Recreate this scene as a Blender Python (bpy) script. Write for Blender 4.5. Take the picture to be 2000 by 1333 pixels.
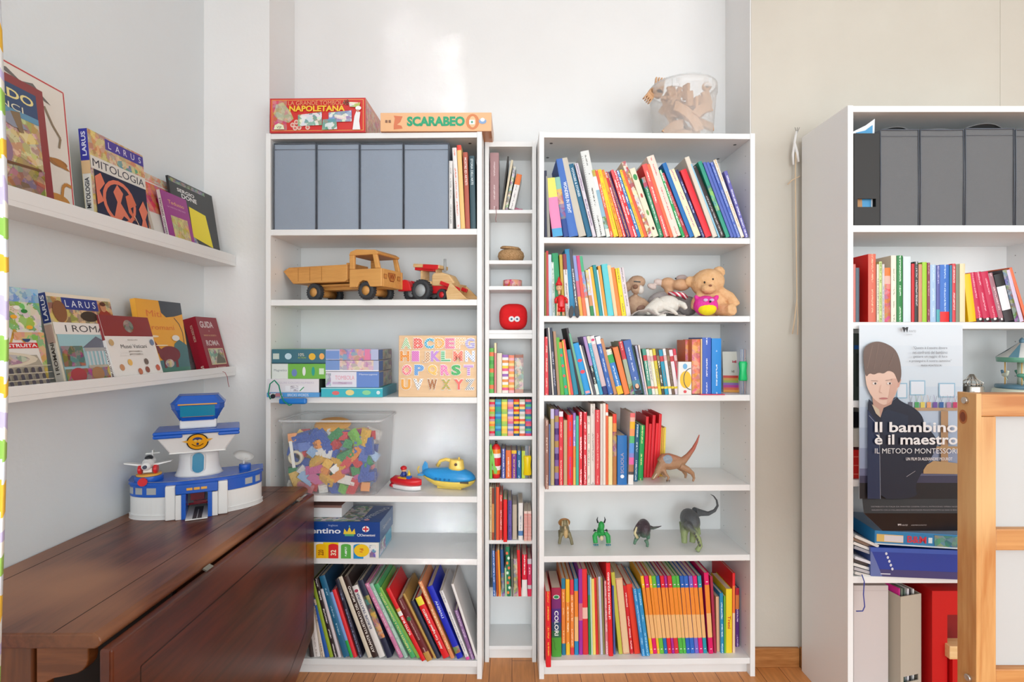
import bpy, math, random
from mathutils import Vector, Matrix, Euler
R = random.Random(7)
for o in list(bpy.data.objects): bpy.data.objects.remove(o)
SC = bpy.context.scene
COL = SC.collection
PI = math.pi
F, CZ = 1050.0, 1.25           # focal length in pixels of the 2000 px frame, camera height

# ---------------------------------------------------------------- camera
cam = bpy.data.cameras.new('camera'); cam.sensor_width = 36; cam.lens = 36 * F / 2000; cam.clip_start = .02
co = bpy.data.objects.new('camera', cam); COL.objects.link(co)
co.location = (0, 0, CZ); co.rotation_euler = (PI / 2, 0, 0); SC.camera = co
# ---------------------------------------------------------------- world and light
W = bpy.data.worlds.new('world'); SC.world = W; W.use_nodes = True
W.node_tree.nodes['Background'].inputs[0].default_value = (.86, .945, 1, 1)
W.node_tree.nodes['Background'].inputs[1].default_value = 1.75
def area(name, loc, target, sx, sy, power, col=(1, 1, 1)):
    l = bpy.data.lights.new(name, 'AREA'); l.shape = 'RECTANGLE'; l.size = sx; l.size_y = sy; l.energy = power; l.color = col
    o = bpy.data.objects.new(name, l); COL.objects.link(o); o.location = loc
    o.rotation_euler = (Vector(target) - Vector(loc)).to_track_quat('-Z', 'Y').to_euler(); return o
area('window_and_fill_light', (.55, -5.0, 1.3), (-.1, 2.2, 1.0), 1.9, 2.0, 72, (.9, .975, 1))
area('window_and_fill_light', (2.9, -1.0, 1.7), (-1.2, 1.45, 1.0), 1.3, 1.6, 22, (.9, .97, 1))  # unseen fill lamp added at the right to brighten the left wall
area('ceiling_bounce_fill', (-.35, .55, 2.86), (-.35, 1.1, 0), 1.6, 1.3, 6.5, (.9, .97, 1))  # added soft lamp standing in for light bounced off the ceiling
area('window_and_fill_light', (-1.05, -1.9, 1.6), (1.5, 2.0, .9), 1.0, 1.5, 12, (.91, .975, 1))
def glare_beam(px0, px1, py0, py1, Y, e, soft=2.0, z0=None):
    """added narrow-spread lamp imitating a patch of window glare on wall or shelf back"""
    xa, xb = (px0 - 1000) / F * Y, (px1 - 1000) / F * Y; za, zb = CZ - (py1 - 667) / F * Y, CZ - (py0 - 667) / F * Y
    t = ((xa + xb) / 2, Y, (za + zb) / 2); o = area('added_glare_beam', (t[0], -3.0, t[2] if z0 is None else z0), t, xb - xa, zb - za, e, (.9, .95, 1)); o.data.spread = math.radians(soft)
glare_beam(757, 820, 20, 215, 2.31, .03, 1.2); glare_beam(850, 900, 65, 225, 2.31, .03, 1.2)
glare_beam(850, 915, 815, 930, 2.27, .045, 3.0, 1.3); glare_beam(860, 915, 1010, 1070, 2.27, .04, 3.0, 1.5)
SC.view_settings.view_transform = 'Standard'; SC.view_settings.look = 'None'
SC.view_settings.exposure = 0.4; SC.view_settings.gamma = 1; SC.view_settings.use_curve_mapping = False

# ---------------------------------------------------------------- colours and materials
def lin(h):
    if not isinstance(h, str): return tuple(h)
    h = h.lstrip('#'); r = []
    for i in (0, 2, 4):
        c = int(h[i:i+2], 16) / 255
        r.append(c / 12.92 if c <= .04045 else ((c + .055) / 1.055) ** 2.4)
    return tuple(r)
class NT:
    def __init__(s, name, rough=.5):
        s.m = bpy.data.materials.new(name); s.m.use_nodes = True; s.t = s.m.node_tree; s.n = s.t.nodes
        s.b = s.n['Principled BSDF']; s.b.inputs['Roughness'].default_value = rough
    def a(s, t, **k):
        x = s.n.new(t)
        for q, v in k.items():
            if q in x.inputs: x.inputs[q].default_value = v
            else: setattr(x, q, v)
        return x
    def l(s, a, b): s.t.links.new(a, b)
    def math(s, op, a, b=None, c=None):
        x = s.n.new('ShaderNodeMath'); x.operation = op
        for i, v in enumerate((a, b, c)):
            if v is None: continue
            if isinstance(v, (int, float)): x.inputs[i].default_value = v
            else: s.l(v, x.inputs[i])
        return x.outputs[0]
    def mix(s, f, a, b):
        x = s.n.new('ShaderNodeMix'); x.data_type = 'RGBA'
        for i, v in ((0, f), (6, a), (7, b)):
            if isinstance(v, (int, float)): x.inputs[i].default_value = v
            elif isinstance(v, tuple): x.inputs[i].default_value = (*v[:3], 1)
            else: s.l(v, x.inputs[i])
        return x.outputs[2]
def paint(name, rough=.5, coat=0):
    """surface printed / painted per face: base colour 'Col', second colour 'Ink' (its alpha chooses lettering .5 or picture 1)"""
    n = NT(name, rough)
    c = n.a('ShaderNodeAttribute', attribute_name='Col'); k = n.a('ShaderNodeAttribute', attribute_name='Ink')
    uv = n.a('ShaderNodeUVMap', uv_map='UVMap'); sp = n.a('ShaderNodeSeparateXYZ'); n.l(uv.outputs[0], sp.inputs[0])
    oi = n.a('ShaderNodeObjectInfo'); U, V = sp.outputs[0], sp.outputs[1]
    rnd = n.math('MULTIPLY', oi.outputs['Random'], 40)
    cb = n.a('ShaderNodeCombineXYZ'); n.l(n.math('MULTIPLY', U, 4.2), cb.inputs[0]); n.l(n.math('MULTIPLY', V, 420), cb.inputs[1]); n.l(rnd, cb.inputs[2])
    no = n.a('ShaderNodeTexNoise', Scale=1.0, Detail=0.0); n.l(cb.outputs[0], no.inputs['Vector'])
    cb2 = n.a('ShaderNodeCombineXYZ'); n.l(n.math('MULTIPLY', V, 22), cb2.inputs[1]); n.l(rnd, cb2.inputs[2])
    n2 = n.a('ShaderNodeTexNoise', Scale=1.0, Detail=0.0); n.l(cb2.outputs[0], n2.inputs['Vector'])
    cen = n.math('LESS_THAN', n.math('ABSOLUTE', n.math('SUBTRACT', U, .5)), .22)
    let = n.math('MULTIPLY', n.math('MULTIPLY', n.math('GREATER_THAN', no.outputs[0], .485), n.math('GREATER_THAN', n2.outputs[0], .44)), cen)
    tc = n.a('ShaderNodeTexCoord'); n3 = n.a('ShaderNodeTexNoise', Scale=42.0, Detail=3.0); n.l(tc.outputs['Object'], n3.inputs['Vector'])
    n4 = n.a('ShaderNodeTexVoronoi', Scale=60.0); n.l(tc.outputs['Object'], n4.inputs['Vector'])
    pic = n.math('GREATER_THAN', n3.outputs[0], .5)
    al = k.outputs['Alpha']
    isl = n.math('COMPARE', al, .5, .2); isp = n.math('GREATER_THAN', al, .8)
    f = n.math('ADD', n.math('MULTIPLY', let, isl), n.math('MULTIPLY', pic, isp))
    base = n.mix(f, c.outputs['Color'], k.outputs['Color'])
    out = n.mix(n.math('MULTIPLY', isp, .22), base, n4.outputs['Color'])
    n.l(out, n.b.inputs['Base Color'])
    if coat: n.b.inputs['Coat Weight'].default_value = coat; n.b.inputs['Coat Roughness'].default_value = .15
    return n.m
def plain(name, col, rough=.5, col2=None, scale=20, bump=0, bscale=200, metal=0, detail=3, stretch=None, thr=None):
    n = NT(name, rough); n.b.inputs['Metallic'].default_value = metal
    tc = n.a('ShaderNodeTexCoord'); v = tc.outputs['Object']
    if stretch:
        mp = n.a('ShaderNodeMapping'); mp.inputs['Scale'].default_value = stretch; n.l(v, mp.inputs[0]); v = mp.outputs[0]
    if col2:
        no = n.a('ShaderNodeTexNoise', Scale=float(scale), Detail=float(detail)); n.l(v, no.inputs['Vector'])
        f = no.outputs[0]
        if thr is not None:
            mr = n.a('ShaderNodeMapRange'); n.l(f, mr.inputs[0]); mr.inputs[1].default_value = thr - .06; mr.inputs[2].default_value = thr + .06; f = mr.outputs[0]
        else:
            mr = n.a('ShaderNodeMapRange'); n.l(f, mr.inputs[0]); mr.inputs[1].default_value = .3; mr.inputs[2].default_value = .7; f = mr.outputs[0]
        n.l(n.mix(f, lin(col), lin(col2)), n.b.inputs['Base Color'])
    else: n.b.inputs['Base Color'].default_value = (*lin(col), 1)
    if bump:
        nb = n.a('ShaderNodeTexNoise', Scale=float(bscale), Detail=2.0); n.l(tc.outputs['Object'], nb.inputs['Vector'])
        bp = n.a('ShaderNodeBump', Strength=float(bump), Distance=.002); n.l(nb.outputs[0], bp.inputs['Height']); n.l(bp.outputs[0], n.b.inputs['Normal'])
    return n.m
def wood(name, c1, c2, axis='x', scale=6, rough=.45, dist=2.5, coat=0, c3=None):
    n = NT(name, rough); tc = n.a('ShaderNodeTexCoord'); mp = n.a('ShaderNodeMapping'); n.l(tc.outputs['Object'], mp.inputs[0])
    s = {'x': (.25, 3, 3), 'y': (3, .25, 3), 'z': (3, 3, .25)}[axis]; mp.inputs['Scale'].default_value = s
    no = n.a('ShaderNodeTexNoise', Scale=float(scale), Detail=4.0, Distortion=dist); n.l(mp.outputs[0], no.inputs['Vector'])
    wv = n.a('ShaderNodeTexNoise', Scale=float(scale) * 9, Detail=3.0); n.l(mp.outputs[0], wv.inputs['Vector'])
    f = n.math('ADD', n.math('MULTIPLY', no.outputs[0], .65), n.math('MULTIPLY', wv.outputs[0], .35))
    mr = n.a('ShaderNodeMapRange'); n.l(f, mr.inputs[0]); mr.inputs[1].default_value = .38; mr.inputs[2].default_value = .62
    o = n.mix(mr.outputs[0], lin(c1), lin(c2))
    if c3:
        n5 = n.a('ShaderNodeTexNoise', Scale=3.0, Detail=2.0); n.l(tc.outputs['Object'], n5.inputs['Vector'])
        m2 = n.a('ShaderNodeMapRange'); n.l(n5.outputs[0], m2.inputs[0]); m2.inputs[1].default_value = .42; m2.inputs[2].default_value = .68
        o = n.mix(m2.outputs[0], o, lin(c3))
    n.l(o, n.b.inputs['Base Color'])
    if coat: n.b.inputs['Coat Weight'].default_value = coat; n.b.inputs['Coat Roughness'].default_value = .25
    return n.m
def clear(name, tint, dens=.25, rough=.2):
    n = NT(name, rough); n.b.inputs['Base Color'].default_value = (*lin(tint), 1)
    tr = n.a('ShaderNodeBsdfTransparent'); mx = n.a('ShaderNodeMixShader'); mx.inputs[0].default_value = dens
    fr = n.a('ShaderNodeLayerWeight'); fr.inputs[0].default_value = .35
    n.l(n.math('ADD', n.math('MULTIPLY', fr.outputs['Facing'], .35), dens), mx.inputs[0])
    n.l(tr.outputs[0], mx.inputs[1]); n.l(n.b.outputs[0], mx.inputs[2]); n.l(mx.outputs[0], n.n['Material Output'].inputs[0])
    return n.m

PAPER = paint('printed_paper', .48); GLOSS = paint('glossy_print', .28); PLAST = paint('coloured_plastic', .3); FELT = paint('coloured_cloth', .9)
WALLM = plain('white_wall_paint', 'ecebea', .4, 'e8e7e6', 3, .25, 60)
WALLC = plain('cool_white_wall_paint', 'e3e9ec', .45, 'dfe5e8', 3, .25, 60)
WALLB = plain('beige_wall_paint', 'cfc9bd', .6, 'c9c2b6', 3, .25, 60)
WHITE = plain('white_laminate', 'eeeeed', .38, 'e9e9e8', 5, .1, 400)
PAGES = plain('book_pages', 'e8e0d0', .8, 'cfc5b2', 300, 0, stretch=(30, .5, .5))

# ---------------------------------------------------------------- mesh builder
_fc = {}
def glyphs(s, bold=False):
    key = (s, bold)
    if key in _fc: return _fc[key]
    cu = bpy.data.curves.new('t', 'FONT'); cu.body = s; cu.size = 1; cu.resolution_u = 3
    if bold: cu.offset = .022 if bold is True else bold
    ob = bpy.data.objects.new('t', cu); COL.objects.link(ob)
    bpy.context.view_layer.update()
    me = bpy.data.meshes.new_from_object(ob.evaluated_get(bpy.context.evaluated_depsgraph_get()))
    V = [tuple(v.co) for v in me.vertices]; P = [tuple(p.vertices) for p in me.polygons]
    bpy.data.objects.remove(ob); bpy.data.curves.remove(cu); bpy.data.meshes.remove(me)
    if V:
        x0 = min(v[0] for v in V); x1 = max(v[0] for v in V); y0 = min(v[1] for v in V); y1 = max(v[1] for v in V)
    else: x0 = x1 = y0 = y1 = 0
    _fc[key] = (V, P, x0, x1, y0, y1); return _fc[key]
class MB:
    def __init__(s): s.v = []; s.f = []; s.c = []; s.k = []; s.u = []; s.s = []; s.lay = 0; s.M = Matrix()
    def face(s, idx, col, ink=None, mode=0, uv=None, sm=False):
        s.f.append(tuple(idx)); s.c.append((*lin(col), 1)); s.k.append((*(lin(ink) if ink else (0, 0, 0)), mode)); s.u.append(uv); s.s.append(sm)
    def add(s, pts):
        b = len(s.v); s.v += [tuple(s.M @ Vector(p)) for p in pts]; return b
    def quad(s, pts, col, ink=None, mode=0, uv=None):
        b = s.add(pts); s.face(range(b, b + len(pts)), col, ink, mode, uv)
    def box(s, x0, x1, y0, y1, z0, z1, col='ffffff', ink=None, mode=0, front=None):
        b = s.add([(x0, y0, z0), (x1, y0, z0), (x1, y1, z0), (x0, y1, z0), (x0, y0, z1), (x1, y0, z1), (x1, y1, z1), (x0, y1, z1)])
        L = z1 - z0; W_ = x1 - x0
        for i, q in enumerate(((0, 1, 5, 4), (1, 2, 6, 5), (2, 3, 7, 6), (3, 0, 4, 7), (4, 5, 6, 7), (3, 2, 1, 0))):
            c = front if (front and i == 0) else col
            s.face([b + j for j in q], c, ink, mode, [(0, 0), (1, 0), (1, L), (0, L)])
        return s
    def obox(s, c, size, rot=(0, 0, 0), col='ffffff', **k):
        m = s.M; s.M = m @ Matrix.Translation(c) @ Euler(rot).to_matrix().to_4x4()
        a, b_, d = size[0] / 2, size[1] / 2, size[2] / 2; s.box(-a, a, -b_, b_, -d, d, col, **k); s.M = m; return s
    def prism(s, poly, y0, y1, col, col2=None, sm=False):
        """poly in (x,z), extruded from y0 to y1"""
        n = len(poly); b = s.add([(p[0], y0, p[1]) for p in poly] + [(p[0], y1, p[1]) for p in poly])
        s.face([b + i for i in range(n)], col); s.face([b + n + i for i in reversed(range(n))], col)
        for i in range(n):
            j = (i + 1) % n; s.face([b + i, b + n + i, b + n + j, b + j], col2 or col, sm=sm)
        return s
    def lathe(s, prof, n=24, col='ffffff', cols=None, c=(0, 0, 0), rot=(0, 0, 0), sq=(1, 1), cap=True):
        m = s.M; s.M = m @ Matrix.Translation(c) @ Euler(rot).to_matrix().to_4x4()
        rings = []
        for r, z in prof:
            rings.append(s.add([(sq[0] * r * math.cos(2 * PI * i / n), sq[1] * r * math.sin(2 * PI * i / n), z) for i in range(n)]))
        for k in range(len(prof) - 1):
            cc = cols[k] if cols else col
            for i in range(n):
                j = (i + 1) % n; s.face([rings[k] + i, rings[k] + j, rings[k + 1] + j, rings[k + 1] + i], cc, sm=True)
        if cap and prof[0][0] > 1e-5: s.face([rings[0] + i for i in reversed(range(n))], cols[0] if cols else col)
        if cap and prof[-1][0] > 1e-5: s.face([rings[-1] + i for i in range(n)], cols[-1] if cols else col)
        s.M = m; return s
    def cyl(s, c, r, h, rot=(0, 0, 0), col='ffffff', n=20, r2=None):
        return s.lathe([(r, -h / 2), (r if r2 is None else r2, h / 2)], n, col, c=c, rot=rot)
    def ell(s, c, r, col='ffffff', rot=(0, 0, 0), n=18, m_=10):
        if isinstance(r, (int, float)): r = (r, r, r)
        m = s.M; s.M = m @ Matrix.Translation(c) @ Euler(rot).to_matrix().to_4x4() @ Matrix.Diagonal((*r, 1))
        s.lathe([(max(math.sin(PI * i / m_), 1e-6), -math.cos(PI * i / m_)) for i in range(m_ + 1)], n, col); s.M = m; return s
    def tube(s, pts, rad, col='ffffff', n=8, cap=True):
        pts = [Vector(p) for p in pts]; N = len(pts)
        if isinstance(rad, (int, float)): rad = [rad] * N
        up = Vector((0, 0, 1)); rings = []
        t0 = (pts[1] - pts[0]).normalized()
        if abs(t0.z) > .9: up = Vector((0, 1, 0))
        nx = t0.cross(up).normalized()
        for i, p in enumerate(pts):
            t = (pts[min(i + 1, N - 1)] - pts[max(i - 1, 0)]).normalized()
            nx = (nx - t * nx.dot(t)).normalized(); ny = t.cross(nx)
            rings.append(s.add([p + (nx * math.cos(2 * PI * k / n) + ny * math.sin(2 * PI * k / n)) * rad[i] for k in range(n)]))
        for i in range(N - 1):
            for k in range(n):
                j = (k + 1) % n; s.face([rings[i] + k, rings[i] + j, rings[i + 1] + j, rings[i + 1] + k], col, sm=True)
        if cap:
            s.face([rings[0] + k for k in reversed(range(n))], col); s.face([rings[-1] + k for k in range(n)], col)
        return s
    # printing on the front face (y = 0 plane, facing -y), each call one layer further out
    def lift(s): s.lay += 1; return -.00018 * s.lay - .0002
    def rect(s, x0, z0, x1, z1, col, ink=None, mode=0, uvl=None):
        y = s.lift(); L = z1 - z0
        s.quad([(x0, y, z0), (x1, y, z0), (x1, y, z1), (x0, y, z1)], col, ink, mode, [(0, 0), (1, 0), (1, L), (0, L)])
    def poly(s, pts, col, ink=None, mode=0):
        y = s.lift(); s.quad([(p[0], y, p[1]) for p in pts], col, ink, mode)
    def disc(s, cx, cz, rx, rz, col, ink=None, mode=0, n=20, a0=0, a1=2 * PI):
        s.poly([(cx + rx * math.cos(a0 + (a1 - a0) * i / n), cz + rz * math.sin(a0 + (a1 - a0) * i / n)) for i in range(n if a1 - a0 > 6.2 else n + 1)], col, ink, mode)
    def line(s, pts, w, col):
        y = s.lift()
        for a, b in zip(pts, pts[1:]):
            dx, dz = b[0] - a[0], b[1] - a[1]; d = math.hypot(dx, dz) or 1; nx, nz = -dz / d * w / 2, dx / d * w / 2
            s.quad([(a[0] - nx, y, a[1] - nz), (b[0] - nx, y, b[1] - nz), (b[0] + nx, y, b[1] + nz), (a[0] + nx, y, a[1] + nz)], col)
    def text(s, t, x, z, h, col, w=None, rot=0, al='c', bold=False, shear=0):
        """t centred at (x,z); h = cap height, w = total width (optional); rot in degrees counter-clockwise"""
        V, P, x0, x1, y0, y1 = glyphs(t, bold)
        if not V: return
        y = s.lift(); sy = h / max(y1 - y0, .01); sx = (w / (x1 - x0)) if w else sy; cx = (x0 + x1) / 2 if al == 'c' else x0; cy = (y0 + y1) / 2
        ca, sa = math.cos(math.radians(rot)), math.sin(math.radians(rot))
        b = s.add([(x + (v[0] - cx) * sx * ca - (v[1] - cy) * sy * sa, y, z + (v[0] - cx) * sx * sa + (v[1] - cy) * sy * ca) for v in V])
        for p in P: s.face([b + i for i in p], col)
    def build(s, name, mat, parent=None, bevel=0, sub=0, seg=2):
        me = bpy.data.meshes.new(name); me.from_pydata(s.v, [], s.f); me.materials.append(mat)
        a = me.attributes.new('Col', 'FLOAT_COLOR', 'FACE'); k = me.attributes.new('Ink', 'FLOAT_COLOR', 'FACE')
        a.data.foreach_set('color', [x for c in s.c for x in c]); k.data.foreach_set('color', [x for c in s.k for x in c])
        uv = me.uv_layers.new(name='UVMap')
        for p, q in zip(me.polygons, s.u):
            if q:
                for li, t in zip(p.loop_indices, q): uv.data[li].uv = t
        me.polygons.foreach_set('use_smooth', s.s); me.update()
        o = bpy.data.objects.new(name, me); COL.objects.link(o)
        if parent: o.parent = parent
        if bevel:
            m = o.modifiers.new('b', 'BEVEL'); m.width = bevel; m.segments = seg; m.limit_method = 'ANGLE'; m.angle_limit = .6
        if sub: m = o.modifiers.new('s', 'SUBSURF'); m.levels = sub; m.render_levels = sub
        return o
LABELS = {}
def tag(o, label, cat, group=None):
    o['label'] = label; o['category'] = cat
    if group: o['group'] = group
    n = len(label.split())
    if n < 4 or n > 16: print('LABEL LEN', n, label)
    if label in LABELS and not (group and LABELS[label] == group): print('DUP LABEL', label)
    LABELS[label] = group; return o
def thing(name, label, cat, loc=(0, 0, 0), rot=(0, 0, 0), group=None):
    o = bpy.data.objects.new(name, None); o.empty_display_size = .02; COL.objects.link(o); o.location = loc; o.rotation_euler = rot
    return tag(o, label, cat, group)
def struct(o): o['kind'] = 'structure'; return o
def place(o, loc, rot=(0, 0, 0)): o.location = loc; o.rotation_euler = rot; return o
def copy_tree(o, parent=None):
    c = o.copy(); COL.objects.link(c); c.parent = parent
    for ch in list(o.children): copy_tree(ch, c)
    return c
def X(px, Y): return (px - 1000) / F * Y
def Z(py, Y): return CZ - (py - 667) / F * Y
def blob(name, parts, mat, parent=None, voxel=.004, smooth=4, disp=0):
    """continuous body: overlapping ellipsoids / tapered tubes fused by a voxel remesh"""
    m = MB()
    for p in parts:
        if p[0] == 'e': m.ell(p[1], p[2], rot=p[3] if len(p) > 3 else (0, 0, 0))
        else: m.tube(p[1], p[2], n=10)
    o = m.build(name, mat, parent)
    r = o.modifiers.new('r', 'REMESH'); r.mode = 'VOXEL'; r.voxel_size = voxel; r.use_smooth_shade = True
    s = o.modifiers.new('s', 'SMOOTH'); s.factor = .5; s.iterations = smooth
    if disp:
        t = bpy.data.textures.new('fur', 'CLOUDS'); t.noise_scale = .006
        d = o.modifiers.new('d', 'DISPLACE'); d.texture = t; d.strength = disp; d.mid_level = .5
    return o
# ================================================================ the room
YB, YP, XL = 2.31, 2.07, -1.186       # niche back wall, pillar front, left wall
NL, NR = -.934, .921
def wallpiece(name, x0, x1, y0, y1, mat, z0=0, z1=2.9): return struct(MB().box(x0, x1, y0, y1, z0, z1).build(name, mat))
wallpiece('wall_left', XL - .12, XL, -2.6, YP + .4, WALLC)
wallpiece('wall_back', NL - .001, NR + .001, YB, YB + .12, WALLM)
wallpiece('wall_back_pillar', XL - .12, NL, YP, YB + .12, WALLM)
wallpiece('wall_right', NR, 3.2, YP, YB + .12, WALLB)
tw = wallpiece('wall_niche_side', NR - .004, NR - .0005, YP + .001, YB, WALLM)
wallpiece('wall_far_right', 3.2, 3.32, -2.6, YB + .12, WALLB)
fm = NT('oak_parquet', .4)
tc = fm.a('ShaderNodeTexCoord'); mp = fm.a('ShaderNodeMapping'); mp.inputs['Rotation'].default_value = (0, 0, PI / 2); fm.l(tc.outputs['Object'], mp.inputs[0])
br = fm.a('ShaderNodeTexBrick', Scale=1.0); fm.l(mp.outputs[0], br.inputs['Vector'])
br.inputs['Color1'].default_value = (*lin('d6935a'), 1); br.inputs['Color2'].default_value = (*lin('c98448'), 1); br.inputs['Mortar'].default_value = (*lin('6a3c1c'), 1)
br.inputs['Mortar Size'].default_value = .0012; br.inputs['Brick Width'].default_value = .6; br.inputs['Row Height'].default_value = .085
gr = fm.a('ShaderNodeTexNoise', Scale=14.0, Detail=5.0); mp2 = fm.a('ShaderNodeMapping'); mp2.inputs['Scale'].default_value = (6, .6, 1); fm.l(tc.outputs['Object'], mp2.inputs[0]); fm.l(mp2.outputs[0], gr.inputs['Vector'])
hs = fm.a('ShaderNodeHueSaturation'); fm.l(br.outputs[0], hs.inputs['Color']); fm.l(fm.math('ADD', fm.math('MULTIPLY', gr.outputs[0], .7), .65), hs.inputs['Value']); fm.l(hs.outputs[0], fm.b.inputs['Base Color'])
struct(MB().box(XL - .12, 3.3, -2.6, YB + .12, -.05, 0).build('floor', fm.m))
struct(MB().box(XL - .12, 3.3, -2.6, YB + .12, 2.9, 2.98).build('ceiling', WALLM))
OAK = wood('oak_baseboard', 'c08248', '9c5f2c', 'x', 8)
struct(MB().box(NR, 1.10, YP - .014, YP, 0, .073).build('baseboard_right', OAK, bevel=.002))
struct(MB().box(1.105, 1.16, YP - .014, YP, 0, .073).build('baseboard_right', OAK, bevel=.002))
struct(MB().box(XL, NL, YP - .014, YP, 0, .073).build('baseboard_back', OAK, bevel=.002))
# raised vertical seam on the right wall
sm_ = MB(); sm_.box(X(1953, YP), X(1955, YP), YP - .0015, YP + .001, 1.5, 2.9)
struct(sm_.build('trim_1', WALLB))

# ================================================================ bookcases
T = .018
DARK = plain('dark_metal', '50504e', .5)
pm = NT('drilled_laminate', .38); tc = pm.a('ShaderNodeTexCoord'); sp = pm.a('ShaderNodeSeparateXYZ'); pm.l(tc.outputs['Object'], sp.inputs[0])
dz = pm.math('SUBTRACT', pm.math('MODULO', sp.outputs[2], .064), .032)
dy = pm.math('SUBTRACT', pm.math('ABSOLUTE', pm.math('SUBTRACT', sp.outputs[1], .14)), .1)
d2 = pm.math('ADD', pm.math('MULTIPLY', dz, dz), pm.math('MULTIPLY', dy, dy))
inn = pm.math('MULTIPLY', pm.math('GREATER_THAN', sp.outputs[0], .009), pm.math('LESS_THAN', sp.outputs[0], .7886))
pm.l(pm.mix(pm.math('MULTIPLY', inn, pm.math('LESS_THAN', d2, .0023 ** 2)), lin('eeeeed'), lin('9a9896')), pm.b.inputs['Base Color']); PEG = pm.m
def bookcase(label, x0, w, yf, depth, ztop, shelves, yaw=0, sh=.022, t=T, plinth=.06, holes=True):
    r = thing('bookcase', label, 'bookcase', (x0, yf, 0), (0, 0, math.radians(yaw)))
    for a in (0, w - t):
        MB().box(a, a + t, 0, depth, 0, ztop).build('side_panel', PEG if holes else WHITE, r, bevel=.0008)
    MB().box(t, w - t, .002, depth, ztop - .021, ztop - .001).build('top_panel', WHITE, r, bevel=.0008)
    MB().box(t, w - t, depth - .005, depth - .001, .02, ztop - .02).build('back_panel', WHITE, r)
    for z in shelves:
        d0 = .003
        if isinstance(z, tuple): z, d0 = z
        MB().box(t, w - t, d0, depth - .006, z - sh, z).build('shelf', WHITE, r, bevel=.001)
    zb = min(z if not isinstance(z, tuple) else z[0] for z in shelves)
    MB().box(t, w - t, .03, .045, 0, zb - sh).build('plinth', WHITE, r)
    if holes:
        for a, yy in ((.05, .06), (w - .05, .06), (.05, .22), (w - .05, .22)): MB().cyl((a, yy * depth / .28, ztop - .0215), .006, .001, col='555555', n=10).build('screw', DARK, r)
    return r
YLm = 1.993
def zm(*ys): return [Z(y, YLm) for y in ys]
LY = lambda px: 1.985 + .017 * (943 - px) / 424
RY = lambda px: 1.985 + .017 * (px - 1053) / 420
ZTOP = 2.024
L_SH = zm(448, 586, 777, 970.5, 1092.5, 1291)
R_SH = zm(464.5, 618, 773, 949.5, 1087, 1290)
bookcase('wide white bookcase on the left holding grey boxes and toys', -.917, .806, LY(519), .28, ZTOP, L_SH, -1.2)
bookcase('wide white bookcase right of the narrow one, packed with books', .1005, .805, 1.985, .28, ZTOP, R_SH, 1.2)
YN = 2.09
N_SH = [Z(y, YN) for y in (410, 509, 559.5, 645.5, 769, 853, 937, 1057)] + [(.258, .075), Z(1264, YN)]
bookcase('narrow white bookcase between the two wide ones', -.1055, .20, YN, .17, ZTOP + .004, N_SH, 0, sh=.0145, t=.016, holes=False)
YF_ = 1.757
F_SH = [Z(y, YF_) for y in (440.5, 630, 784, 939, 1128)] + [.07]
bookcase('white bookcase at far right behind the hanging film poster', 1.0975, .79, YF_, .28, ZTOP - .003, F_SH, 0)
# the thicker shelf board of the narrow case lies doubled
MB().box(.016, .184, .003, .16, Z(645.5, YN) - .034, Z(645.5, YN) - .0147).build('shelf', WHITE, bpy.data.objects['bookcase.002'], bevel=.001)
# picture ledges on the left wall
def ledge(label, z0, z1):
    r = thing('picture_ledge', label, 'shelf', (XL, .75, z0))
    w = .123; L = YP - .002 - .75
    MB().box(0, w, 0, L, 0, .012).build('ledge_board', WHITE, r)
    MB().box(w - .012, w, 0, L, .012, z1 - z0).build('front_lip', WHITE, r, bevel=.001)
    MB().box(0, .012, 0, L, .012, .05).build('back_rail', WHITE, r)
ledge('upper white picture ledge on the left wall', 1.538, 1.580)
ledge('lower white picture ledge on the left wall', 1.119, 1.153)
# ================================================================ books
def book_mesh(root, w, D, L, sgn, base, bands=None, let=None, title=None, art=None, hard=True, cover=None):
    """spine at y=0; x from 0 to sgn*w"""
    x0, x1 = (0, w) if sgn > 0 else (-w, 0)
    m = MB()
    bands = bands or [(0, base)]
    c = min(.12 * w, .0022)
    us = [0, .16, .5, .84, 1]; ys = [c, c * .2, 0, c * .2, c]
    tb = .0016 if hard else .0006
    uu = [.5 + (u - .5) * max(1, w / .011) for u in us]
    cc = cover or base
    for i, bnd in enumerate(bands):
        f0 = bnd[0]; f1 = bands[i + 1][0] if i + 1 < len(bands) else 1
        z1, z0 = L * (1 - f0), L * (1 - f1)
        col = bnd[1]; ink, mode = (bnd[2], 1.0) if len(bnd) > 2 else (None, 0)
        b = m.add([(x0 + (x1 - x0) * u, y, z) for z in (z0, z1) for u, y in zip(us, ys)])
        for k in range(4):
            ik, md = ink, mode
            if not ik and let:
                la, lb = (let[1], let[2]) if len(let) > 1 else (.15, .8)
                if f1 > la and f0 < lb: ik, md = let[0], .5
            m.face([b + k, b + k + 1, b + 6 + k, b + 5 + k], col, ik, md, [(uu[k], z0), (uu[k + 1], z0), (uu[k + 1], z1), (uu[k], z1)], sm=True)
    # boards
    for a, b_ in ((x0, x0 + tb), (x1 - tb, x1)): m.box(a, b_, c, D, 0, L, cc)
    m.box(x0 + tb, x1 - tb, c, c + .001, 0, L, cc)
    if title:
        t, frac, size, col = title[:4]; dirn = title[4] if len(title) > 4 else 1   # 1 reads upwards, -1 reads downwards
        m.text(t, (x0 + x1) / 2, L * (1 - frac), size * w, col, w=(title[5] * L if len(title) > 5 else None), rot=90 * dirn, bold=True)
    if art: art(m, x0, x1, L)
    ob = m.build('cover', PAPER, root)
    e = .003 if hard else .0004
    MB().box(x0 + tb, x1 - tb, c + .0011, D - e, e, L - e).build('page_block', PAGES, root)
    return ob
SHELVES = {}
def short(d): return d
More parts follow.
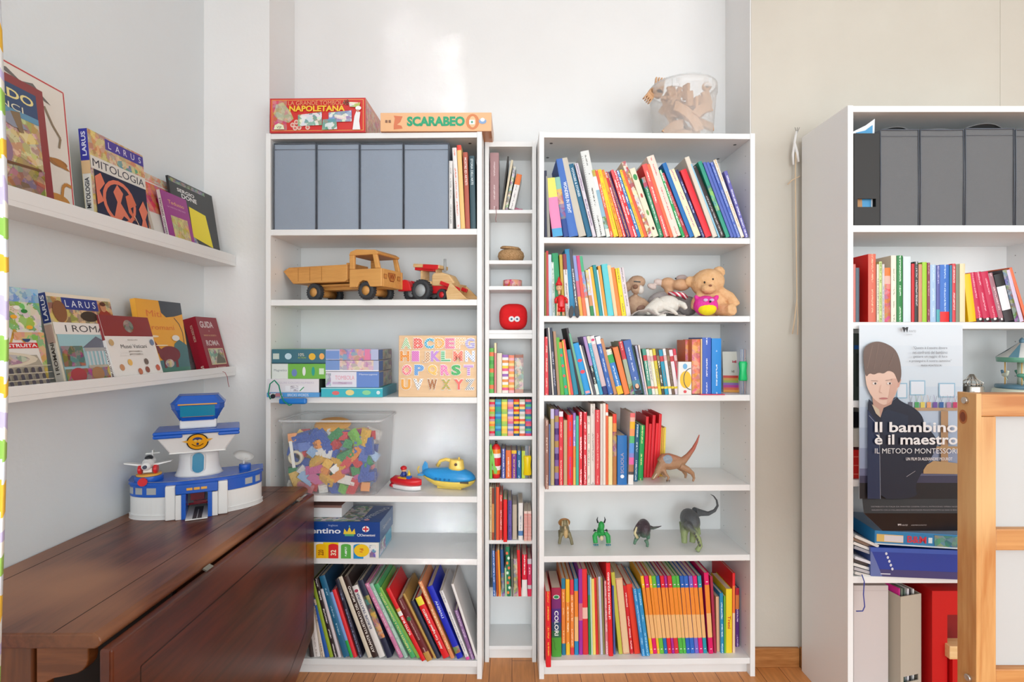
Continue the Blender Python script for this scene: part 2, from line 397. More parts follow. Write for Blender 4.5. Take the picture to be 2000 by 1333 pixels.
def shelf_books(where, base_z, yfun, rows, yaw=0, depth=.19, group=None, kind='book'):
    """rows: (desc, x0, x1, ytop, dx, colour, {options}) in pixels of the photograph at the spine plane"""
    descs = [r[0] for r in rows]; n = len(rows)
    for i, r in enumerate(rows):
        desc, x0, x1, yt, dx, base = r[:6]; o = r[6] if len(r) > 6 else {}
        Yp = yfun(.5 * (x0 + x1)) + o.get('set', 0); z = o.get('z', base_z); s = Yp / F
        Hh = Z(yt, Yp) - z; th = math.atan2(abs(dx) * s, Hh); pitch = (x1 - x0) * s
        w = max(pitch * math.cos(th) * .985, .0025)
        L = (Hh - w * math.sin(th)) / math.cos(th) if th > 0 else Hh
        sgn = 1 if dx <= 0 else -1
        D = o.get('d', depth * R.uniform(.86, 1.0)); D = min(D, o.get('dmax', 9))
        px = x0 if sgn > 0 else x1
        name = o.get('name', 'book')
        lab = o.get('label')
        if not lab:
            k = descs.count(desc)
            lab = f'{desc} {o.get("noun", "book")} on {where}'
            if k > 1:
                if i == 0: lab = f'{desc} {o.get("noun","book")} at left end of {where}'
                else:
                    lab = f'{desc} {o.get("noun","book")} right of {descs[i-1]} one, {where}'
                    pair = [j for j in range(1, n) if descs[j] == desc and descs[j-1] == descs[i-1]]
                    if len(pair) > 1 and i + 1 < n: lab = f'{desc} book between {descs[i-1]} and {descs[i+1]} ones, {where}'
        t = thing(name, lab, o.get('cat', 'book'), (X(px, Yp), Yp, z + .0004), (0, -th if sgn > 0 else th, math.radians(yaw)), o.get('group', group))
        book_mesh(t, w, D, L, sgn, base, o.get('b'), o.get('l'), o.get('t'), o.get('art'), o.get('hard', w > .008), o.get('cover'))
def o(**k): return k
W1 = 'right bookcase top shelf'
rows = [
 ('thin navy', 1064, 1069, 334, -1, '2c3048'), ('thin grey upright', 1069, 1075, 345, -5, '9a9890'),
 ('yellow pink and blue banded', 1080, 1100, 347, -16, 'e98bb8', o(b=[(0, 'f2e26a'), (.33, 'ea8cba'), (.86, '4aa6d8')])),
 ('short blue sunset picture', 1101, 1112, 346, -18, '1f3f85', o(b=[(0, '8fc4b0'), (.2, 'e0a05a', 'd0603a'), (.45, '6a3f8a', '3a4fa0'), (.7, '1f4590')])),
 ('cornflower blue white-lettered', 1112, 1130, 309, -26, '3f6fc0', o(t=('WONDERS IN SIGHT', .5, .38, 'e8eef8', -1, .4), cover='3560b0')),
 ('tall stone grey', 1131, 1146, 308, -38, 'c9c2b4'),
 ('petrol blue white-lettered', 1147, 1157, 320, -37, '1b6588', o(t=('VOYAGES & STORIES', .25, .45, 'd8e6ee', -1, .4), cover='175a78')),
 ('white mauve-lettered', 1158, 1165, 319, -36, 'd9d2dc', o(l=('7a5a8a', .02, .5))),
 ('tall white spiral bound', 1167, 1184, 294, -34, 'dfe2e0', o(l=('50504a', .6, .98), hard=False, art=lambda m, a, b, L: [m.rect(a + .0004, z_, a + .0034, z_ + .0014, '555555') for z_ in [L * (.06 + .9 * i / 34) for i in range(34)]])),
 ('orange topped landscape picture', 1185, 1193, 332, -31, '8fb8c8', o(b=[(0, 'e8703a', 'c0b040'), (.1, 'e8ecec'), (.3, '8fb8cc'), (.7, '9ac0c8', '3f7a50'), (.88, 'dfe6dc')])),
 ('thin tomato red', 1193, 1199, 332, -31, 'e8603c', o(l=('f6d8c8', .45, .7))),
 ('lemon yellow', 1199.5, 1209, 331, -35, 'f0d524', o(l=('e0902a', .2, .7))),
 ('amber yellow', 1210, 1217, 332, -37, 'f2ab2c', o(l=('d0402a', .3, .8), cover='c02a20')),
 ('red white-lettered', 1217, 1224, 336, -38, 'd42a2a', o(l=('f8e8e0', .5, .9))),
 ('dark purple', 1225, 1233, 336, -43, '4a2a6a', o(l=('e0a060', .75, .95))),
 ('salmon pink', 1233, 1239, 332, -41, 'ea5a60', o(l=('f8dcd8', .4, .75))),
 ('bright red white-lettered', 1239, 1246, 334, -42, 'e0202c', o(l=('ffffff', .35, .7))),
 ('mid blue white-lettered', 1246, 1253, 333, -44, '1f78b8', o(l=('f0f4f8', .2, .5))),
 ('sunny yellow', 1253, 1259, 332, -44, 'f2d030', o(l=('e08030', .4, .9))),
 ('vermilion', 1259, 1266, 333, -46, 'e8603a'),
 ('tall cream doodle-patterned', 1267, 1276, 315, -54, 'efe2c8', o(b=[(0, 'efe2c8', 'b8604a')])),
 ('cream green-leaf', 1276, 1288, 328, -48, 'f0e2c8', o(art=lambda m, a, b, L: (m.disc((a + b) / 2, L * .87, (b - a) * .35, .012, '3f9a58'), m.disc((a + b) / 2, L * .6, (b - a) * .18, .009, 'c0504a'), m.disc((a + b) / 2, L * .35, (b - a) * .2, .011, '6aa050'), m.disc((a + b) / 2, L * .12, (b - a) * .2, .006, '5a3020')))),
 ('emerald', 1289, 1297, 346, -37, '2f8a6a', o(l=('d8ece0', .2, .9), b=[(0, '3a8aa0', 'c04a50'), (.18, '2f8a60')])),
 ('coral red white-lettered', 1298, 1309, 320, -45, 'f05a55', o(l=('fbe6e0', .3, .95), cover='e01c20')),
 ('orange coral', 1309.5, 1316, 321, -47, 'f07048'),
 ('tall cream red-lettered', 1316.5, 1332, 303, -55, 'efdccf', o(l=('e07070', .45, .85))),
 ('green white-lettered', 1333, 1339, 332, -47, '1ba85a', o(l=('ffffff', .25, .8))),
 ('dark red thin', 1339.5, 1347, 338, -50, 'b02a3a', o(l=('d8a0a0', .7, .9))),
 ('tall royal blue', 1348, 1357, 318, -56, '1a6fb8'),
 ('cream multicolour-lettered', 1358, 1371, 330, -54, 'f2e6c2', o(l=('c07098', .05, .8))),
 ('slim navy', 1372, 1378, 332, -54, '2a2f6c', o(l=('b8c0e0', .05, .5))),
 ('scarlet', 1379, 1392, 330, -52, 'e21f30'),
 ('tall ivory', 1393, 1403, 306, -57, 'dcd3c4'),
 ('sky blue thin', 1404, 1407, 321, -56, '8fc8e4'),
 ('black dotted', 1408, 1418, 324, -58, '2c2222', o(l=('b8b0b0', .05, .95))),
 ('teal green picture', 1419, 1427, 315, -57, '2a9a80', o(b=[(0, '2a9a80'), (.32, '6ab860', '2a8a80'), (.65, '2a9a80')])),
 ('periwinkle blue', 1428, 1434, 317, -56, '5468b8'), ('periwinkle blue', 1434.5, 1440.5, 317, -56, '5068bc'), ('periwinkle blue', 1441, 1447, 317, -55, '4a66c0', o(l=('a8b8e0', .42, .55))),
 ('tall off-white', 1448, 1455, 312, -56, 'e4e1da', o(l=('e0b060', .5, .6))),
 ('violet white-lettered', 1456, 1463, 334, -43, '6a66b4', o(l=('f0f0ff', .45, .97))),
]
shelf_books(W1, R_SH[0], RY, rows, 1.2, .19, 'books on the top shelf of the right bookcase')
W2 = 'right bookcase second shelf'
gm = lambda *c: [(i / len(c), k) for i, k in enumerate(c)]
rows = [
 ('thin olive', 1064, 1067, 494, 0, '8a8040'), ('upright red', 1067.3, 1072, 491, -1, 'c83a3c'), ('pale blue', 1072.3, 1079, 498, -2, 'c8d8e6'), ('short whitish', 1079.3, 1085, 513, -3, 'd8e2dc', o(l=('90a8a0', .2, .8))),
 ('wide green', 1085.5, 1098, 495, -8, '249660'), ('olive yellow', 1098.3, 1104, 498, -6, 'c4a63c'),
 ('maroon and white', 1105, 1113.5, 497, -6, 'e4dedc', o(b=[(0, '8a3040'), (.25, 'e6e0dc')], l=('a08888', .3, .8))),
 ('tall blue', 1114, 1124, 487, -11, '2a8ab8'), ('charcoal', 1124.5, 1132, 488, -14, '4a4a56', o(l=('e8e8e8', .4, .6))),
 ('lavender to orange', 1132.5, 1139, 500, -14, '8f9cd0', o(b=[(0, '8f9cd4'), (.42, 'd06a88'), (.68, 'f0b450')])),
 ('pink to orange', 1139.3, 1146.5, 500, -14, 'd8487a', o(b=[(0, 'd8487a'), (.32, 'e85a48'), (.7, 'f0784a')])),
 ('green capped picture', 1147, 1153.5, 501, -16, 'd8e0e0', o(b=[(0, '4ab080'), (.26, '8aa8c8', 'd86a60'), (.7, 'e8dcd0')])),
 ('cream and green picture', 1154, 1161, 528, -11, 'e8c890', o(b=[(0, 'e8c878', 'd0d8e0'), (.55, 'd09060'), (.78, '2f8a50')])),
 ('thin lilac', 1161.3, 1165, 526, -13, 'e0d8e8'), ('gold', 1165.3, 1171, 522, -14, 'e8b838'), ('teal', 1171.3, 1178, 518, -14, '1f9098'),
 ('mint white thin', 1178.3, 1181, 528, -13, 'd8e8e4'), ('orange', 1181.3, 1187, 520, -14, 'f0a040'),
 ('wide turquoise', 1187.5, 1199.5, 516, -13, '5fccd4'), ('peach', 1200, 1207, 519, -14, 'f4cfa4'), ('bright orange', 1207.3, 1215, 523, -15, 'f08838'),
 ('bright yellow', 1215.3, 1223.5, 524, -14, 'f8de20', o(l=('908030', .1, .9))), ('white grey-lettered', 1224, 1233, 523, -15, 'e0d4d8', o(l=('807078', .1, .95))),
]
shelf_books(W2, R_SH[1], lambda p: RY(p) + .03, rows, 1.2, .16, 'books on the second shelf of the right bookcase')
W3 = 'right bookcase third shelf'
dots = lambda m, a, b, L: [m.disc((a + b) / 2, L * f, (b - a) * .32, .0055, 'e85048') for f in (.75, .55, .36, .15)]
rows = [
 ('red at left wall', 1064, 1071.5, 659, 0, 'e0404a', o(l=('f6c8b8', .3, .8))), ('thin black', 1072, 1078.5, 642, -5, '38303a'), ('thin white', 1079, 1082, 641, -9, 'dcd8d0'),
 ('dark navy lettered', 1082.3, 1088.5, 641, -10, '343a4c', o(l=('b0b0c0', .3, .65))), ('light brown', 1089, 1094.5, 648, -9, 'b08a6c'), ('leaf green', 1095, 1102.5, 660, -10, '62b03c'),
 ('green red-spotted', 1103, 1111, 669, -14, '2fae78', o(b=[(0, 'e8803c'), (.12, '2fae78')], art=dots)), ('mustard thin', 1111.3, 1115, 666, -14, 'e0b848'), ('coral', 1115.3, 1120.5, 664, -17, 'e85850'),
 ('teal blue', 1121, 1130.5, 683, -14, '1f88a2'), ('tall black', 1131, 1136, 641, -26, '2a2028'), ('tall pale green', 1136.3, 1142.5, 652, -28, '6fae90'),
 ('azure red-spotted', 1143, 1155, 670, -25, '1c98dc', o(art=lambda m, a, b, L: (m.disc((a + b) / 2, L * .66, (b - a) * .4, .006, 'e83848'), m.disc((a + b) / 2, L * .44, (b - a) * .4, .007, 'e83848'), m.rect(a + .003, .004, b - .003, .013, 'f0a0a8')))),
 ('white strip', 1156, 1159.5, 675, -25, 'ece8e0'), ('dark grey', 1160, 1165, 676, -26, '5a5a62'),
 ('lilac and black', 1165.3, 1171.5, 658, -27, 'b090c8', o(b=[(0, 'b090c8'), (.5, '2c3438'), (.82, 'dce8e0')], l=('e8f0e0', .5, .8))),
 ('aqua', 1172, 1178.5, 657, -27, '38a0c0', o(b=[(0, 'e0e0c8'), (.12, '38a0c4')], l=('a0d8e0', .3, .9))),
 ('pinkish grey', 1179, 1188.5, 656, -28, 'd0bcc0', o(b=[(0, 'e2e0e2'), (.14, 'd4bcc0'), (.86, '2c3070')], art=lambda m, a, b, L: m.disc((a + b) / 2, L * .93, (b - a) * .36, .005, 'd84070'))),
 ('strong blue white-lettered', 1189, 1199, 657, -27, '3464b4', o(b=[(0, 'f0f0f0'), (.13, '3464b4')], l=('c8d8f0', .2, .8))),
 ('copper brown', 1199.5, 1206, 662, -28, 'c48a60'),
 ('white green blue and yellow banded', 1207, 1219, 682, -25, '3880c8', o(b=[(0, 'e4e6e2', 'c0a0a0'), (.12, '30a858'), (.3, '3880c8'), (.82, 'f2c222')], l=('e8f0f8', .35, .75))),
 ('orange', 1220, 1231, 678, -24, 'f08040'),
 ('red and sage', 1231.5, 1240, 667, -24, 'a8b8a0', o(b=[(0, 'c83040'), (.34, 'a8b49c'), (.8, '8aa070', '5a3a30')], l=('e8c8b0', .1, .3))),
 ('blue portrait', 1240.5, 1256, 664, -24, '4a68b0', o(b=[(0, '4468b0'), (.74, '4a88a0')], l=('d8e0f0', .3, .55), art=lambda m, a, b, L: (m.disc((a + b) / 2, L * .13, (b - a) * .36, .012, '2a2028'), m.disc((a + b) / 2, L * .15, (b - a) * .24, .009, 'e8b898'), m.rect(a + .002, 0.001, b - .002, L * .07, '303038')))),
 ('dark green thin', 1256.3, 1259, 676, -23, '2a5040'), ('lilac striped', 1259.3, 1263, 676, -19, 'b8b8d0', o(l=('7a80a8', .1, .9))), ('cream thin', 1263.3, 1266, 675, -17, 'f0dcd0'),
]
shelf_books(W3, R_SH[2], lambda p: RY(p) + .012, rows, 1.2, .16, 'books on the third shelf of the right bookcase')
cm = [('green', '4a9a88'), ('white', 'e4e2da'), ('cream', 'ece8c0'), ('yellow', 'd8c430'), ('black and yellow', '4a4434'), ('blue', '1f98b8'), ('ivory', 'e8e4e4'), ('brown', '6e5440'), ('pinkish white', 'ecdce4'), ('crimson', 'd83a50')]
x = 1267; rows = []
for i, (d, c) in enumerate(cm):
    wd = 6.2 if i not in (0, 5, 8) else 7.6
    pa = 'c83a40' if i in (0, 3, 5, 8) else '8a7050' if i in (4, 7) else 'd8b0b0'
    rows.append((f'small {d} comic', x, x + wd - .4, 682 + (i % 3), -13, c, o(b=[(0, c), (.14, pa), (.26, c), (.82, 'e8d030' if i > 2 else 'e08060'), (.87, c)], l=(('8a8078' if i % 2 else 'f0f0e0'), .28, .8), hard=False, d=.13))); x += wd
shelf_books('third shelf, right bookcase', R_SH[2], lambda p: RY(p) + .014, rows, 1.2, .13, 'series of small comic books')
rows = [
 ('thin beige', 1369, 1371.5, 663, 0, 'e8c890'),
 ('thick royal blue scripted', 1372, 1389.5, 660.5, 0, '3a5fbe', o(l=('f0f0f8', .06, .9), d=.15)), ('thick azure', 1390.5, 1409.5, 662, 0, '1a88d8', o(l=('e8f4ff', .2, .6), d=.15)),
 ('marbled orange', 1352, 1368, 664, 0, 'f08850', o(b=[(0, 'f08850', 'e06a3a')], d=.1)),
 ('orange folded', 1339, 1351, 665, 0, 'ee8048', o(set=.045, b=[(0, 'ee8048', 'e06030')], d=.1)),
]
shelf_books('third shelf, right bookcase', R_SH[2] + .003, lambda p: RY(p) + .012, rows, 1.2, .15, 'thick books on the third shelf')
W4 = 'right bookcase fourth shelf'
chk = [(i / 12, ('7a5a9a', 'b08a50', '8a78b0', '4a2a70')[i % 4]) for i in range(12)]
rows = [
 ('brown sticking out', 1065, 1071.5, 822, 0, '96685a', o(set=-.055, l=('e0c8b8', .1, .95))), ('narrow blue', 1072, 1075, 830, 0, '6a80b0'),
 ('lilac topped beige', 1075.5, 1082.5, 800, 0, 'c8b888', o(b=[(0, 'c8c0e4'), (.13, 'c8b888')])), ('purple and gold checked', 1083.5, 1091.5, 801, 0, '4a2a70', o(b=chk)),
 ('red white-topped', 1092, 1100, 805, 0, 'e83848', o(b=[(0, 'ece4f0'), (.07, 'e43444')], l=('f8c8b8', .1, .55))), ('tan', 1101, 1108, 822, 0, 'c8a880'),
 ('broad red purple-lettered', 1108.5, 1119, 812, 0, 'f0282e', o(l=('8050b0', .1, .65))), ('lilac and orange', 1119.5, 1124.5, 808, 0, '9a88d0', o(b=[(0, '9a70c0'), (.1, '9a90d4'), (.46, 'e89040'), (.75, 'e8c060')], l=('f0e8ff', .1, .45))),
 ('sea green', 1125, 1130.5, 814, 0, '46b898'), ('red white-lettered', 1131, 1138, 806, 0, 'e83440', o(l=('ffffff', .3, .7), cover='d02038')), ('crimson white-lettered', 1139.5, 1146.5, 806, 0, 'e02c3c', o(l=('ffffff', .25, .62), cover='303038')),
 ('short cream', 1147, 1153, 814, 0, 'ece4d8', o(l=('a09888', .3, .6))), ('tall cream', 1153.5, 1162.5, 790, 0, 'e8e0d8', o(l=('a09890', .35, .7), set=.01)),
 ('red lettered', 1163, 1172, 802, 0, 'e04048', o(l=('f0a8a0', .05, .8))), ('pale grey', 1172.5, 1177.5, 790, 0, 'dcd4cc'), ('tall ivory', 1178, 1183, 789, 0, 'efe4d8'),
 ('orange', 1183.3, 1188, 791, 0, 'e86838', o(b=[(0, 'f06040'), (.1, 'f4f0ec'), (.14, 'e8683a')])), ('pale yellow', 1188.5, 1196.5, 815, 0, 'f2e2a2'),
 ('rust picture', 1197, 1204.5, 810, 0, 'b07040', o(b=[(0, 'e83a28'), (.13, 'e89040'), (.25, 'b07048', '8a3030'), (.6, 'b87840')])),
 ('thick blue', 1206, 1225, 852, 0, '1f70b8', o(t=('SCUOLA', .56, .33, '9a9ab8', 1, .42), d=.15, art=lambda m, a, b, L: m.disc((a + b) / 2, L * .17, (b - a) * .2, .007, 'e8f0f8'))),
 ('tall rainbow banded', 1227, 1237, 808, 4, 'f0e8e4', o(b=[(0, 'e86a6a'), (.06, 'e8b0a0'), (.12, 'f0b820'), (.22, 'ff9a60'), (.32, '58b878'), (.42, '5a98e0'), (.56, '8a88d0'), (.62, 'e868a8'), (.72, 'b07858'), (.82, '504848'), (.86, 'f0ece8')])),
 ('steel blue white-lettered', 1237.5, 1245.5, 830, 4, '1f5f80', o(set=.045, d=.17, l=('d8e4ec', .15, .9))), ('bright green', 1246, 1256, 832, 4, '18a050', o(set=.065, d=.17, l=('f0f0a0', .2, .75))),
 ('red folder', 1257, 1262.5, 815, 5, 'e82a34', o(d=.16, set=.105, name='folder', noun='folder', cat='folder')), ('short red folder', 1263, 1268.5, 829, 5, 'e8202c', o(noun='folder', name='folder', cat='folder', d=.16, set=.105)),
 ('tall red folder', 1269, 1275, 812, 6, 'e42030', o(noun='folder', name='folder', cat='folder', d=.16, set=.105)), ('glossy red folder', 1275.5, 1281, 828, 6, 'f0202c', o(noun='folder', name='folder', cat='folder', d=.16, set=.105)), ('rightmost red folder', 1281.5, 1287, 810, 6, 'e82830', o(noun='folder', name='folder', cat='folder', d=.16, set=.105)),
 ('thin gold', 1287.5, 1290.5, 836, 3, 'e0b040', o(set=.12, d=.12)), ('thin amber', 1291, 1294, 837, 3, 'e8b848', o(set=.12, d=.12)), ('thin yellow', 1294.5, 1298, 836, 3, 'f0d850', o(set=.12, d=.12)),
]
shelf_books(W4, R_SH[3], lambda p: RY(p) + .01, rows, 1.2, .19, 'books on the fourth shelf of the right bookcase')
W6 = 'right bookcase bottom shelf'
dotb = lambda c: (lambda m, a, b, L: (m.disc((a + b) / 2, L * .06, (b - a) * .22, .0014, 'f6ecec'), m.disc((a + b) / 2, L * .89, (b - a) * .25, .0017, 'f4e0ea')))
def ser(d, a, b, dx, c, yt=1126, **k): return (d, a, b, yt, dx, c, dict(b=[(0, c), (.15, 'f08c2c'), (.5, 'f0b878'), (.8, c)], art=dotb(c), **k))
rows = [
 ('red sticking far out', 1066.5, 1076.5, 1157, -1, 'e01e28', o(set=-.075, l=('f0b040', .1, .6))),
 ('thick violet and green', 1078, 1097, 1150, -1, '4a2a78', o(set=-.012, b=[(0, 'a8204a'), (.16, '7a2470'), (.3, '4a2a80'), (.5, '2a4a68'), (.62, '2a6a48'), (.72, '4aa034')], t=('COLORI', .51, .42, 'eef4f0', -1, .36), d=.16, cover='c01c20',
   art=lambda m, a, b, L: (m.disc((a + b) / 2, L * .87, (b - a) * .34, .008, 'e0e8e0'), m.disc((a + b) / 2, L * .87, (b - a) * .26, .006, '1f8a50'), m.line([(a + .006, L * .25), (a + .011, L * .2), (a + .01, L * .14), (a + .016, L * .1)], .001, '205028')))),
 ('teal ended orange', 1097.5, 1105, 1131, -1, 'e88030', o(b=[(0, '1f7898'), (.14, 'e88436'), (.85, '1f7898')], l=('f0c890', .4, .7))),
 ('yellow', 1106, 1113.5, 1133, -1, 'f0b028', o(b=[(0, 'f4bc28'), (.3, 'f09030'), (.85, 'f4c030')], l=('ffe8c0', .3, .45))), ('red and orange', 1114.5, 1121.5, 1134, -1, 'e03a30', o(b=[(0, 'e03848'), (.2, 'f08838'), (.9, 'e03840')], l=('ffd8b8', .2, .5))),
 ('blue ended orange', 1122.5, 1130, 1132, -1, '1f88c0', o(b=[(0, '1f8ac0'), (.16, 'f08a30'), (.5, 'f0c080'), (.82, '1f8ac0')])),
 ('purple', 1131, 1138.5, 1113, -1, '9030a0', o(b=[(0, '9a2a98'), (.4, 'd06a80'), (.6, 'a02aa0')])), ('red pink-edged', 1139, 1149.5, 1113, -3, 'e02838', o(b=[(0, 'e82c34'), (.45, 'f0c0b0'), (.58, 'd82a38')])),
 ('teal and green', 1150, 1154.5, 1125, -2, '2a9060', o(b=[(0, '3a80a0'), (.25, '2a8a50')])), ('thin pale green', 1155, 1158, 1129, -3, 'c8dcc8'), ('pale yellow', 1158.3, 1164, 1132, -3, 'f0d870'),
 ('brick red', 1164.3, 1169.5, 1130, -5, 'd83028'), ('thin brown', 1170, 1173, 1129, -5, 'a87850'), ('pale lilac', 1173.3, 1178, 1128, -5, 'c8c8dc'), ('thin olive', 1178.3, 1182, 1130, -5, '8a8450'),
 ('pink lettered', 1183, 1189, 1136, -3, 'e89098', o(l=('f8f0f0', .2, .9))), ('tall red white-titled', 1189.5, 1198, 1101, -6, 'e21a24', o(set=-.012, t=('LE PRIMA SUORE EQUILIBRIO', .35, .5, 'f8ece8', 1, .5), d=.17)), ('slate blue', 1198.5, 1202.5, 1145, -3, '4a5a9a'),
 ('yellow green', 1209, 1216.5, 1119, -16, 'c4c048', o(d=.2)), ('wide tan red-outlined', 1217, 1231, 1130, -15, 'e8c49a', o(art=lambda m, a, b, L: m.line([(a + .001, .003), (b - .001, .003), (b - .001, L - .003), (a + .001, L - .003), (a + .001, .003)], .0012, 'c83a3a'))),
 ('red white-spotted', 1231.5, 1238, 1145, -14, 'd41c28', o(l=('f4d8d0', .15, .4))), ('orange red', 1239.5, 1251, 1142, -16, 'e83c24', o(cover='e02a20')),
 ('sky blue', 1254, 1261.5, 1151, -18, '2a8ccc', o(set=-.014, l=('a8d4f0', .1, .9))), ('turquoise blue', 1262, 1269.5, 1151, -18, '2a90c8', o(set=-.014, l=('a8d8f0', .1, .9))),
 ser('golden yellow', 1270, 1276, -19, 'f8c020'), ser('magenta', 1276.3, 1284, -18, 'e01068'), ser('amber', 1284.3, 1289, -17, 'f4b828'), ser('grass green', 1289.3, 1297.5, -17, '6ab838'),
 ser('denim blue', 1298, 1304.5, -17, '2068b0'), ser('ruby red', 1305, 1312.5, -16, 'e01c30'), ser('plum', 1313, 1318, -16, 'a82090'), ser('rose red', 1318.3, 1326.5, -15, 'd82838'),
 ser('green', 1327, 1335, -15, '50b040'), ser('mid green', 1335.3, 1341, -15, '58b848'), ser('blue', 1341.5, 1349, -14, '2060b8'), ser('cobalt blue', 1349.5, 1357.5, -14, '2a68c4'),
 ser('violet', 1358, 1365.5, -13, '7a68c4'), ser('hot pink', 1366, 1374, -13, 'e01070'), ser('teal', 1374.5, 1381.5, -12, '1f98a8'),
 ser('wide magenta', 1385, 1394, -10, 'e00c64', 1120, set=-.004), ('dark cherry', 1395, 1400, 1127, -8, 'a82848'),
 ('short tan', 1400.5, 1407, 1167, -2, 'e8b48c', o(set=.01)), ('cerulean', 1408, 1414.5, 1160, -2, '1f88b8', o(l=('d8ecf4', .4, .8))), ('thin green', 1415, 1418, 1166, -1, '70b840'),
 ('yellow train', 1418.5, 1430.5, 1152, 0, 'f0d020', o(t=('Treni', .52, .5, 'd83a28', -1, .2), d=.15)), ('tall orange and red', 1431, 1436, 1121, 0, 'f07830', o(b=[(0, 'e01c24'), (.16, 'f07a34'), (.5, 'e8c8a8')], cover='e01418', d=.2)),
 ('purple and red', 1437, 1444, 1150, 0, '5a2a84', o(set=.04, b=[(0, 'c82038'), (.12, 'e88440'), (.36, '5a2a84')], l=('e8d8f0', .4, .95), d=.15)),
]
shelf_books(W6, R_SH[5], lambda p: RY(p) + .035, rows, 1.2, .2, 'books on the bottom shelf of the right bookcase')
W7 = 'left bookcase bottom shelf'
LB = lambda p: LY(p) + .012
rows = [
 ('dark brown', 605, 612, 1190, -12, '3a2c2a'), ('white', 613, 625.5, 1200, -12, 'e0d8d4', o(l=('a09088', .1, .7))), ('cream brown-lettered', 626, 634, 1172, -17, 'd8c8b4', o(l=('8a6850', .2, .7))), ('deep blue', 635, 643.5, 1170, -28, '1f58a8'),
 ('lime green', 644, 651, 1136, -38, '96ac30'), ('black white-lettered', 652, 660.5, 1131, -40, '2a1c20', o(l=('f0e8e8', .1, .55))), ('thin pinkish white', 661, 666.5, 1152, -36, 'd8ccd0'),
 ('petrol blue', 671, 683.5, 1125, -50, '1c6488', o(l=('b0d0e0', .15, .8), cover='163c5a')), ('light blue and green', 684, 690, 1158, -41, '7aa0d8', o(b=[(0, '7aa2da'), (.74, '30a84c')])), ('red', 690.5, 698, 1153, -43, 'e4323a'),
 ('black blue-edged', 701, 709, 1133, -48, '262436', o(l=('8a90b0', .3, .85))), ('cream', 719, 727.5, 1127, -60, 'd8ccb8', o(cover='2a2018')),
 ('thick dark brown world atlas', 728, 740.5, 1126, -61, '33201c', o(t=('ATLANTE ILLUSTRATO DEL MONDO', .53, .42, 'f0e8e0', 1, .82), cover='2a1a18')),
 ('white red-emblem', 741, 753.5, 1144, -56, 'e4e0dc', o(t=('EUROPE TRATTORIA', .35, .42, '505878', 1, .5), art=lambda m, a, b, L: m.disc((a + b) / 2, L * .93, (b - a) * .34, .006, 'b03858'))),
 ('navy golden picture', 756, 768, 1134, -60, '242a44', o(b=[(0, '242a44'), (.2, '8a6a48', '30503a'), (.42, 'd08a30', '90602a'), (.75, '242a44')])),
 ('pink lettered', 780, 789, 1140, -70, 'cc7ca4', o(l=('f0c8dc', .25, .85))), ('mint', 790, 798, 1141, -71, 'a0c4b4', o(l=('e0f0e8', .2, .9))),
 ('green yellow-lettered', 803, 814, 1141, -76, '4aac68', o(t=('LE RISPOSTE FACILI A DOMANDE DIFFICILI', .52, .42, 'e8e890', 1, .8))), ('lime', 815, 822, 1149, -78, '84c050'),
 ('red white-titled', 824, 833, 1150, -73, 'e01c24', o(set=-.018, b=[(0, 'e01c24'), (.28, 'e0a850'), (.32, 'f0ece8'), (.38, 'e01c24')], t=('TUTTO BUSI', .52, .5, 'ffffff', 1, .25))),
 ('maroon gold-footed', 834, 847, 1170, -62, '6a1c22', o(set=-.02, b=[(0, '6a1c22'), (.86, 'c09048')], l=('c8a8a0', .1, .8), art=lambda m, a, b, L: m.disc((a + b) / 2, L * .68, (b - a) * .34, .008, '2f7a48'))),
 ('thin gold', 848, 853, 1161, -63, 'c09850'), ('dark navy', 854, 862, 1175, -54, '28304a'),
 ('red yellow-topped', 866, 880, 1166, -58, 'e01c24', o(b=[(0, 'f0e040'), (.13, 'e01c24')], t=('Amici. Con Inglese! ALFABETO', .52, .45, 'fff4f0', 1, .66))),
 ('tan orange', 881, 889, 1137, -66, 'e08c5c', o(l=('f8e8c0', .5, .75))),
 ('thick ultramarine animals', 893.5, 906.5, 1145, -62, '1428bc', o(b=[(0, '1428bc'), (.84, '5a7a40', '8a5040'), (.93, '1428bc')], t=('ANIMALI', .32, .38, 'c8d4f8', -1, .24))),
 ('white pink-footed', 911, 918.5, 1155, -54, 'e8e4e4', o(set=-.006, b=[(0, 'e8e6e6'), (.96, 'e050a8')], l=('888898', .5, .95))), ('thin purple-striped', 920.5, 927.5, 1193, -34, '8a6498', o(l=('d8c8e0', .1, .9), set=-.004)),
 ('tall white', 929.5, 934.5, 1142, -49, 'eae6e4', o(set=-.004)),
]
shelf_books(W7, L_SH[5], LB, rows, -1.2, .2, 'books on the bottom shelf of the left bookcase')
rows = [
 ('slim low white', 877, 884, 315, 0, 'dedcda', o(l=('909090', .1, .9), d=.17)), ('tall white red-lettered', 891, 899.5, 289, -8, 'e8e4e2', o(l=('e07868', .4, .9), d=.2)), ('pale yellow red-topped', 900, 908.5, 284, -8, 'f4c882', o(b=[(0, 'e8483c'), (.06, 'f2c67e')], d=.2)),
 ('terracotta white-lettered', 909, 918, 298, -5, 'b45a48', o(t=('MOSTRE ED ARTISTI', .25, .5, 'f4dcd4', -1, .36), d=.2)), ('slate teal', 919, 929.5, 305, -3, '36525c', o(t=('STORIA DELL\'ARTE', .22, .45, 'd0dce0', -1, .36), d=.18)),
]
shelf_books('left bookcase top shelf', L_SH[0], lambda p: LY(p) + .003, rows, -1.2, .2, 'books beside the grey boxes')
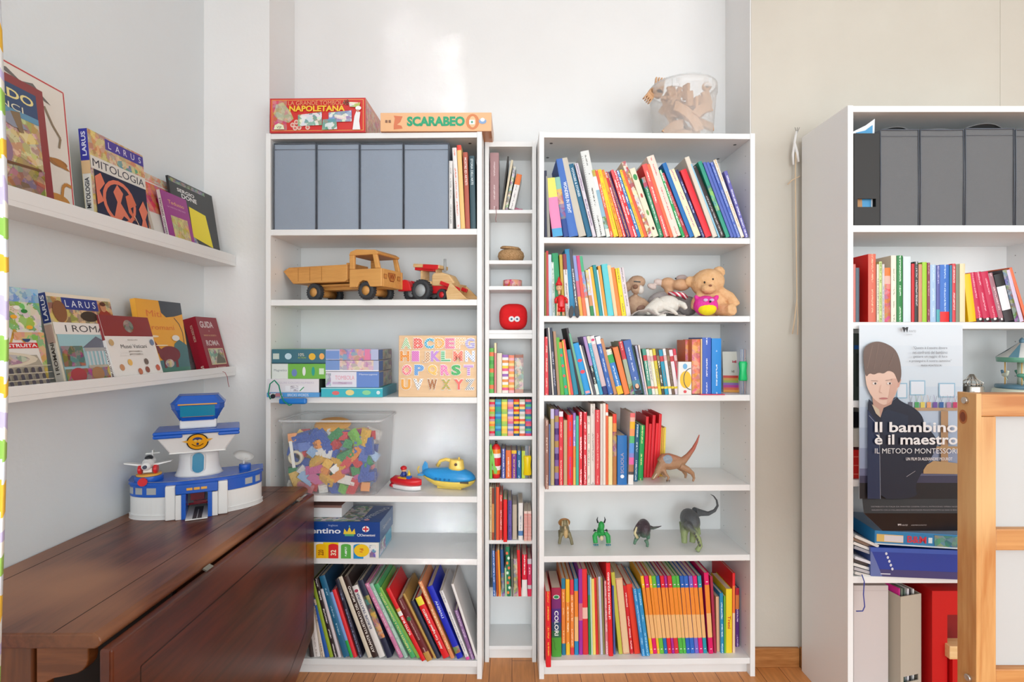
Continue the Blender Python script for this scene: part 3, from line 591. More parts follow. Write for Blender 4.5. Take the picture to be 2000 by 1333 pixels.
# ---- narrow case
NYf = lambda p: YN + .003
stp = lambda cs, n: [(i / n, cs[i % len(cs)]) for i in range(n)]
rows = [('pinkish brown ribboned', 957, 974.5, 299, 0, 'a88284', o(l=('e0d0d0', .2, .8), d=.13)),
 ('thin black', 978, 981, 306, 13, '2c2a2a', o(d=.12)), ('thin cream', 981.3, 985.5, 313, 17, 'd8ccb0', o(d=.12)), ('grey picture', 986, 991.5, 326, 17, '8a9488', o(b=[(0, '8a9488', 'd8d0c0')], d=.12)), ('white orange-topped', 993, 1004, 340, 16, 'eae8e6', o(b=[(0, 'e87a38'), (.3, 'eceae8')], l=('b0a8a8', .5, .9), d=.12))]
shelf_books('narrow bookcase top compartment', N_SH[0], NYf, rows, 0, .13, 'books in the narrow bookcase')
rows = [('green orange-spotted', 956, 964.5, 681, 0, '5fb04c', o(b=stp(['5fb04c', 'e8784a', '6ab858', '4aa048'], 11))), ('thin pink', 965.5, 969.5, 671, 0, 'e09a98', o(b=[(0, 'e8e0b0'), (.2, 'e08a8c')])), ('plain cream', 970.5, 980.5, 691, 0, 'e8dcc8'),
 ('pastel striped', 981, 993, 694, 0, 'f0e4e0', o(b=stp(['9a68b8', 'f0ece8', 'e8944a', 'f4f0e8', 'f0d040', 'e85a8a', 'f4e8e0'], 14))), ('orange and pink striped', 993.5, 1004.5, 695, 0, 'f0b0a0', o(b=stp(['f08868', 'f4b0b8', 'f0a050', 'f4d890'], 14))),
 ('brown picture', 1005.5, 1022.5, 694, 0, 'c8a890', o(b=[(0, 'a87060'), (.08, 'd8ccb8', 'a8a898'), (.9, 'c89888')], d=.12))]
shelf_books('narrow bookcase below red ball', N_SH[4], NYf, rows, 0, .12, 'books in the narrow bookcase')
S = [('red green and orange', ['b8b878', 'e01c40', 'c890a0', 'f4c050', 'f08830', 'a0c040']), ('teal and blue', ['2a88a8', '48b0d8', '1f78b8', '18a090', '1a9a88']), ('yellow and green', ['98c860', 'f4e060', 'f4c848', 'f0d050', 'b0cc50']),
     ('lilac and pink', ['8a88c8', 'e8b0c0', 'f09a90', 'e06a90', 'a898d0', 'd8d0e0']), ('red yellow and navy', ['e02a20', 'f4c030', '2a5080', 'f0d040']), ('cream and orange', ['c8c8b0', 'f0e8e0', 'e86a48', 'f8e080', '6090b0', 'e8dcd8']), ('green blue and pink', ['e06070', '2a6890', '50b870', '4a80c0', 'd84070'])]
bx = [956, 967.2, 979.6, 991.6, 1003.6, 1014.6, 1026.2, 1038.6]
shelf_books('narrow bookcase', N_SH[5], NYf, [(f'{d} horizontally striped', bx[i], bx[i + 1] - .6, 781.5, 0, cs[1], o(b=stp(cs, 15), d=.13)) for i, (d, cs) in enumerate(S)], 0, .13, 'striped books filling a narrow compartment')
rows = [('violet', 979.5, 987, 878, 0, '4a55a8', o(l=('e8e8f8', .4, .7))), ('orange white-lettered', 988, 998.5, 881, 0, 'ec7438', o(l=('f8e8d8', .2, .8))), ('purple yellow-topped', 999.3, 1009, 881, 0, '7a3a9a', o(b=[(0, 'f0c030'), (.12, '7a3a9a')], l=('f4c860', .25, .7))),
 ('dark teal blue', 1009.8, 1018, 882, 0, '1a68a0', o(l=('e0f0f8', .1, .8))), ('lime', 1019, 1027, 882, 0, 'c4d84c')]
shelf_books('narrow bookcase by striped bottle', N_SH[6], lambda p: YN + .012, rows, 0, .12, 'books in the narrow bookcase')
rows = [('cream', 956.5, 960.5, 953, 0, 'd8c8a0', o(l=('a09070', .2, .9))), ('orange and brown', 961, 965, 955, 0, 'e0904c', o(b=[(0, '8a3820'), (.3, 'e0904c'), (.85, 'a84828')])), ('thin dark', 965.5, 968.5, 954, 0, '5a5458'), ('orange red', 969, 975, 953, 0, 'ec5a34'),
 ('red white-lettered', 975.5, 981.5, 968, 0, 'ec3c34', o(l=('ffd8d0', .15, .7))), ('red sticking out', 983, 990.5, 977, 0, 'e8141c', o(set=-.02, cover='4a9a30')), ('violet', 992, 999.5, 979, 0, '6a58a8', o(l=('3a3080', .1, .6))), ('beige', 1001, 1009.5, 987, 0, 'c8b8a4', o(set=.008)),
 ('white blue-patched', 1012.5, 1021.5, 984, 0, 'f0ece8', o(b=[(0, 'f0ece8'), (.75, '5a88c0'), (.88, 'f0ece8')], l=('a0a8b8', .2, .7)))]
shelf_books('narrow bookcase, second shelf up', N_SH[7], NYf, rows, 0, .15, 'books in the narrow bookcase')
zz = lambda m, a, b, L: [m.line([(a + (b - a) * k / 4, L * f + (.002 if k % 2 else 0)) for k in range(5)], .0018, 'e8403c') for f in [.05 + .05 * i for i in range(18)]]
rows = [('left red zigzag', 1023.5, 1030.3, 1000, 0, 'f0d8cc', o(art=zz)), ('right red zigzag', 1030.8, 1037.8, 1000, 0, 'f0d8cc', o(art=zz))]
shelf_books('narrow bookcase', N_SH[7], lambda p: YN - .012, rows, 0, .13, 'books in the narrow bookcase')
lf = lambda m, a, b, L: [m.disc(a + (b - a) * (.3 + .4 * (i % 2)), L * (.08 + .1 * i), (b - a) * .32, .006, ('f08848', 'd8ecd8', 'e8704a')[i % 3]) for i in range(9)]
rows = [('blue', 963, 968.5, 1077, -2, '3a68b0', o(l=('c8d4f0', .3, .9))), ('rust', 969.5, 974, 1079, -2, 'b04a20'), ('orange', 974.5, 978.5, 1076, -3, 'f09a2c'), ('blue picture', 980, 986, 1075, -3, '2a5890', o(b=[(0, '2a5890'), (.5, '8a8898', '405880')])),
 ('thin pale green', 986.5, 990, 1111, -1, 'a8c898'), ('green and orange leafy', 990.5, 998, 1070, -3, '188058', o(art=lf)), ('thin grey', 999, 1003, 1093, -1, '6a6a60'), ('speckled beige', 1004, 1011.5, 1093, -1, 'c0a880', o(b=[(0, 'c8b088', '8a8068')])),
 ('bright red', 1012.5, 1018.5, 1076, -3, 'e01c24'), ('red and white', 1019.5, 1029.5, 1085, 0, 'e01434', o(b=[(0, 'e01434'), (.6, 'f0ece8')], l=('fff0f0', .1, .95))), ('pink red', 1030.5, 1038.2, 1093, 0, 'd83060', o(b=[(0, 'd8c8d0'), (.14, 'd83060'), (.7, 'd0c8cc'), (.8, 'e02450')], l=('f8d0d8', .15, .65)))]
shelf_books('narrow bookcase, lowest row', .2585, lambda p: YN - .006, rows, 0, .14, 'books in the narrow bookcase')
# ---- far right case
FY = lambda p: YF_ + .003
crb = lambda m, a, b, L: m.disc((a + b) / 2, .008, (b - a) * .2, .004, 'f0e8e8')
rows = [('thin dusty pink', 1667, 1671.5, 517, 0, 'cc7870'), ('slate', 1672, 1679, 524, 0, '50606c'),
 ('large salmon red', 1696.5, 1711.5, 497, 0, 'd86a54', o(l=('f0b898', .2, .8), cover='e02018', d=.22)), ('thin cream', 1713, 1717, 517, 0, 'e0dcc8', o(l=('808070', .7, .95))), ('lime and white', 1717.5, 1723, 512, 0, 'c8d890', o(l=('70883a', .05, .25))),
 ('pale lilac', 1723.5, 1728, 517, 0, 'd0c8c8', o(l=('8890a8', .1, .9))), ('short orange red picture', 1728.5, 1740, 524, 0, 'e04038', o(b=[(0, 'e07830'), (.15, 'e8b0a0'), (.3, 'e04038', 'c02838'), (.75, 'd84a30', 'c8503a')])),
 ('tall cream', 1741, 1751.5, 500, 0, 'e6e2d0', o(l=('b0a890', .1, .9), cover='dcd6c0')), ('dark green white-lettered', 1752.5, 1764, 500, 0, '2a8040', o(l=('d8f0d8', .08, .45))), ('tall bluish white', 1765, 1780, 502, 0, 'd6e0e4', o(cover='c8d4d8')),
 ('bright red', 1781, 1786.5, 516, 0, 'd02830', o()), ('black', 1787, 1794, 512, 0, '303030', o(l=('c8c8c8', .05, .9))), ('tan orange', 1794.5, 1801.5, 517, 0, 'd09474'), ('apple green', 1802, 1811, 513, 0, 'a0cc34'),
 ('maroon', 1811.5, 1817, 514, 0, '8a3244', o(l=('c89098', .2, .6))), ('powder blue', 1817.5, 1829, 518, 0, 'a8c4e2', o(l=('d0e0f0', .1, .6))), ('slate violet', 1829.5, 1836.5, 519, 0, '5a60a4', o(b=[(0, '5a60a4'), (.78, '50a8b0')], l=('b0b0d8', .2, .7))),
 ('wide blue red-footed', 1837, 1855, 518, 0, '3a70c4', o(b=[(0, '3a70c4'), (.82, 'e01c20')], l=('b8d0f0', .3, .8))), ('thin petrol', 1855.5, 1860, 519, 0, '2a80a0'), ('red white-lettered', 1860.5, 1867, 516, 0, 'd8424a', o(l=('f4c8c8', .1, .9))),
 ('olive grey', 1867.5, 1875, 517, 0, '84866f'), ('cream buff', 1875.5, 1886, 516, 0, 'e8d6ae'),
 ('golden yellow', 1893, 1908, 535, -10, 'f2c000'), ('crimson', 1909, 1922.5, 532, -17, 'c01448', o(b=[(0, 'c41a4a'), (.93, '2a2020')], l=('e8a0b0', .1, .85), art=crb)), ('crimson', 1923, 1937, 531, -20, 'c01448', o(b=[(0, 'c41a4a'), (.93, '2a2020')], l=('e8a0b0', .1, .85), art=crb)),
 ('crimson', 1937.5, 1952.5, 530, -22, 'c01448', o(b=[(0, 'c41a4a'), (.93, '2a2020')], l=('e8a0b0', .1, .85), art=crb)), ('rose brown', 1953, 1963, 533, -24, 'a07078', o(b=[(0, 'a0707a'), (.93, '302428')], l=('e0c0c4', .2, .8), art=crb)),
 ('thick black white-labelled', 1964, 1982, 534, -23, '1c1a1c', o(b=[(0, '1c1a1c'), (.26, 'e2e2e6'), (.76, '2a2226')])), ('dark photo', 1983, 1992, 527, -25, '505058', o(b=[(0, '707078', '303030')])), ('pale lilac', 1993, 2001, 527, -28, 'd0c0d8'), ('orange', 2004, 2010, 523, -33, 'e87048')]
shelf_books('far right bookcase', F_SH[1], FY, rows, 0, .15, 'books in the far right bookcase')
# ================================================================ books shown face-out on the picture ledges
def faceout(label, z0, y0, y1, H_, th, xb, art, cover='e8e4dc', spine=None, sp_let=None, spt=None, bulge=0, group=None, xtop=None, name='book'):
    """cover runs from world y0 (near) to y1; stands at x=xb, leans back until its top touches the wall"""
    w = y1 - y0; xt = xtop if xtop is not None else XL + th + .004
    a = math.asin(min(.5, max(0, (xb - xt) / H_)))
    t = thing(name, label, 'book', (xb, y0, z0), (-a, 0, PI / 2), group)
    m = MB(); N = 8
    # front board as a slightly bowed sheet
    m.box(0, w, 0, .0016, 0, H_, cover)
    m.box(0, w, th - .0016, th, 0, H_, cover)
    m.box(0, .0016, .0016, th - .0016, 0, H_, spine or cover)
    if sp_let or spt:
        mm = m.M; m.M = Matrix.Rotation(-PI / 2, 4, 'Z') @ Matrix.Translation((-th, 0, 0))
        if sp_let: m.rect(th * .12, H_ * sp_let[1], th * .88, H_ * sp_let[2], spine or cover, sp_let[0], .5)
        for q in (spt or []):
            if len(q) == 3: m.rect(0.0003, H_ * q[0], th - .0003, H_ * q[1], q[2])
            else: m.text(q[0], th / 2, H_ * q[1], th * q[2], q[3], w=H_ * q[5], rot=90 * q[4], bold=True)
        m.M = mm; m.lay = 0
    art(m, w, H_)
    m.build('cover', GLOSS, t)
    MB().box(.0017, w - .003, .0017, th - .0017, .003, H_ - .003).build('page_block', PAGES, t)
    return t
def fr(m, w, h, x0, z0, x1, z1, c, *a): m.rect(w * x0, h * z0, w * x1, h * z1, c, *a)
def el(m, w, h, x, z, rx, rz, c, *a): m.disc(w * x, h * z, w * rx, h * rz, c, *a)
def pl(m, w, h, pts, c, *a): m.poly([(w * p[0], h * p[1]) for p in pts], c, *a)
def tx(m, w, h, t, x, z, hh, c, ww=None, **k): m.text(t, w * x, h * z, h * hh, c, w=(w * ww if ww else None), **k)
ZU, ZD = 1.560, 1.1395
def art(m, w, h):   # dinosaur atlas
    fr(m, w, h, 0, 0, 1, 1, 'e4ded4'); m.line([(.004, .004), (w - .004, .004), (w - .004, h - .004), (.004, h - .004), (.004, .004)], .0035, 'c02834')
    fr(m, w, h, .25, .1, .72, .82, 'd8d4ca'); m.line([(w * .25, h * .08), (w * .72, h * .08), (w * .72, h * .82), (w * .25, h * .82)], .002, 'c02834')
    tx(m, w, h, 'ILLUSTRATO', .45, .76, .035, '8a8078', .42); tx(m, w, h, 'DINOSAURI', .42, .62, .085, 'c02834', .58, bold=True)
    pl(m, w, h, [(.45, .93), (.6, .9), (.72, .86), (.86, .83), (.78, .88), (.72, .93), (.62, .9), (.52, .95)], '6a6460')
    m.line([(w * .8, h * .8), (w * .86, h * .68), (w * .92, h * .6), (w * .9, h * .52)], .006, '8a7a60')
    el(m, w, h, .88, .4, .08, .03, 'a0703c'); pl(m, w, h, [(.8, .42), (.9, .43), (.98, .36), (.9, .37)], 'b07838')
    el(m, w, h, .84, .1, .11, .055, 'c88a3c'); m.line([(w * .88, h * .12), (w * .9, h * .22), (w * .93, h * .25), (w * .98, h * .24)], .008, 'c08438')
faceout('large white dinosaur atlas with red border, partly behind the curtain', ZU, 1.03, 1.362, .322, .012, -1.105, art, 'c8c0b4', xtop=-1.135)
def art(m, w, h):   # painter picture book
    fr(m, w, h, 0, 0, 1, 1, '8a3030'); fr(m, w, h, .02, .02, .93, .93, 'd8c48c', 'b89458', 1.0); fr(m, w, h, .02, .72, .93, .93, '24406a')
    fr(m, w, h, .02, .68, .93, .73, '5a90b0'); tx(m, w, h, 'LEONARDO', .5, .85, .075, 'e8d890', .8, bold=True); tx(m, w, h, 'DA VINCI', .55, .75, .05, 'e0dcc0', .5)
    el(m, w, h, .4, .36, .09, .14, 'c88858'); el(m, w, h, .42, .52, .035, .03, 'e0b890'); fr(m, w, h, .37, .55, .47, .575, 'a83038')
    el(m, w, h, .6, .38, .07, .11, '907088'); el(m, w, h, .6, .49, .03, .028, 'd8a880'); el(m, w, h, .26, .2, .16, .08, 'c08050')
    pl(m, w, h, [(.5, .02), (.9, .02), (.93, .3), (.72, .36)], '9a6c34', '7a5028', 1.0); pl(m, w, h, [(.55, .62), (.68, .7), (.82, .6), (.7, .58)], '8a90a0'); pl(m, w, h, [(.68, .7), (.74, .56), (.78, .56), (.76, .72)], '806848')
    m.line([(w * .58, h * .28), (w * .9, h * .3)], .006, '6a4420')
faceout('picture book of an inventor at work, red spine edge, beside the dinosaur atlas', ZU, .985, 1.281, .286, .012, -1.088, art, '8a3030', xtop=-1.12)
MUL = dict(spt=[(.62, 1, '3a3a9a'), (.5, .62, 'd8b890')])
def art(m, w, h):   # Middle Ages title behind
    fr(m, w, h, 0, 0, 1, 1, 'd8cdb4', 'c8a878', 1.0); fr(m, w, h, .02, .55, .98, .98, 'ded6c8'); fr(m, w, h, .45, .88, .6, .94, '5a7060'); fr(m, w, h, .63, .88, .78, .94, '8a4838')
    tx(m, w, h, 'MEDIOEVO', .5, .74, .09, '9a5a30', .9, bold=True); fr(m, w, h, .05, .02, .95, .5, 'c09048', '6a4030', 1.0); el(m, w, h, .75, .25, .16, .12, 'd0a038', 'a05020', 1.0)
faceout('medieval history cover, mostly hidden behind the mythology book', ZU, 1.50, 1.70, .266, .008, -1.112, art, 'd8cdb4')
def art(m, w, h):
    fr(m, w, h, 0, 0, 1, 1, 'e0c084', 'c89060', 1.0); fr(m, w, h, .28, .86, 1, .98, '4a3c9a')
    for i, c in enumerate('LARUS'): tx(m, w, h, c, .36 + .14 * i, .92, .07, 'e8e4f4')
    el(m, w, h, .66, .76, .2, .055, '2f8a86', 'd0c090', 1.0); fr(m, w, h, 0, .58, 1, .72, 'e0dcd4'); tx(m, w, h, 'MITOLOGIA', .5, .65, .085, '3a3844', .94)
    fr(m, w, h, .04, .02, .99, .58, '22203a'); el(m, w, h, .45, .3, .3, .25, 'e0785a'); el(m, w, h, .45, .3, .25, .205, '2a2238')
    pl(m, w, h, [(.3, .06), (.4, .3), (.34, .4), (.42, .5), (.52, .42), (.46, .3), (.56, .2), (.66, .1), (.5, .16), (.42, .08)], 'e07a5c'); pl(m, w, h, [(.56, .4), (.68, .46), (.76, .34), (.64, .28), (.72, .14), (.6, .22)], 'd8704e')
    pl(m, w, h, [(.04, .5), (.14, .56), (.2, .46), (.1, .36), (.16, .26), (.05, .2)], 'e07a5c'); pl(m, w, h, [(.8, .02), (.86, .18), (.8, .3), (.9, .42), (.98, .3), (.92, .2), (.98, .04)], 'e07a5c'); m.line([(w * .7, h * .2), (w * .78, h * .1), (w * .74, h * .06)], .003, 'e8c0a0')
faceout('mythology book with red-figure pottery cover and purple-topped spine', ZU, 1.40, 1.61, .246, .023, -1.085, art, 'e0d0a8', spine='dcd8d0', xtop=-1.107,
        spt=[(.66, 1, '3c3c9c'), (.52, .66, 'd8b488'), ('LARUS', .84, .5, 'e0e0f0', 1, .26), ('1001 MITOLOGIA', .25, .5, '404048', 1, .46)])
def art(m, w, h):
    fr(m, w, h, 0, 0, 1, 1, 'e0dcd4'); fr(m, w, h, 0, .88, 1, 1, 'd8b8a0', 'e07050', 1.0); fr(m, w, h, 0, .42, 1, .86, 'e05030', 'd83020', 1.0); tx(m, w, h, 'JAI', .08, .93, .05, 'c03a50')
faceout('white book with an orange red cover panel, behind the magenta booklet', ZU, 1.668, 1.84, .232, .02, -1.10, art, 'e2ddd2')
def art(m, w, h):
    fr(m, w, h, 0, 0, 1, 1, '2e3032'); fr(m, w, h, 0, .93, .8, .985, '787a70', '404438', 1.0); tx(m, w, h, 'SERGIO', .34, .85, .05, 'e8e8e8', .38, bold=True); tx(m, w, h, 'DONE', .4, .78, .065, 'f0f0f0', .34, bold=True)
    pl(m, w, h, [(.36, .22), (.82, .14), (.74, .62), (.36, .66)], 'f2de10'); pl(m, w, h, [(.2, .02), (.3, .24), (.42, .2), (.52, .08), (.5, .02)], '4a4870', '8080a8', 1.0); el(m, w, h, .9, .06, .07, .05, '48a8d8')
faceout('black paperback with a yellow painted shape at the ledge end', ZU, 1.78, 2.04, .243, .008, -1.103, art, '2e3032', xtop=-1.14)
def art(m, w, h):
    fr(m, w, h, 0, 0, 1, 1, '9a2a86'); tx(m, w, h, 'Tedusso', .52, .82, .07, 'e8b060', .62, shear=.2); tx(m, w, h, 'LA MISTICA FRA NOI', .5, .72, .025, 'd8a8c8', .7)
    fr(m, w, h, .2, .1, .85, .56, 'd8bc58', 'c8a848', 1.0)
    for i in range(5): m.line([(w * (.3 + .09 * i), h * (.2 + .04 * (i % 2))), (w * (.35 + .09 * i), h * (.34 + .05 * ((i + 1) % 2))), (w * (.32 + .08 * i), h * .46)], .0008, '907838')
faceout('small magenta booklet with a pale yellow picture panel', ZU, 1.71, 1.846, .178, .014, -1.083, art, '9a2a86', spine='e4e0dc', xtop=-1.12, spt=[('FEBBRASSO SPIRITUALE', .5, .45, '806878', 1, .7)])
# lower ledge
def art(m, w, h):
    fr(m, w, h, 0, 0, 1, 1, 'd8e0d0'); fr(m, w, h, 0, .86, 1, 1, '6aa8dc', 'b0d0e8', 1.0); fr(m, w, h, 0, .55, 1, .86, '7ab850', 'e8e0d0', 1.0)
    for i in range(16): el(m, w, h, (.37 * i * 1.7) % 1 * .9 + .05, .58 + (.23 * i) % .25, .03, .02, ('e04830', 'f0b030', '3a70c0', '308a40', 'f4f0e8')[i % 5])
    fr(m, w, h, 0, .36, .7, .6, 'e4e0ea'); tx(m, w, h, 'ROMA', .34, .47, .13, '7a2a6a', .6); fr(m, w, h, 0, .2, .72, .36, '8a2a50'); tx(m, w, h, 'Kids', .46, .28, .1, 'f0d040', .36, bold=True); fr(m, w, h, .72, .2, 1, .56, '8ab860', 'e0a870', 1.0); fr(m, w, h, 0, 0, 1, .2, 'd8a050', 'b07038', 1.0)
faceout('colourful city guide for kids behind the amphitheatre booklet', ZD, 1.0, 1.28, .234, .01, -1.105, art, 'd8e0d0', xtop=-1.13)
def art(m, w, h):
    fr(m, w, h, 0, 0, 1, 1, 'e4e0da'); fr(m, w, h, 0, .95, 1, 1, 'c8302c'); tx(m, w, h, 'ROMA', .56, .78, .2, 'c89a3c', .66); el(m, w, h, .9, .74, .04, .05, '284870')
    fr(m, w, h, .5, .6, 1, .68, 'd0282c'); tx(m, w, h, 'RICOSTRUITA', .76, .64, .05, 'f4f0f0', .46, bold=True)
    pl(m, w, h, [(0, 0), (.98, 0), (1, .32), (.96, .5), (0, .5)], 'a8a090'); el(m, w, h, .4, .44, .56, .13, 'd8cdb8'); el(m, w, h, .4, .44, .48, .095, '8a7a68', 'c0b098', 1.0)
    for r_, z_ in enumerate((.24, .14, .045)):
        for i in range(14): fr(m, w, h, .03 + i * .068, z_, .065 + i * .068, z_ + .055, '4a4854'); el(m, w, h, .0475 + i * .068, z_ + .055, .0175, .02, '4a4854')
    for i in range(3): m.line([(0, h * (.12 + .1 * i)), (w, h * (.12 + .1 * i))], .0012, 'd8d0c0')
faceout('booklet with the ancient amphitheatre and a red strip on its cover', ZD, 1.0, 1.257, .162, .012, -1.082, art, 'e4e0da', xtop=-1.125)
def art(m, w, h):
    fr(m, w, h, 0, 0, 1, 1, 'ece0cc'); fr(m, w, h, 0, .68, 1, .96, 'd8b068', '9a7040', 1.0); fr(m, w, h, .2, .83, .76, .96, '2a3a8a')
    for i, c in enumerate('LARUS'): tx(m, w, h, c, .27 + .105 * i, .895, .075, 'e8ecf4')
    el(m, w, h, .58, .76, .14, .06, '3a302a'); el(m, w, h, .14, .8, .1, .12, '8a5a3a'); el(m, w, h, .85, .74, .12, .11, '9a3428'); el(m, w, h, .84, .88, .05, .055, 'c88c68'); el(m, w, h, .84, .92, .05, .025, '5a3020')
    fr(m, w, h, 0, .55, 1, .68, 'e8e4e0'); tx(m, w, h, 'I ROMANI', .56, .615, .075, '4a4a50', .8)
    fr(m, w, h, .02, .02, .98, .55, '9cc4cc'); pl(m, w, h, [(.35, .4), (.6, .53), (.9, .4)], '6a7080'); fr(m, w, h, .38, .36, .87, .4, 'a8a8a8')
    for i in range(8): fr(m, w, h, .4 + i * .06, .2, .43 + i * .06, .36, 'c8ccd0')
    fr(m, w, h, .38, .16, .9, .2, 'b0a898'); fr(m, w, h, .02, .2, .34, .42, '8a5048', '503838', 1.0); fr(m, w, h, .02, .02, .98, .17, '6a5040', 'a83838', 1.0)
    el(m, w, h, .2, .1, .12, .08, 'a83a40'); el(m, w, h, .5, .1, .1, .08, 'a87850'); el(m, w, h, .72, .12, .06, .07, 'c8b060'); el(m, w, h, .86, .07, .1, .05, '405060')
faceout('ancient Romans book with temple cover and blue-topped spine', ZD, 1.318, 1.528, .236, .02, -1.095, art, 'ece0cc', spine='dcd4c8', xtop=-1.145,
        spt=[(.68, 1, '26387a'), (.46, .66, 'c8a898'), ('LARUS', .84, .5, 'e8e8f0', 1, .27), ('I ROMANI', .3, .45, '4a4038', 1, .34)])
def art(m, w, h):
    fr(m, w, h, 0, 0, 1, 1, 'eeaa3a'); pl(m, w, h, [(.48, 1), (.5, .84), (.6, .78), (.8, .8), (1, .84), (1, 1)], '454c54'); tx(m, w, h, 'Miti', .34, .82, .085, 'e0783a', .32); tx(m, w, h, 'romani', .5, .64, .06, 'e07838', .5)
    m.line([(w * .78, h * .78), (w * .88, h * .7), (w * .94, h * .58), (w * .94, h * .4), (w * .98, h * .3)], .003, '454c54')
    pl(m, w, h, [(.3, .02), (.32, .2), (.6, .22), (.7, .42), (.82, .48), (1, .4), (1, .02)], '4a7478'); el(m, w, h, .56, .28, .24, .11, '7a3038'); pl(m, w, h, [(.26, .46), (.36, .36), (.46, .34), (.42, .24), (.3, .3)], '7a3038'); fr(m, w, h, .66, .1, .72, .28, '7a3038'); fr(m, w, h, .4, .1, .45, .26, '7a3038')
    el(m, w, h, .52, .16, .1, .055, 'c8b898', 'a08878', 1.0); fr(m, w, h, 0, 0, 1, .1, '4a8070'); el(m, w, h, .26, .52, .1, .014, 'f0dcb8'); el(m, w, h, .74, .5, .09, .04, 'e8e4dc'); el(m, w, h, .4, .4, .14, .008, 'f0e0c0')
faceout('orange myths book with a dark red wolf on the cover', ZD, 1.62, 1.842, .243, .016, -1.1, art, 'eeaa3a', xtop=-1.137)
def art(m, w, h):
    fr(m, w, h, 0, 0, 1, 1, 'eae6e2'); fr(m, w, h, 0, .68, 1, 1, '8c3236'); el(m, w, h, .52, .84, .1, .1, '5a3030', '806050', 1.0); tx(m, w, h, 'Musei Vaticani', .52, .52, .06, '404048', .54, shear=.2)
    fr(m, w, h, .2, .42, .84, .45, 'eae6e2', 'a09890', .5); fr(m, w, h, .2, .375, .84, .405, 'eae6e2', 'a09890', .5); tx(m, w, h, 'EDIZIONI', .52, .62, .018, 'a09890', .2)
    for x, z, c in ((.16, .2, 'c89068'), (.34, .27, 'e8b860'), (.5, .12, 'c07050'), (.66, .14, '905040'), (.68, .27, '70605a'), (.9, .16, 'c86048'), (.08, .58, 'c8a878'), (.92, .58, '7080a0')): el(m, w, h, x, z, .045, .05, c)
    for i in range(11): fr(m, w, h, .1 + .075 * i, .03, .13 + .075 * i, .055, '6a5a50')
faceout('vatican museums children\'s book, white cover with dark red band', ZD, 1.465, 1.663, .19, .014, -1.0755, art, 'eae6e2', spine='e4e0dc', xtop=-1.128, spt=[(.62, 1, '8c3236'), ('MUSEI VATICANI', .3, .4, '706468', 1, .44)])
def art(m, w, h):
    fr(m, w, h, 0, 0, 1, 1, '8a1c2c'); tx(m, w, h, 'GUIDA', .42, .86, .12, 'd8c8c8', .62, bold=True); tx(m, w, h, 'INSOLITA E SEGRETA', .46, .66, .03, 'd8a878', .6); tx(m, w, h, 'DI', .46, .74, .02, 'd8c8c8'); tx(m, w, h, 'ROMA', .48, .52, .1, 'd0bcbc', .62, bold=True)
    fr(m, w, h, .16, .12, .9, .42, 'c8b890'); fr(m, w, h, .19, .14, .87, .4, 'b8b090', '787458', 1.0); pl(m, w, h, [(.4, .14), (.5, .26), (.62, .34), (.74, .26), (.87, .22), (.87, .14)], '5a5a48'); fr(m, w, h, .3, .06, .8, .075, 'c89890')
gu = faceout('thick dark red city guide with white lettering and a ribbon marker', ZD, 1.925, 2.06, .206, .046, -1.08, art, '8a1c2c', spine='9c1c30', xtop=-1.135, spt=[('ROMA INSOLITA', .72, .2, 'd8b0a0', 1, .3), ('S', .1, .3, 'e8d0c0', 0, .06)])
MB().tube([(.05, -.002, .02), (.051, -.006, -.0), (.049, -.024, -.012), (.052, -.026, -.03), (.05, -.024, -.05), (.053, -.022, -.067)], .0009, '9a2030', 5).build('ribbon', FELT, gu)
# ribbon of the brown book in the narrow case
MB().tube([(0, 0, .012), (0, -.006, .002), (.001, -.008, -.02), (-.002, -.006, -.04), (.0, -.006, -.05)], .0012, 'a07070', 5).build('ribbon', FELT, next(o_ for o_ in bpy.data.objects if o_.get('label', '').startswith('pinkish brown ribboned'))).location = (.024, 0, 0)
# ================================================================ left bookcase contents
def boxthing(name, label, cat, px0, px1, py0, py1, Y, depth, col, art=None, yaw=-1.2, mat=None, z=None, group=None, lid=None, bev=.0012):
    """cardboard box: front face between the pixel columns and rows at distance Y"""
    w = X(px1, Y) - X(px0, Y); z0 = z if z is not None else Z(py1, Y); h = Z(py0, Y) - z0
    t = thing(name, label, cat, (X(px0, Y), Y, z0), (0, 0, math.radians(yaw)), group)
    m = MB(); m.box(0, w, 0, depth, 0, h, col)
    if lid: m.c[-6:] = [(*lin(lid.get(i, col)), 1) for i in range(6)]
    m.build('carton', GLOSS, t, bevel=bev)
    m = MB(); m.rect(.001, .001, w - .001, h - .001, col); m.lift()
    if art: art(m, w, h); m.build('printed_front', GLOSS, t)
    return t
def sideart(t, w, depth, h, fn):
    m = MB(); m.M = Matrix.Translation((w, 0, 0)) @ Matrix.Rotation(PI / 2, 4, 'Z'); m.lift(); fn(m, depth, h); return m.build('printed_side', GLOSS, t)
def topart(t, w, depth, h, fn):
    m = MB(); m.M = Matrix.Translation((0, 0, h)) @ Matrix.Rotation(-PI / 2, 4, 'X'); m.lift(); fn(m, w, depth); return m.build('printed_top', GLOSS, t)
YL0 = 1.995
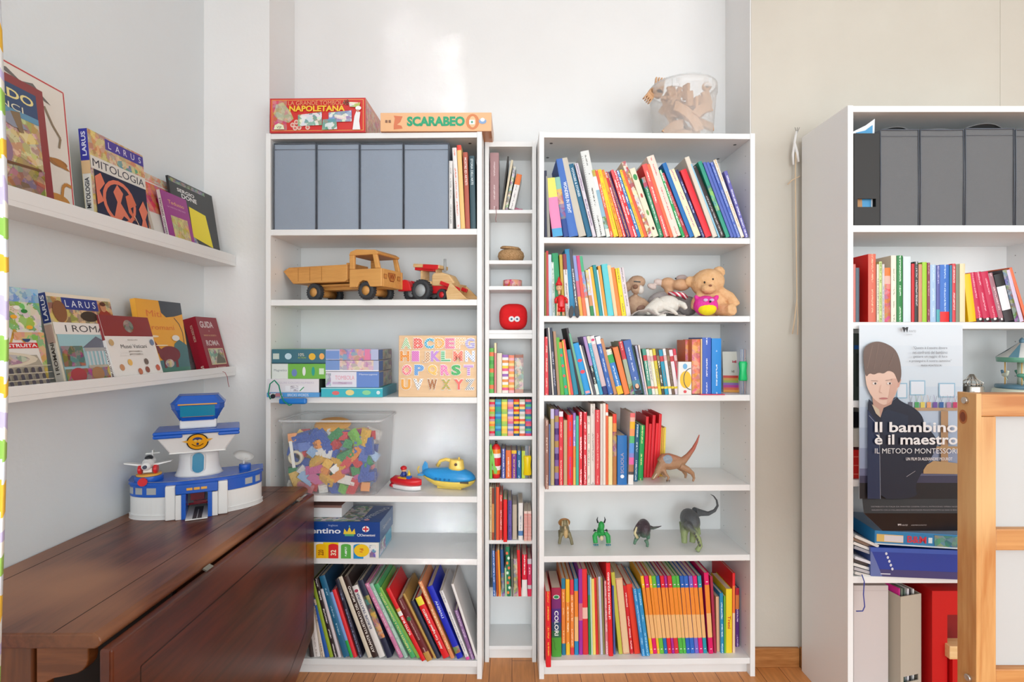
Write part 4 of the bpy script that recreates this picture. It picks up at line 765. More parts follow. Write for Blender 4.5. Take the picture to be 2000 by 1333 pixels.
def art(m, w, h):
    fr(m, w, h, .02, .05, .98, .95, 'e8b05a'); fr(m, w, h, .026, .065, .974, .935, 'd42c28')
    fr(m, w, h, .03, .07, .18, .93, 'd03858', 'd83038', 1.0)
    pl(m, w, h, [(.04, .55), (.07, .82), (.14, .88), (.22, .6), (.25, .4), (.2, .28), (.08, .4)], 'd0b088', 'c0a078', 1.0)
    for x, z in ((.24, .22), (.28, .3), (.31, .14), (.34, .24), (.38, .34), (.4, .14), (.36, .4), (.27, .12), (.43, .28)): el(m, w, h, x, z, .024, .07, 'e8c8b8'); el(m, w, h, x, z, .013, .035, 'd87068')
    pl(m, w, h, [(.3, .18), (.3, .5), (.55, .58), (.55, .2)], 'e8ece4', '70a890', 1.0); pl(m, w, h, [(.62, .28), (.62, .56), (.86, .62), (.86, .3)], 'e8ece4', '8098c0', 1.0); pl(m, w, h, [(.55, .06), (.56, .36), (.7, .38), (.71, .08)], 'e4ece8', '60a090', 1.0)
    tx(m, w, h, 'LA GRANDE TOMBOLA', .5, .84, .12, 'e8a070', .6); tx(m, w, h, 'NAPOLETANA', .5, .68, .17, 'f6c838', .58, bold=.035)
    tx(m, w, h, '48', .8, .85, .16, '40382c', .06); pl(m, w, h, [(.83, .86), (.95, .84), (.94, .7), (.84, .72)], 'f0e8d8', 'a8c858', 1.0)
    pl(m, w, h, [(.87, .06), (.89, .45), (.91, .6), (.95, .56), (.94, .3), (.95, .06)], 'f0f0f0'); el(m, w, h, .93, .68, .03, .06, 'f4f4f4'); el(m, w, h, .925, .6, .015, .04, 'c89078')
    pl(m, w, h, [(.05, .08), (.06, .2), (.1, .26), (.15, .2), (.16, .08)], 'e8ecc8'); tx(m, w, h, 'VSF', .105, .14, .07, '404838', .05)
tb = boxthing('board_game_box', 'large red bingo game box on top of the left bookcase', 'board game', 527, 715, 193, 256, 1.998, .21, 'd03030', art, z=ZTOP, lid={1: 'cc8468', 4: 'c83434'})
sideart(tb, X(715, 1.998) - X(527, 1.998), .21, .12, lambda m, w, h: (m.rect(w * .04, h * .06, w * .96, h * .94, 'c86850', 'd89878', 1.0), m.disc(w * .3, h * .2, .016, .016, 'd8b8a0')))
def art(m, w, h):
    pl(m, w, h, [(.12, .1), (.2, .15), (.19, .3), (.15, .36), (.18, .5), (.2, .8), (.12, .84), (.13, .7), (.12, .3)], 'd87850'); el(m, w, h, .83, .5, .06, .42, 'd88450'); el(m, w, h, .83, .5, .03, .3, 'ecc090')
    tx(m, w, h, 'SCARABEO', .5, .53, .52, '18a070', .52, bold=.05); fr(m, w, h, .8, .36, .85, .6, 'f0f0ec'); el(m, w, h, .825, .48, .01, .06, '48a088'); el(m, w, h, .92, .52, .035, .14, '88a8d0'); el(m, w, h, .92, .6, .02, .1, 'e8f0f8')
    for x in (.045, .075): fr(m, w, h, x, .46, x + .02, .6, '8a6048')
boxthing('board_game_box', 'long peach word game box lying flat, overhanging the bookcase', 'board game', 743, 960, 221, 257, 1.985, .2, 'ecb888', art, yaw=-.5, z=ZTOP, lid={1: 'c88850', 5: 'b8733a', 4: 'e8b484'})
# ---- grey fabric boxes
def fabmat(name, c):
    return plain(name, c, .85, None, 10, .35, 500)
FB1 = fabmat('blue_grey_fabric', '909baa'); FB2 = fabmat('dark_grey_fabric', '6b6c6e'); SEAM = fabmat('grey_piping', '5e646e')
def fabricbox(label, x0, w, Y, z0, h, depth, mat, group, flap=0, yaw=-1.2):
    t = thing('storage_box', label, 'storage box', (x0, Y, z0), (0, 0, math.radians(yaw)), group)
    m = MB(); n = 7; H0 = h
    def sheet(fn, nu, nv, flip=False):
        b = m.add([fn(i / nu, j / nv) for j in range(nv + 1) for i in range(nu + 1)])
        for j in range(nv):
            for i in range(nu):
                q = [b + j * (nu + 1) + i, b + j * (nu + 1) + i + 1, b + (j + 1) * (nu + 1) + i + 1, b + (j + 1) * (nu + 1) + i]
                m.face(q if not flip else q[::-1], 'ffffff', sm=True)
    rr = random.Random(int(x0 * 1000) % 97); ph = rr.random() * 6
    bow = lambda u, v: -.004 * math.sin(PI * u) * math.sin(PI * v) - .0012 * math.sin(7 * u + ph + 3 * v) * math.sin(PI * v)
    sheet(lambda u, v: (w * u, bow(u, v) + .002, h * v), 10, 12)
    sheet(lambda u, v: (0, .002 + (depth - .002) * u, h * v), 3, 3, True); sheet(lambda u, v: (w, .002 + (depth - .002) * u, h * v), 3, 3)
    sheet(lambda u, v: (w * u, depth, h * v), 3, 3, True); sheet(lambda u, v: (w * u, .002 + (depth - .002) * v, h - .012), 3, 3)
    m.build('fabric_body', mat, t)
    MB().tube([(.001, .0, h), (w * .5, -.001, h - .001), (w - .001, .0, h)], .0022, n=6).build('top_piping', SEAM, t)
    for xx in (.0012, w - .0012): MB().tube([(xx, .0, .001), (xx + .0005, -.001, h * .5), (xx, .0, h)], .0016, n=6).build('corner_piping', SEAM, t)
    MB().tube([(.003, -.0008, h - .022), (w * .5, -.0028, h - .0225), (w - .003, -.0008, h - .022)], .0007, n=5).build('seam', SEAM, t)
    if flap:
        m = MB(); N = 12; top = [(w * i / N, .03 - .02 * math.sin(PI * i / N), h + .001 + flap * math.sin(PI * i / N) ** .8) for i in range(N + 1)]; bk = [(p[0], depth, h - .004 + (p[2] - h) * .4) for p in top]
        b = m.add(top + bk)
        for i in range(N): m.face([b + i, b + i + 1, b + N + 2 + i, b + N + 1 + i], 'ffffff', sm=True)
        m.tube(top, .0018, n=6); m.build('lid', mat, t)
    return t
gx = [535, 619, 703.5, 789, 878]
for i, w_ in enumerate(('leftmost', 'second from left', 'third from left', 'rightmost, next to books,')):
    Yb = LY(gx[i]) + .004
    fabricbox(f'{w_} of four blue grey fabric boxes, left bookcase top shelf', X(gx[i], Yb), X(gx[i + 1], Yb) - X(gx[i], Yb) - .0025, Yb, L_SH[0] + .0005, Z(282, Yb) - L_SH[0], .25, FB1, 'blue grey fabric boxes')
# ---- wooden truck
WOODT = wood('honey_wood', 'd99a52', 'c07f3a', 'x', 10, .4, c3='e0a860'); TYRE = plain('black_rubber', '35373b', .7); WOODL = wood('pale_wood', 'e8c490', 'd8ac74', 'x', 8, .45)
def wheel(root, c, r, w, hubmat, hr=.55):
    ty = MB(); pr = [(r * hr, -w / 2), (r * .9, -w / 2), (r, -w * .35), (r, w * .35), (r * .9, w / 2), (r * hr, w / 2)]
    ty.lathe(pr + [pr[0]], 28, rot=(PI / 2, 0, 0), cap=False)
    for i in range(22):
        a = 2 * PI * i / 22; ty.obox((r * math.cos(a), 0, r * math.sin(a)), (r * .09, w * .8, r * .12), (0, -a, 0))
    o_ = ty.build('tyre', TYRE, root); o_.location = c
    h_ = MB(); h_.lathe([(0.0001, -w * .42), (r * hr * .35, -w * .46), (r * hr * .4, -w * .36), (r * hr, -w * .4), (r * hr, w * .4), (0.0001, w * .42)], 20, rot=(PI / 2, 0, 0)); h_.build('hub', hubmat, o_)
    return o_
tr = thing('toy_truck', 'wooden tipper truck with black tyres on the left bookcase', 'toy truck', (-.803, 2.15, L_SH[1] + .0005), (0, 0, math.radians(-19.5)))
hw = .074
bed = MB(); bed.prism([(-.06, .105), (-.025, .068), (.215, .068), (.225, .075), (.225, .132), (-.045, .132), (-.072, .118)], -hw, -hw + .012, 'ffffff')
bed.prism([(-.06, .105), (-.025, .068), (.215, .068), (.225, .075), (.225, .132), (-.045, .132), (-.072, .118)], hw - .012, hw, 'ffffff')
bed.box(-.025, .22, -hw + .012, hw - .012, .068, .078); bed.box(.213, .225, -hw + .012, hw - .012, .078, .14)
bed.prism([(-.068, .11), (-.06, .102), (-.02, .076), (-.02, .068), (-.026, .068)], -hw + .012, hw - .012, 'ffffff')
bed.build('tipper_bed', WOODT, tr, bevel=.002)
for k in range(3): MB().box(.0 + .055 * k, .0015 + .055 * k, -hw - .0006, -hw + .001, .076, .128).build('groove', plain('groove_brown', 'a0682c'), tr)
MB().box(.03, .36, -.03, .03, .042, .058).box(.02, .24, -.045, .045, .055, .064).build('chassis', WOODT, tr, bevel=.002)
for ax in (.07, .305): MB().cyl((ax, 0, .032), .016, .1, (PI / 2, 0, 0)).build('axle', WOODT, tr)
for ax in (.07, .305):
    for sy in (-1, 1): wheel(tr, (ax, sy * .06, .0325), .0325, .026, WOODT)
cab = MB(); c0, c1 = .235, .375
for sy in (-1, 1):
    a, b = (sy * hw, sy * (hw - .012)); a, b = min(a, b), max(a, b)
    cab.prism([(c0, .045), (c0 + .035, .045), (c0 + .042, .062), (c0 + .058, .07), (c0 + .078, .066), (c0 + .09, .045), (c1, .045), (c1, .112), (c0, .112)], a, b, 'ffffff')
    cab.box(c0, c0 + .022, a, b, .112, .165); cab.prism([(c1 - .028, .112), (c1 - .008, .112), (c1 - .022, .165), (c1 - .04, .165)], a, b, 'ffffff')
cab.box(c0, c0 + .012, -hw + .012, hw - .012, .06, .115); cab.box(c1 - .012, c1, -hw + .012, hw - .012, .045, .112)
cab.build('cab', WOODT, tr, bevel=.003)
rf = MB(); rf.prism([(c0 - .002, .163), (c1 - .018, .163), (c1 - .014, .17), (c1 - .03, .18), (c0 + .03, .186), (c0 + .004, .178)], -hw - .001, hw + .001, 'ffffff'); rf.build('roof', WOODT, tr, bevel=.003)
em = MB(); em.M = Matrix.Translation((c1 + .0005, -hw, 0)) @ Matrix.Rotation(PI / 2, 4, 'Z')
em.poly([(.044, .1), (.092, .1), (.094, .088), (.08, .068), (.056, .068), (.042, .088)], '8a3418'); em.poly([(.047, .098), (.089, .098), (.091, .088), (.078, .071), (.058, .071), (.045, .088)], 'c4803c'); em.text('W', .068, .086, .02, '8a3418', w=.034, bold=True)
for xx in (.013, .105):
    em.rect(xx, .076, xx + .02, .092, '8a3418'); em.rect(xx + .0015, .0775, xx + .0185, .0905, 'cc8a44')
em.build('front_emblem', GLOSS, tr)
MB().box(.3, .306, -.01, .01, .02, .045).box(c0 + .02, c0 + .05, -.05, .05, .06, .075).build('seat', WOODT, tr)
# ---- tractor loader
RED = plain('red_toy_paint', 'd3222a', .3); GREYP = plain('grey_plastic', 'a9acad', .4)
ld = thing('toy_tractor', 'red and pale wood tractor with a front loader scoop', 'toy tractor', (X(837, 2.12), 2.12, L_SH[1] + .0005), (0, 0, math.radians(-24)))
for sy, yy in ((-1, -.045), (1, .05)): wheel(ld, (.0, yy, .041), .041, .03, GREYP, .6)
for yy in (-.035, .035): wheel(ld, (.085, yy, .022), .022, .018, RED)
wheel(ld, (-.06, -.02, .036), .036, .026, GREYP, .5)
MB().box(-.04, .13, -.022, .022, .03, .062).build('chassis', RED, ld, bevel=.004)
MB().box(-.035, .03, -.03, .03, .06, .078).build('seat_block', WOODL, ld, bevel=.003)
mg = MB(); N = 10
for sy in (-.05, -.005): mg.prism([(-.05 + .03 * math.cos(PI * i / N) - .02, .04 + .045 * math.sin(PI * i / N)) for i in range(N, -1, -1)] , sy - .014, sy + .014, 'ffffff')
mg.build('mudguard', RED, ld, bevel=.003)
hd = MB(); hd.prism([(.03, .06), (.125, .055), (.13, .07), (.11, .098), (.075, .11), (.04, .11), (.03, .1)], -.026, .026, 'ffffff'); hd.build('bonnet', WOODL, ld, bevel=.005)
rr_ = MB(); rr_.obox((.01, 0, .137), (.12, .07, .014), (0, .1, 0)); rr_.build('roof', WOODL, ld, bevel=.003)
MB().obox((.032, -.036, .132), (.07, .004, .018), (0, .1, 0)).obox((.0, 0, .126), (.09, .06, .012), (0, .1, 0)).build('roof_trim', RED, ld, bevel=.002)
MB().box(-.02, -.012, -.025, .025, .075, .135).build('roof_post', WOODL, ld); MB().box(.045, .05, -.02, .02, .1, .13).build('roof_post', WOODL, ld)
MB().cyl((.075, 0, .14), .005, .05).build('exhaust', GREYP, ld)
MB().obox((.115, -.03, .055), (.09, .008, .014), (0, .35, 0)).obox((.115, .03, .055), (.09, .008, .014), (0, .35, 0)).build('loader_arm', RED, ld, bevel=.002)
sc = MB(); sc.prism([(.125, .012), (.21, .002), (.205, .0), (.12, .0), (.115, .03), (.13, .062), (.14, .064), (.128, .034)], -.058, .058, 'ffffff')
sc.prism([(.12, .0), (.205, .0), (.14, .06), (.115, .03)], -.06, -.054, 'ffffff'); sc.prism([(.12, .0), (.205, .0), (.14, .06), (.115, .03)], .054, .06, 'ffffff')
sc.build('scoop', WOODL, ld, bevel=.0015)
# ---- shelf three: games
z3 = L_SH[2] + .0005
def gart(bg, items, txt=None, left=None):
    def f(m, w, h):
        if left: fr(m, w, h, 0, 0, left[0], 1, left[1])
        for x, c in items: el(m, w, h, x, .5, .045, .28, c); el(m, w, h, x + .02, .42, .03, .2, c)
        for t in (txt or []): tx(m, w, h, *t)
    return f
Ys = LY(560) + .004
boxthing('board_game_box', 'light blue edged flat game box at the bottom of the left stack', 'board game', 521, 624, 768, 777, Ys - .012, .2, '5aa0dc', lambda m, w, h: (fr(m, w, h, .05, .1, .3, .9, 'e8eef4', 'd06a70', 1.0), tx(m, w, h, 'BRICKS WORDS', .6, .5, .6, 'e8f0f8', .4)), z=z3)
boxthing('board_game_box', 'white game box behind the green looped strap', 'board game', 522, 624, 741, 767, Ys - .004, .2, 'e4e0e4', lambda m, w, h: (tx(m, w, h, 'FIGURE COLORS NUMBERS', .55, .72, .14, 'c8c0d0', .7), fr(m, w, h, .35, .1, .7, .5, 'ecebef', 'b8b0b8', .5), pl(m, w, h, [(.62, .12), (.64, .1), (.72, .4), (.7, .42)], '2f9a60')), z=z3 + Z(768, Ys) - z3 + .0012, lid={1: '48504a'})
boxthing('board_game_box', 'apple green magnet game box, second in the left stack', 'board game', 531, 637, 711.5, 740, Ys, .2, '74b84a', lambda m, w, h: (fr(m, w, h, 0, 0, .3, 1, 'e0e6e0'), tx(m, w, h, 'Magnetics', .16, .55, .2, '808a90', .24), el(m, w, h, .42, .4, .05, .25, '7088c0'), el(m, w, h, .6, .5, .03, .3, 'e8ece8'), el(m, w, h, .77, .5, .03, .3, '28a090'), fr(m, w, h, .88, .3, .97, .7, 'd8ecd0')), z=Z(740.8, Ys))
boxthing('board_game_box', 'dark teal game box on top of the left stack', 'board game', 531, 643, 683, 710, Ys + .002, .2, '3c7080', lambda m, w, h: (fr(m, w, h, .02, .3, .13, .7, 'c8d4cc'), el(m, w, h, .29, .5, .06, .22, 'c0dce8'), tx(m, w, h, '10%', .52, .62, .2, 'e8e4d0', .1), tx(m, w, h, 'ACTION', .53, .4, .12, 'b0c850', .14), el(m, w, h, .71, .48, .06, .24, 'e8b838'), el(m, w, h, .88, .5, .045, .22, 'f0b060'), fr(m, w, h, 0, 0, 1, .07, '2a5868')), z=Z(710.8, Ys), lid={4: '7ab060'})
Y2 = LY(700) - .002
b5 = boxthing('board_game_box', 'turquoise flat game box under the puzzle boxes', 'board game', 627, 748, 758.5, 777, Y2, .22, '3ab8c8', lambda m, w, h: (fr(m, w, h, 0, .9, 1, 1, 'a8dce0'), el(m, w, h, .24, .45, .06, .22, 'e07070'), el(m, w, h, .47, .5, .07, .3, 'e8d890'), el(m, w, h, .74, .5, .07, .25, '90d8a0'), el(m, w, h, .93, .5, .03, .2, 'd8eef0')), yaw=-1.2, z=z3, lid={1: '38a0b8'})
pz = [(727, 757.5, 'e4e2ec', 'white and blue memory puzzle box', lambda m, w, h: (fr(m, w, h, .58, 0, 1, 1, '6a8cd0'), fr(m, w, h, .0, .1, .1, .9, 'c8c8d8', 'a0a0c0', 1.0), tx(m, w, h, 'TOMBOLA', .36, .62, .26, 'e8a0b0', .36), fr(m, w, h, .13, .2, .5, .35, 'c8b8d0', 'b8a0b8', .5), tx(m, w, h, 'Memorygame', .8, .82, .13, 'e8f0fa', .34))),
      (705, 726.2, 'b8c0dc', 'lower pastel puzzle box with cartoon side', lambda m, w, h: (fr(m, w, h, 0, .1, .26, 1, '7898d0'), fr(m, w, h, .27, .1, .9, 1, 'e8c8b8', 'c898b0', 1.0), fr(m, w, h, 0, 0, 1, .12, 'ececf4'))),
      (683, 704.2, 'b4bcdc', 'upper pastel puzzle box with pink and red side', lambda m, w, h: (fr(m, w, h, 0, .1, .26, .85, '7898d4'), fr(m, w, h, .27, 0, .86, 1, 'd88890', '9088b8', 1.0), fr(m, w, h, .74, 0, .84, 1, 'e080a8')))]
for i, (y0, y1, c, l, a_) in enumerate(pz):
    tt = boxthing('puzzle_box', l + ' in the middle stack', 'puzzle', 636, 741 - i * .5, y0, y1, Y2 + .008, .19, c, a_, z=Z(y1, Y2 + .008), lid={1: 'b8a898'}, yaw=-1.2 - .3 * i)
    sideart(tt, X(741 - i * .5, Y2 + .008) - X(636, Y2 + .008), .19, Z(y0, Y2) - Z(y1, Y2), lambda m, w, h: (m.rect(0, h * .05, w * .3, h * .95, '5070b0'), m.rect(w * .32, h * .05, w, h * .95, 'c0b098', '907878', 1.0)))
# eyewear case with green cord, sticking out of the shelf
cs = thing('glasses_case', 'bright blue soft case with a green cord loop poking out under the white game box', 'case', (X(543, 1.955), 1.958, L_SH[2] - .022), (0, 0, 0))
MB().box(0, .1, 0, .02, .0, .021, '1a78cc').build('pouch', PLAST, cs, bevel=.006)
pts = [(-.01, -.004, .035), (-.028, -.004, .02), (-.035, -.004, .04), (-.028, -.005, .075), (-.012, -.006, .088), (.004, -.006, .07), (.012, -.006, .035), (.022, -.006, .012), (.042, -.006, -.003), (.05, .004, .0)]
MB().tube([Vector(pts[i]).lerp(Vector(pts[i + 1]), k / 4) if i + 1 < len(pts) else Vector(pts[i]) for i in range(len(pts) - 1) for k in range(4)], .0022, '1c8a6a', 6).build('cord', FELT, cs)
MB().cyl((-.016, -.009, .03), .008, .005, (PI / 2, 0, 0), '22242a').build('cord_stopper', PLAST, cs)
# ---- alphabet puzzle
Yp = LY(855) + .012
bd = thing('alphabet_puzzle_board', 'square wooden alphabet puzzle board leaning upright on the shelf', 'puzzle', (X(778, Yp), Yp, L_SH[2] + .0005), (-.03, 0, math.radians(-1.2)))
bw = X(931, Yp) - X(778, Yp); bh = Z(656, Yp) - L_SH[2] - .0005
MB().box(0, bw, 0, .008, 0, bh).build('board', wood('birch_ply', 'ecc9a0', 'e0b98c', 'x', 5, .5), bd, bevel=.002)
def patmat(kind, c1, c2, sc=1.0):
    n = NT('patterned_paint', .35); tc = n.a('ShaderNodeTexCoord'); sp = n.a('ShaderNodeSeparateXYZ'); n.l(tc.outputs['Object'], sp.inputs[0]); x_, z_ = sp.outputs[0], sp.outputs[2]
    if kind == 'plain': f = None
    elif kind == 'h': f = n.math('GREATER_THAN', n.math('SINE', n.math('MULTIPLY', z_, 900 * sc)), 0.2)
    elif kind == 'd': f = n.math('GREATER_THAN', n.math('SINE', n.math('MULTIPLY', n.math('ADD', x_, z_), 800 * sc)), .2)
    elif kind == 'v': f = n.math('GREATER_THAN', n.math('SINE', n.math('MULTIPLY', x_, 900 * sc)), 0.2)
    elif kind == 'c': f = n.math('GREATER_THAN', n.math('MULTIPLY', n.math('SINE', n.math('MULTIPLY', z_, 900 * sc)), n.math('SINE', n.math('MULTIPLY', x_, 900 * sc))), 0)
    else: f = n.math('GREATER_THAN', n.math('MULTIPLY', n.math('SINE', n.math('MULTIPLY', z_, 620 * sc)), n.math('SINE', n.math('MULTIPLY', x_, 620 * sc))), .45)
    if f is None: n.b.inputs['Base Color'].default_value = (*lin(c1), 1)
    else: n.l(n.mix(f, lin(c1), lin(c2)), n.b.inputs['Base Color'])
    return n.m
def letter3d(ch, name, mat, parent, h, wd, depth, bold=.03):
    cu = bpy.data.curves.new('t', 'FONT'); cu.body = ch; cu.size = 1; cu.offset = bold; cu.extrude = .06; cu.bevel_depth = .012; cu.resolution_u = 3
    ob = bpy.data.objects.new('t', cu); COL.objects.link(ob); bpy.context.view_layer.update()
    me = bpy.data.meshes.new_from_object(ob.evaluated_get(bpy.context.evaluated_depsgraph_get())); bpy.data.objects.remove(ob)
    vs = [v.co.copy() for v in me.vertices]; a0 = min(v.x for v in vs); a1 = max(v.x for v in vs); b0 = min(v.y for v in vs); b1 = max(v.y for v in vs); d0 = min(v.z for v in vs); d1 = max(v.z for v in vs)
    for v in me.vertices: v.co = Vector(((v.co.x - (a0 + a1) / 2) / (a1 - a0) * wd, -(v.co.z - d0) / (d1 - d0) * depth, (v.co.y - (b0 + b1) / 2) / (b1 - b0) * h))
    me.materials.clear(); me.materials.append(mat); me.name = name
    o_ = bpy.data.objects.new(name, me); COL.objects.link(o_); o_.parent = parent; return o_
LT = [('A', 793, 672, 'd', 'e8ece0', '68b858', 'green striped'), ('B', 817, 672, 's', 'e8584c', 'f8e0d8', 'red white-spotted'), ('C', 838, 672, 's', '38a8cc', 'e0f0f4', 'blue white-spotted'), ('D', 859, 672, 's', 'f0a848', 'fae8c0', 'orange spotted'), ('E', 879, 672, 'd', 'f0a0b8', 'd84a78', 'pink zigzag'), ('F', 899, 672, 's', 'f8d8b0', 'e8883c', 'cream orange-dotted'), ('G', 918, 672, 'h', '9088c8', 'e0d8f0', 'violet striped'),
 ('H', 790.6, 697, 's', 'f0a850', 'd85a30', 'amber spotted'), ('I', 811.5, 697, 'd', 'e898d0', 'd060b8', 'pink'), ('J', 832, 699, 's', 'f0c8a0', '6a4028', 'leopard-spotted'), ('K', 851, 697, 'c', 'd8a8e8', 'b070c8', 'lilac chequered'), ('L', 871, 697, 'h', '38a868', 'd0ecd0', 'green white-striped'), ('M', 894.7, 697, 's', 'ec6858', 'f8d0a8', 'coral spotted'), ('N', 918, 697, 's', 'f0f6fa', '2868b8', 'blue splashed'),
 ('O', 794.5, 724, 's', 'f0788a', 'f8f0e0', 'pink doughnut-like'), ('P', 819, 724, 'd', '88b8e8', '4a88d0', 'blue striped'), ('Q', 844.7, 724, 'd', 'f4b848', 'f8d888', 'golden'), ('R', 870, 724, 's', 'e870b8', 'f8e0c0', 'magenta'), ('S', 891, 724, 's', '48b860', '208848', 'green mottled'), ('T', 915.6, 724, 'h', 'b078c8', 'e8c8e8', 'purple striped'),
 ('U', 793, 752, 'c', 'f4c060', 'e89030', 'yellow chequered'), ('V', 817, 752, 's', 'f4f4f4', '40506a', 'white black-dotted'), ('W', 844.7, 752, 'c', 'e89850', '503020', 'orange and brown net-patterned'), ('X', 871.7, 752, 'h', 'e89838', '60b860', 'rainbow banded'), ('Y', 896.5, 752, 'plain', 'ee6658', 'ee6658', 'plain coral'), ('Z', 918, 752, 'd', 'f4f4f4', '303030', 'zebra-striped')]
for ch, px, py, k, c1, c2, ds in LT:
    nm = thing('puzzle_letter', f'{ds} wooden letter {ch} set in the alphabet board', 'letter', (0, 0, 0), (0, 0, 0), 'letters of the alphabet puzzle')
    p_ = Matrix.Translation((X(778, Yp), Yp, L_SH[2] + .0005)) @ Euler((-.03, 0, math.radians(-1.2))).to_matrix().to_4x4()
    wl = .036 if ch not in 'IJ' else .028
    nm.matrix_world = p_ @ Matrix.Translation((X(px, Yp) - X(778, Yp), -.0004, Z(py, Yp) - L_SH[2]))
    letter3d(ch, 'outline', plain('pale_edge', 'f6efe6', .4), nm, .043, wl + .003, .003, .07)
    l_ = letter3d(ch, 'face', patmat(k, c1, c2), nm, .0385, wl - .001, .003, .035); l_.location = (0, -.0016, 0)
# ---- clear bin with building bricks
CLR = clear('frosted_clear_plastic', 'e6e8ea', .12, .3)
Yb_ = 2.0; zb = L_SH[3] + .0005
bn = thing('plastic_bin', 'clear plastic bin full of toy bricks behind the table end', 'storage bin', (X(642, Yb_), Yb_, zb), (0, 0, math.radians(-1.2)))
hb = Z(822, Yb_) - zb; wt, wb_ = .385 / 2, .345 / 2; dt, db = .255, .235
def ring(w, d, z, r=.02):
    pts = []; y0 = (dt - d) / 2
    for cx, cy, a in ((w - r, y0 + r, -PI / 2), (w - r, y0 + d - r, 0), (-w + r, y0 + d - r, PI / 2), (-w + r, y0 + r, PI)):
        for k in range(4): pts.append((cx + r * math.cos(a + k * PI / 6), cy + r * math.sin(a + k * PI / 6), z))
    return pts
m = MB(); rs = [m.add(ring(w, d, z)) for w, d, z in ((wb_, db, .001), (wt * .97, dt - .008, hb - .012))]; n_ = 16
for i in range(n_): j = (i + 1) % n_; m.face([rs[0] + i, rs[0] + j, rs[1] + j, rs[1] + i], 'ffffff', sm=True)
m.face([rs[0] + i for i in reversed(range(n_))], 'ffffff'); m.build('tub', CLR, bn)
RIM = clear('clear_plastic_rim', 'f0f2f4', .35, .3)
MB().tube(ring(wt, dt, hb - .004) + [ring(wt, dt, hb - .004)[0]], .0045, n=8, cap=False).build('rim', RIM, bn)
m = MB(); m.M = Matrix.Rotation(math.radians(-8), 4, 'Y'); m.M = m.M @ Matrix.Translation((.022, 0, .02)); m.box(-.142, -.13, -.0012, -.0004, .1, .2, 'ecebe6'); m.text('LEGO DUPLO', -.136, .15, .006, '707478', w=.085, rot=90); m.build('paper_label', PAPER, bn)
BC = [('red', 'd6303a'), ('blue', '2a5cb8'), ('yellow', 'f0c040'), ('green', '2f9a58'), ('white', 'eeece6'), ('orange', 'f09a3c'), ('magenta', 'c43888'), ('lime', '80c850'), ('light blue', '8ab0d8'), ('pink', 'e08890')]
protos = {}
def brick(c, nx, ny):
    m = MB(); u = .016; m.box(-nx * u / 2, nx * u / 2, -ny * u / 2, ny * u / 2, -.0095, .0095, c)
    for i in range(nx):
        for j in range(ny): m.cyl(((i - nx / 2 + .5) * u, (j - ny / 2 + .5) * u, .0115), .0048, .0042, col=c, n=10)
    return m
br_ = random.Random(5)
def addbrick(name, c, loc, rot, nx, ny):
    k = (name, nx, ny)
    if k not in protos:
        protos[k] = brick(c, nx, ny).build('toy_brick', PLAST)
        ob = protos[k]
    else: ob = protos[k].copy(); COL.objects.link(ob)
    ob.matrix_world = Matrix.Translation((X(642, Yb_), Yb_, zb)) @ Matrix.Rotation(math.radians(-1.2), 4, 'Z') @ Matrix.Translation(loc) @ Euler(rot).to_matrix().to_4x4()
    big = 'long' if nx > 2 else 'square'
    hz = 'left' if loc[0] < -.06 else 'right' if loc[0] > .06 else 'centre'; vt = 'bottom' if loc[2] < .07 else 'top' if loc[2] > .15 else 'middle'; fb = 'against the front' if loc[1] < .05 else 'behind the front ones' if loc[1] < .1 else 'at the back'
    tag(ob, f'{big} {name} toy brick {fb}, {vt} {hz} of the clear bin', 'toy brick', 'toy bricks in the clear bin')
for lay, (yy, nn) in enumerate(((.03, 8), (.065, 7), (.11, 6))):
    rows_ = 7 if lay == 0 else 6
    for r_ in range(rows_):
        z_ = .022 + (.215 - .022) * r_ / (rows_ - 1); half = wb_ + (wt * .97 - wb_) * z_ / hb - .028
        for c_ in range(nn):
            x_ = -half + 2 * half * (c_ + .5 * (r_ % 2) * .6 + .1) / (nn - .3)
            if x_ > half: continue
            nm, cc = BC[br_.choices(range(10), weights=[10, 13, 6, 10, 8, 6, 5, 4, 3, 4])[0]]
            if lay == 0 and x_ < -.06 and z_ > .06 and br_.random() < .45: nm, cc = BC[1]
            nx = 2 if br_.random() < .55 else 4
            addbrick(nm, cc, (x_ + br_.uniform(-.006, .006), yy + br_.uniform(0, .008), z_ + br_.uniform(-.006, .006)), (PI / 2 + br_.uniform(-.5, .5), br_.uniform(-PI, PI), br_.uniform(-.4, .4)), nx, 2)
rt = MB(); rt.lathe([(.018, -.012), (.026, -.012), (.0275, -.008), (.0275, .008), (.026, .012), (.018, .012), (.018, -.012)], 28, 'e6dcc0', rot=(PI / 2, 0, 0))
place(tag(rt.build('tape_roll', PLAST), 'cream ring pressed against the left front of the clear bin', 'ring'), (X(574, Yb_), Yb_ + .022, Z(897, Yb_)))
pl_ = MB(); pl_.lathe([(.0001, .012), (.05, .01), (.066, .004), (.07, 0), (.066, -.002), (.0001, .002)], 28, 'f0a818')
for i in range(5): pl_.disc(-.05 + .02 * i, .002, .008, .005, 'a05010')
place(tag(pl_.build('toy_plate', PLAST), 'yellow orange round toy plate on top of the brick heap', 'toy'), (X(632, Yb_) - .005, Yb_ + .12, zb + .247), (.25, .05, 0))
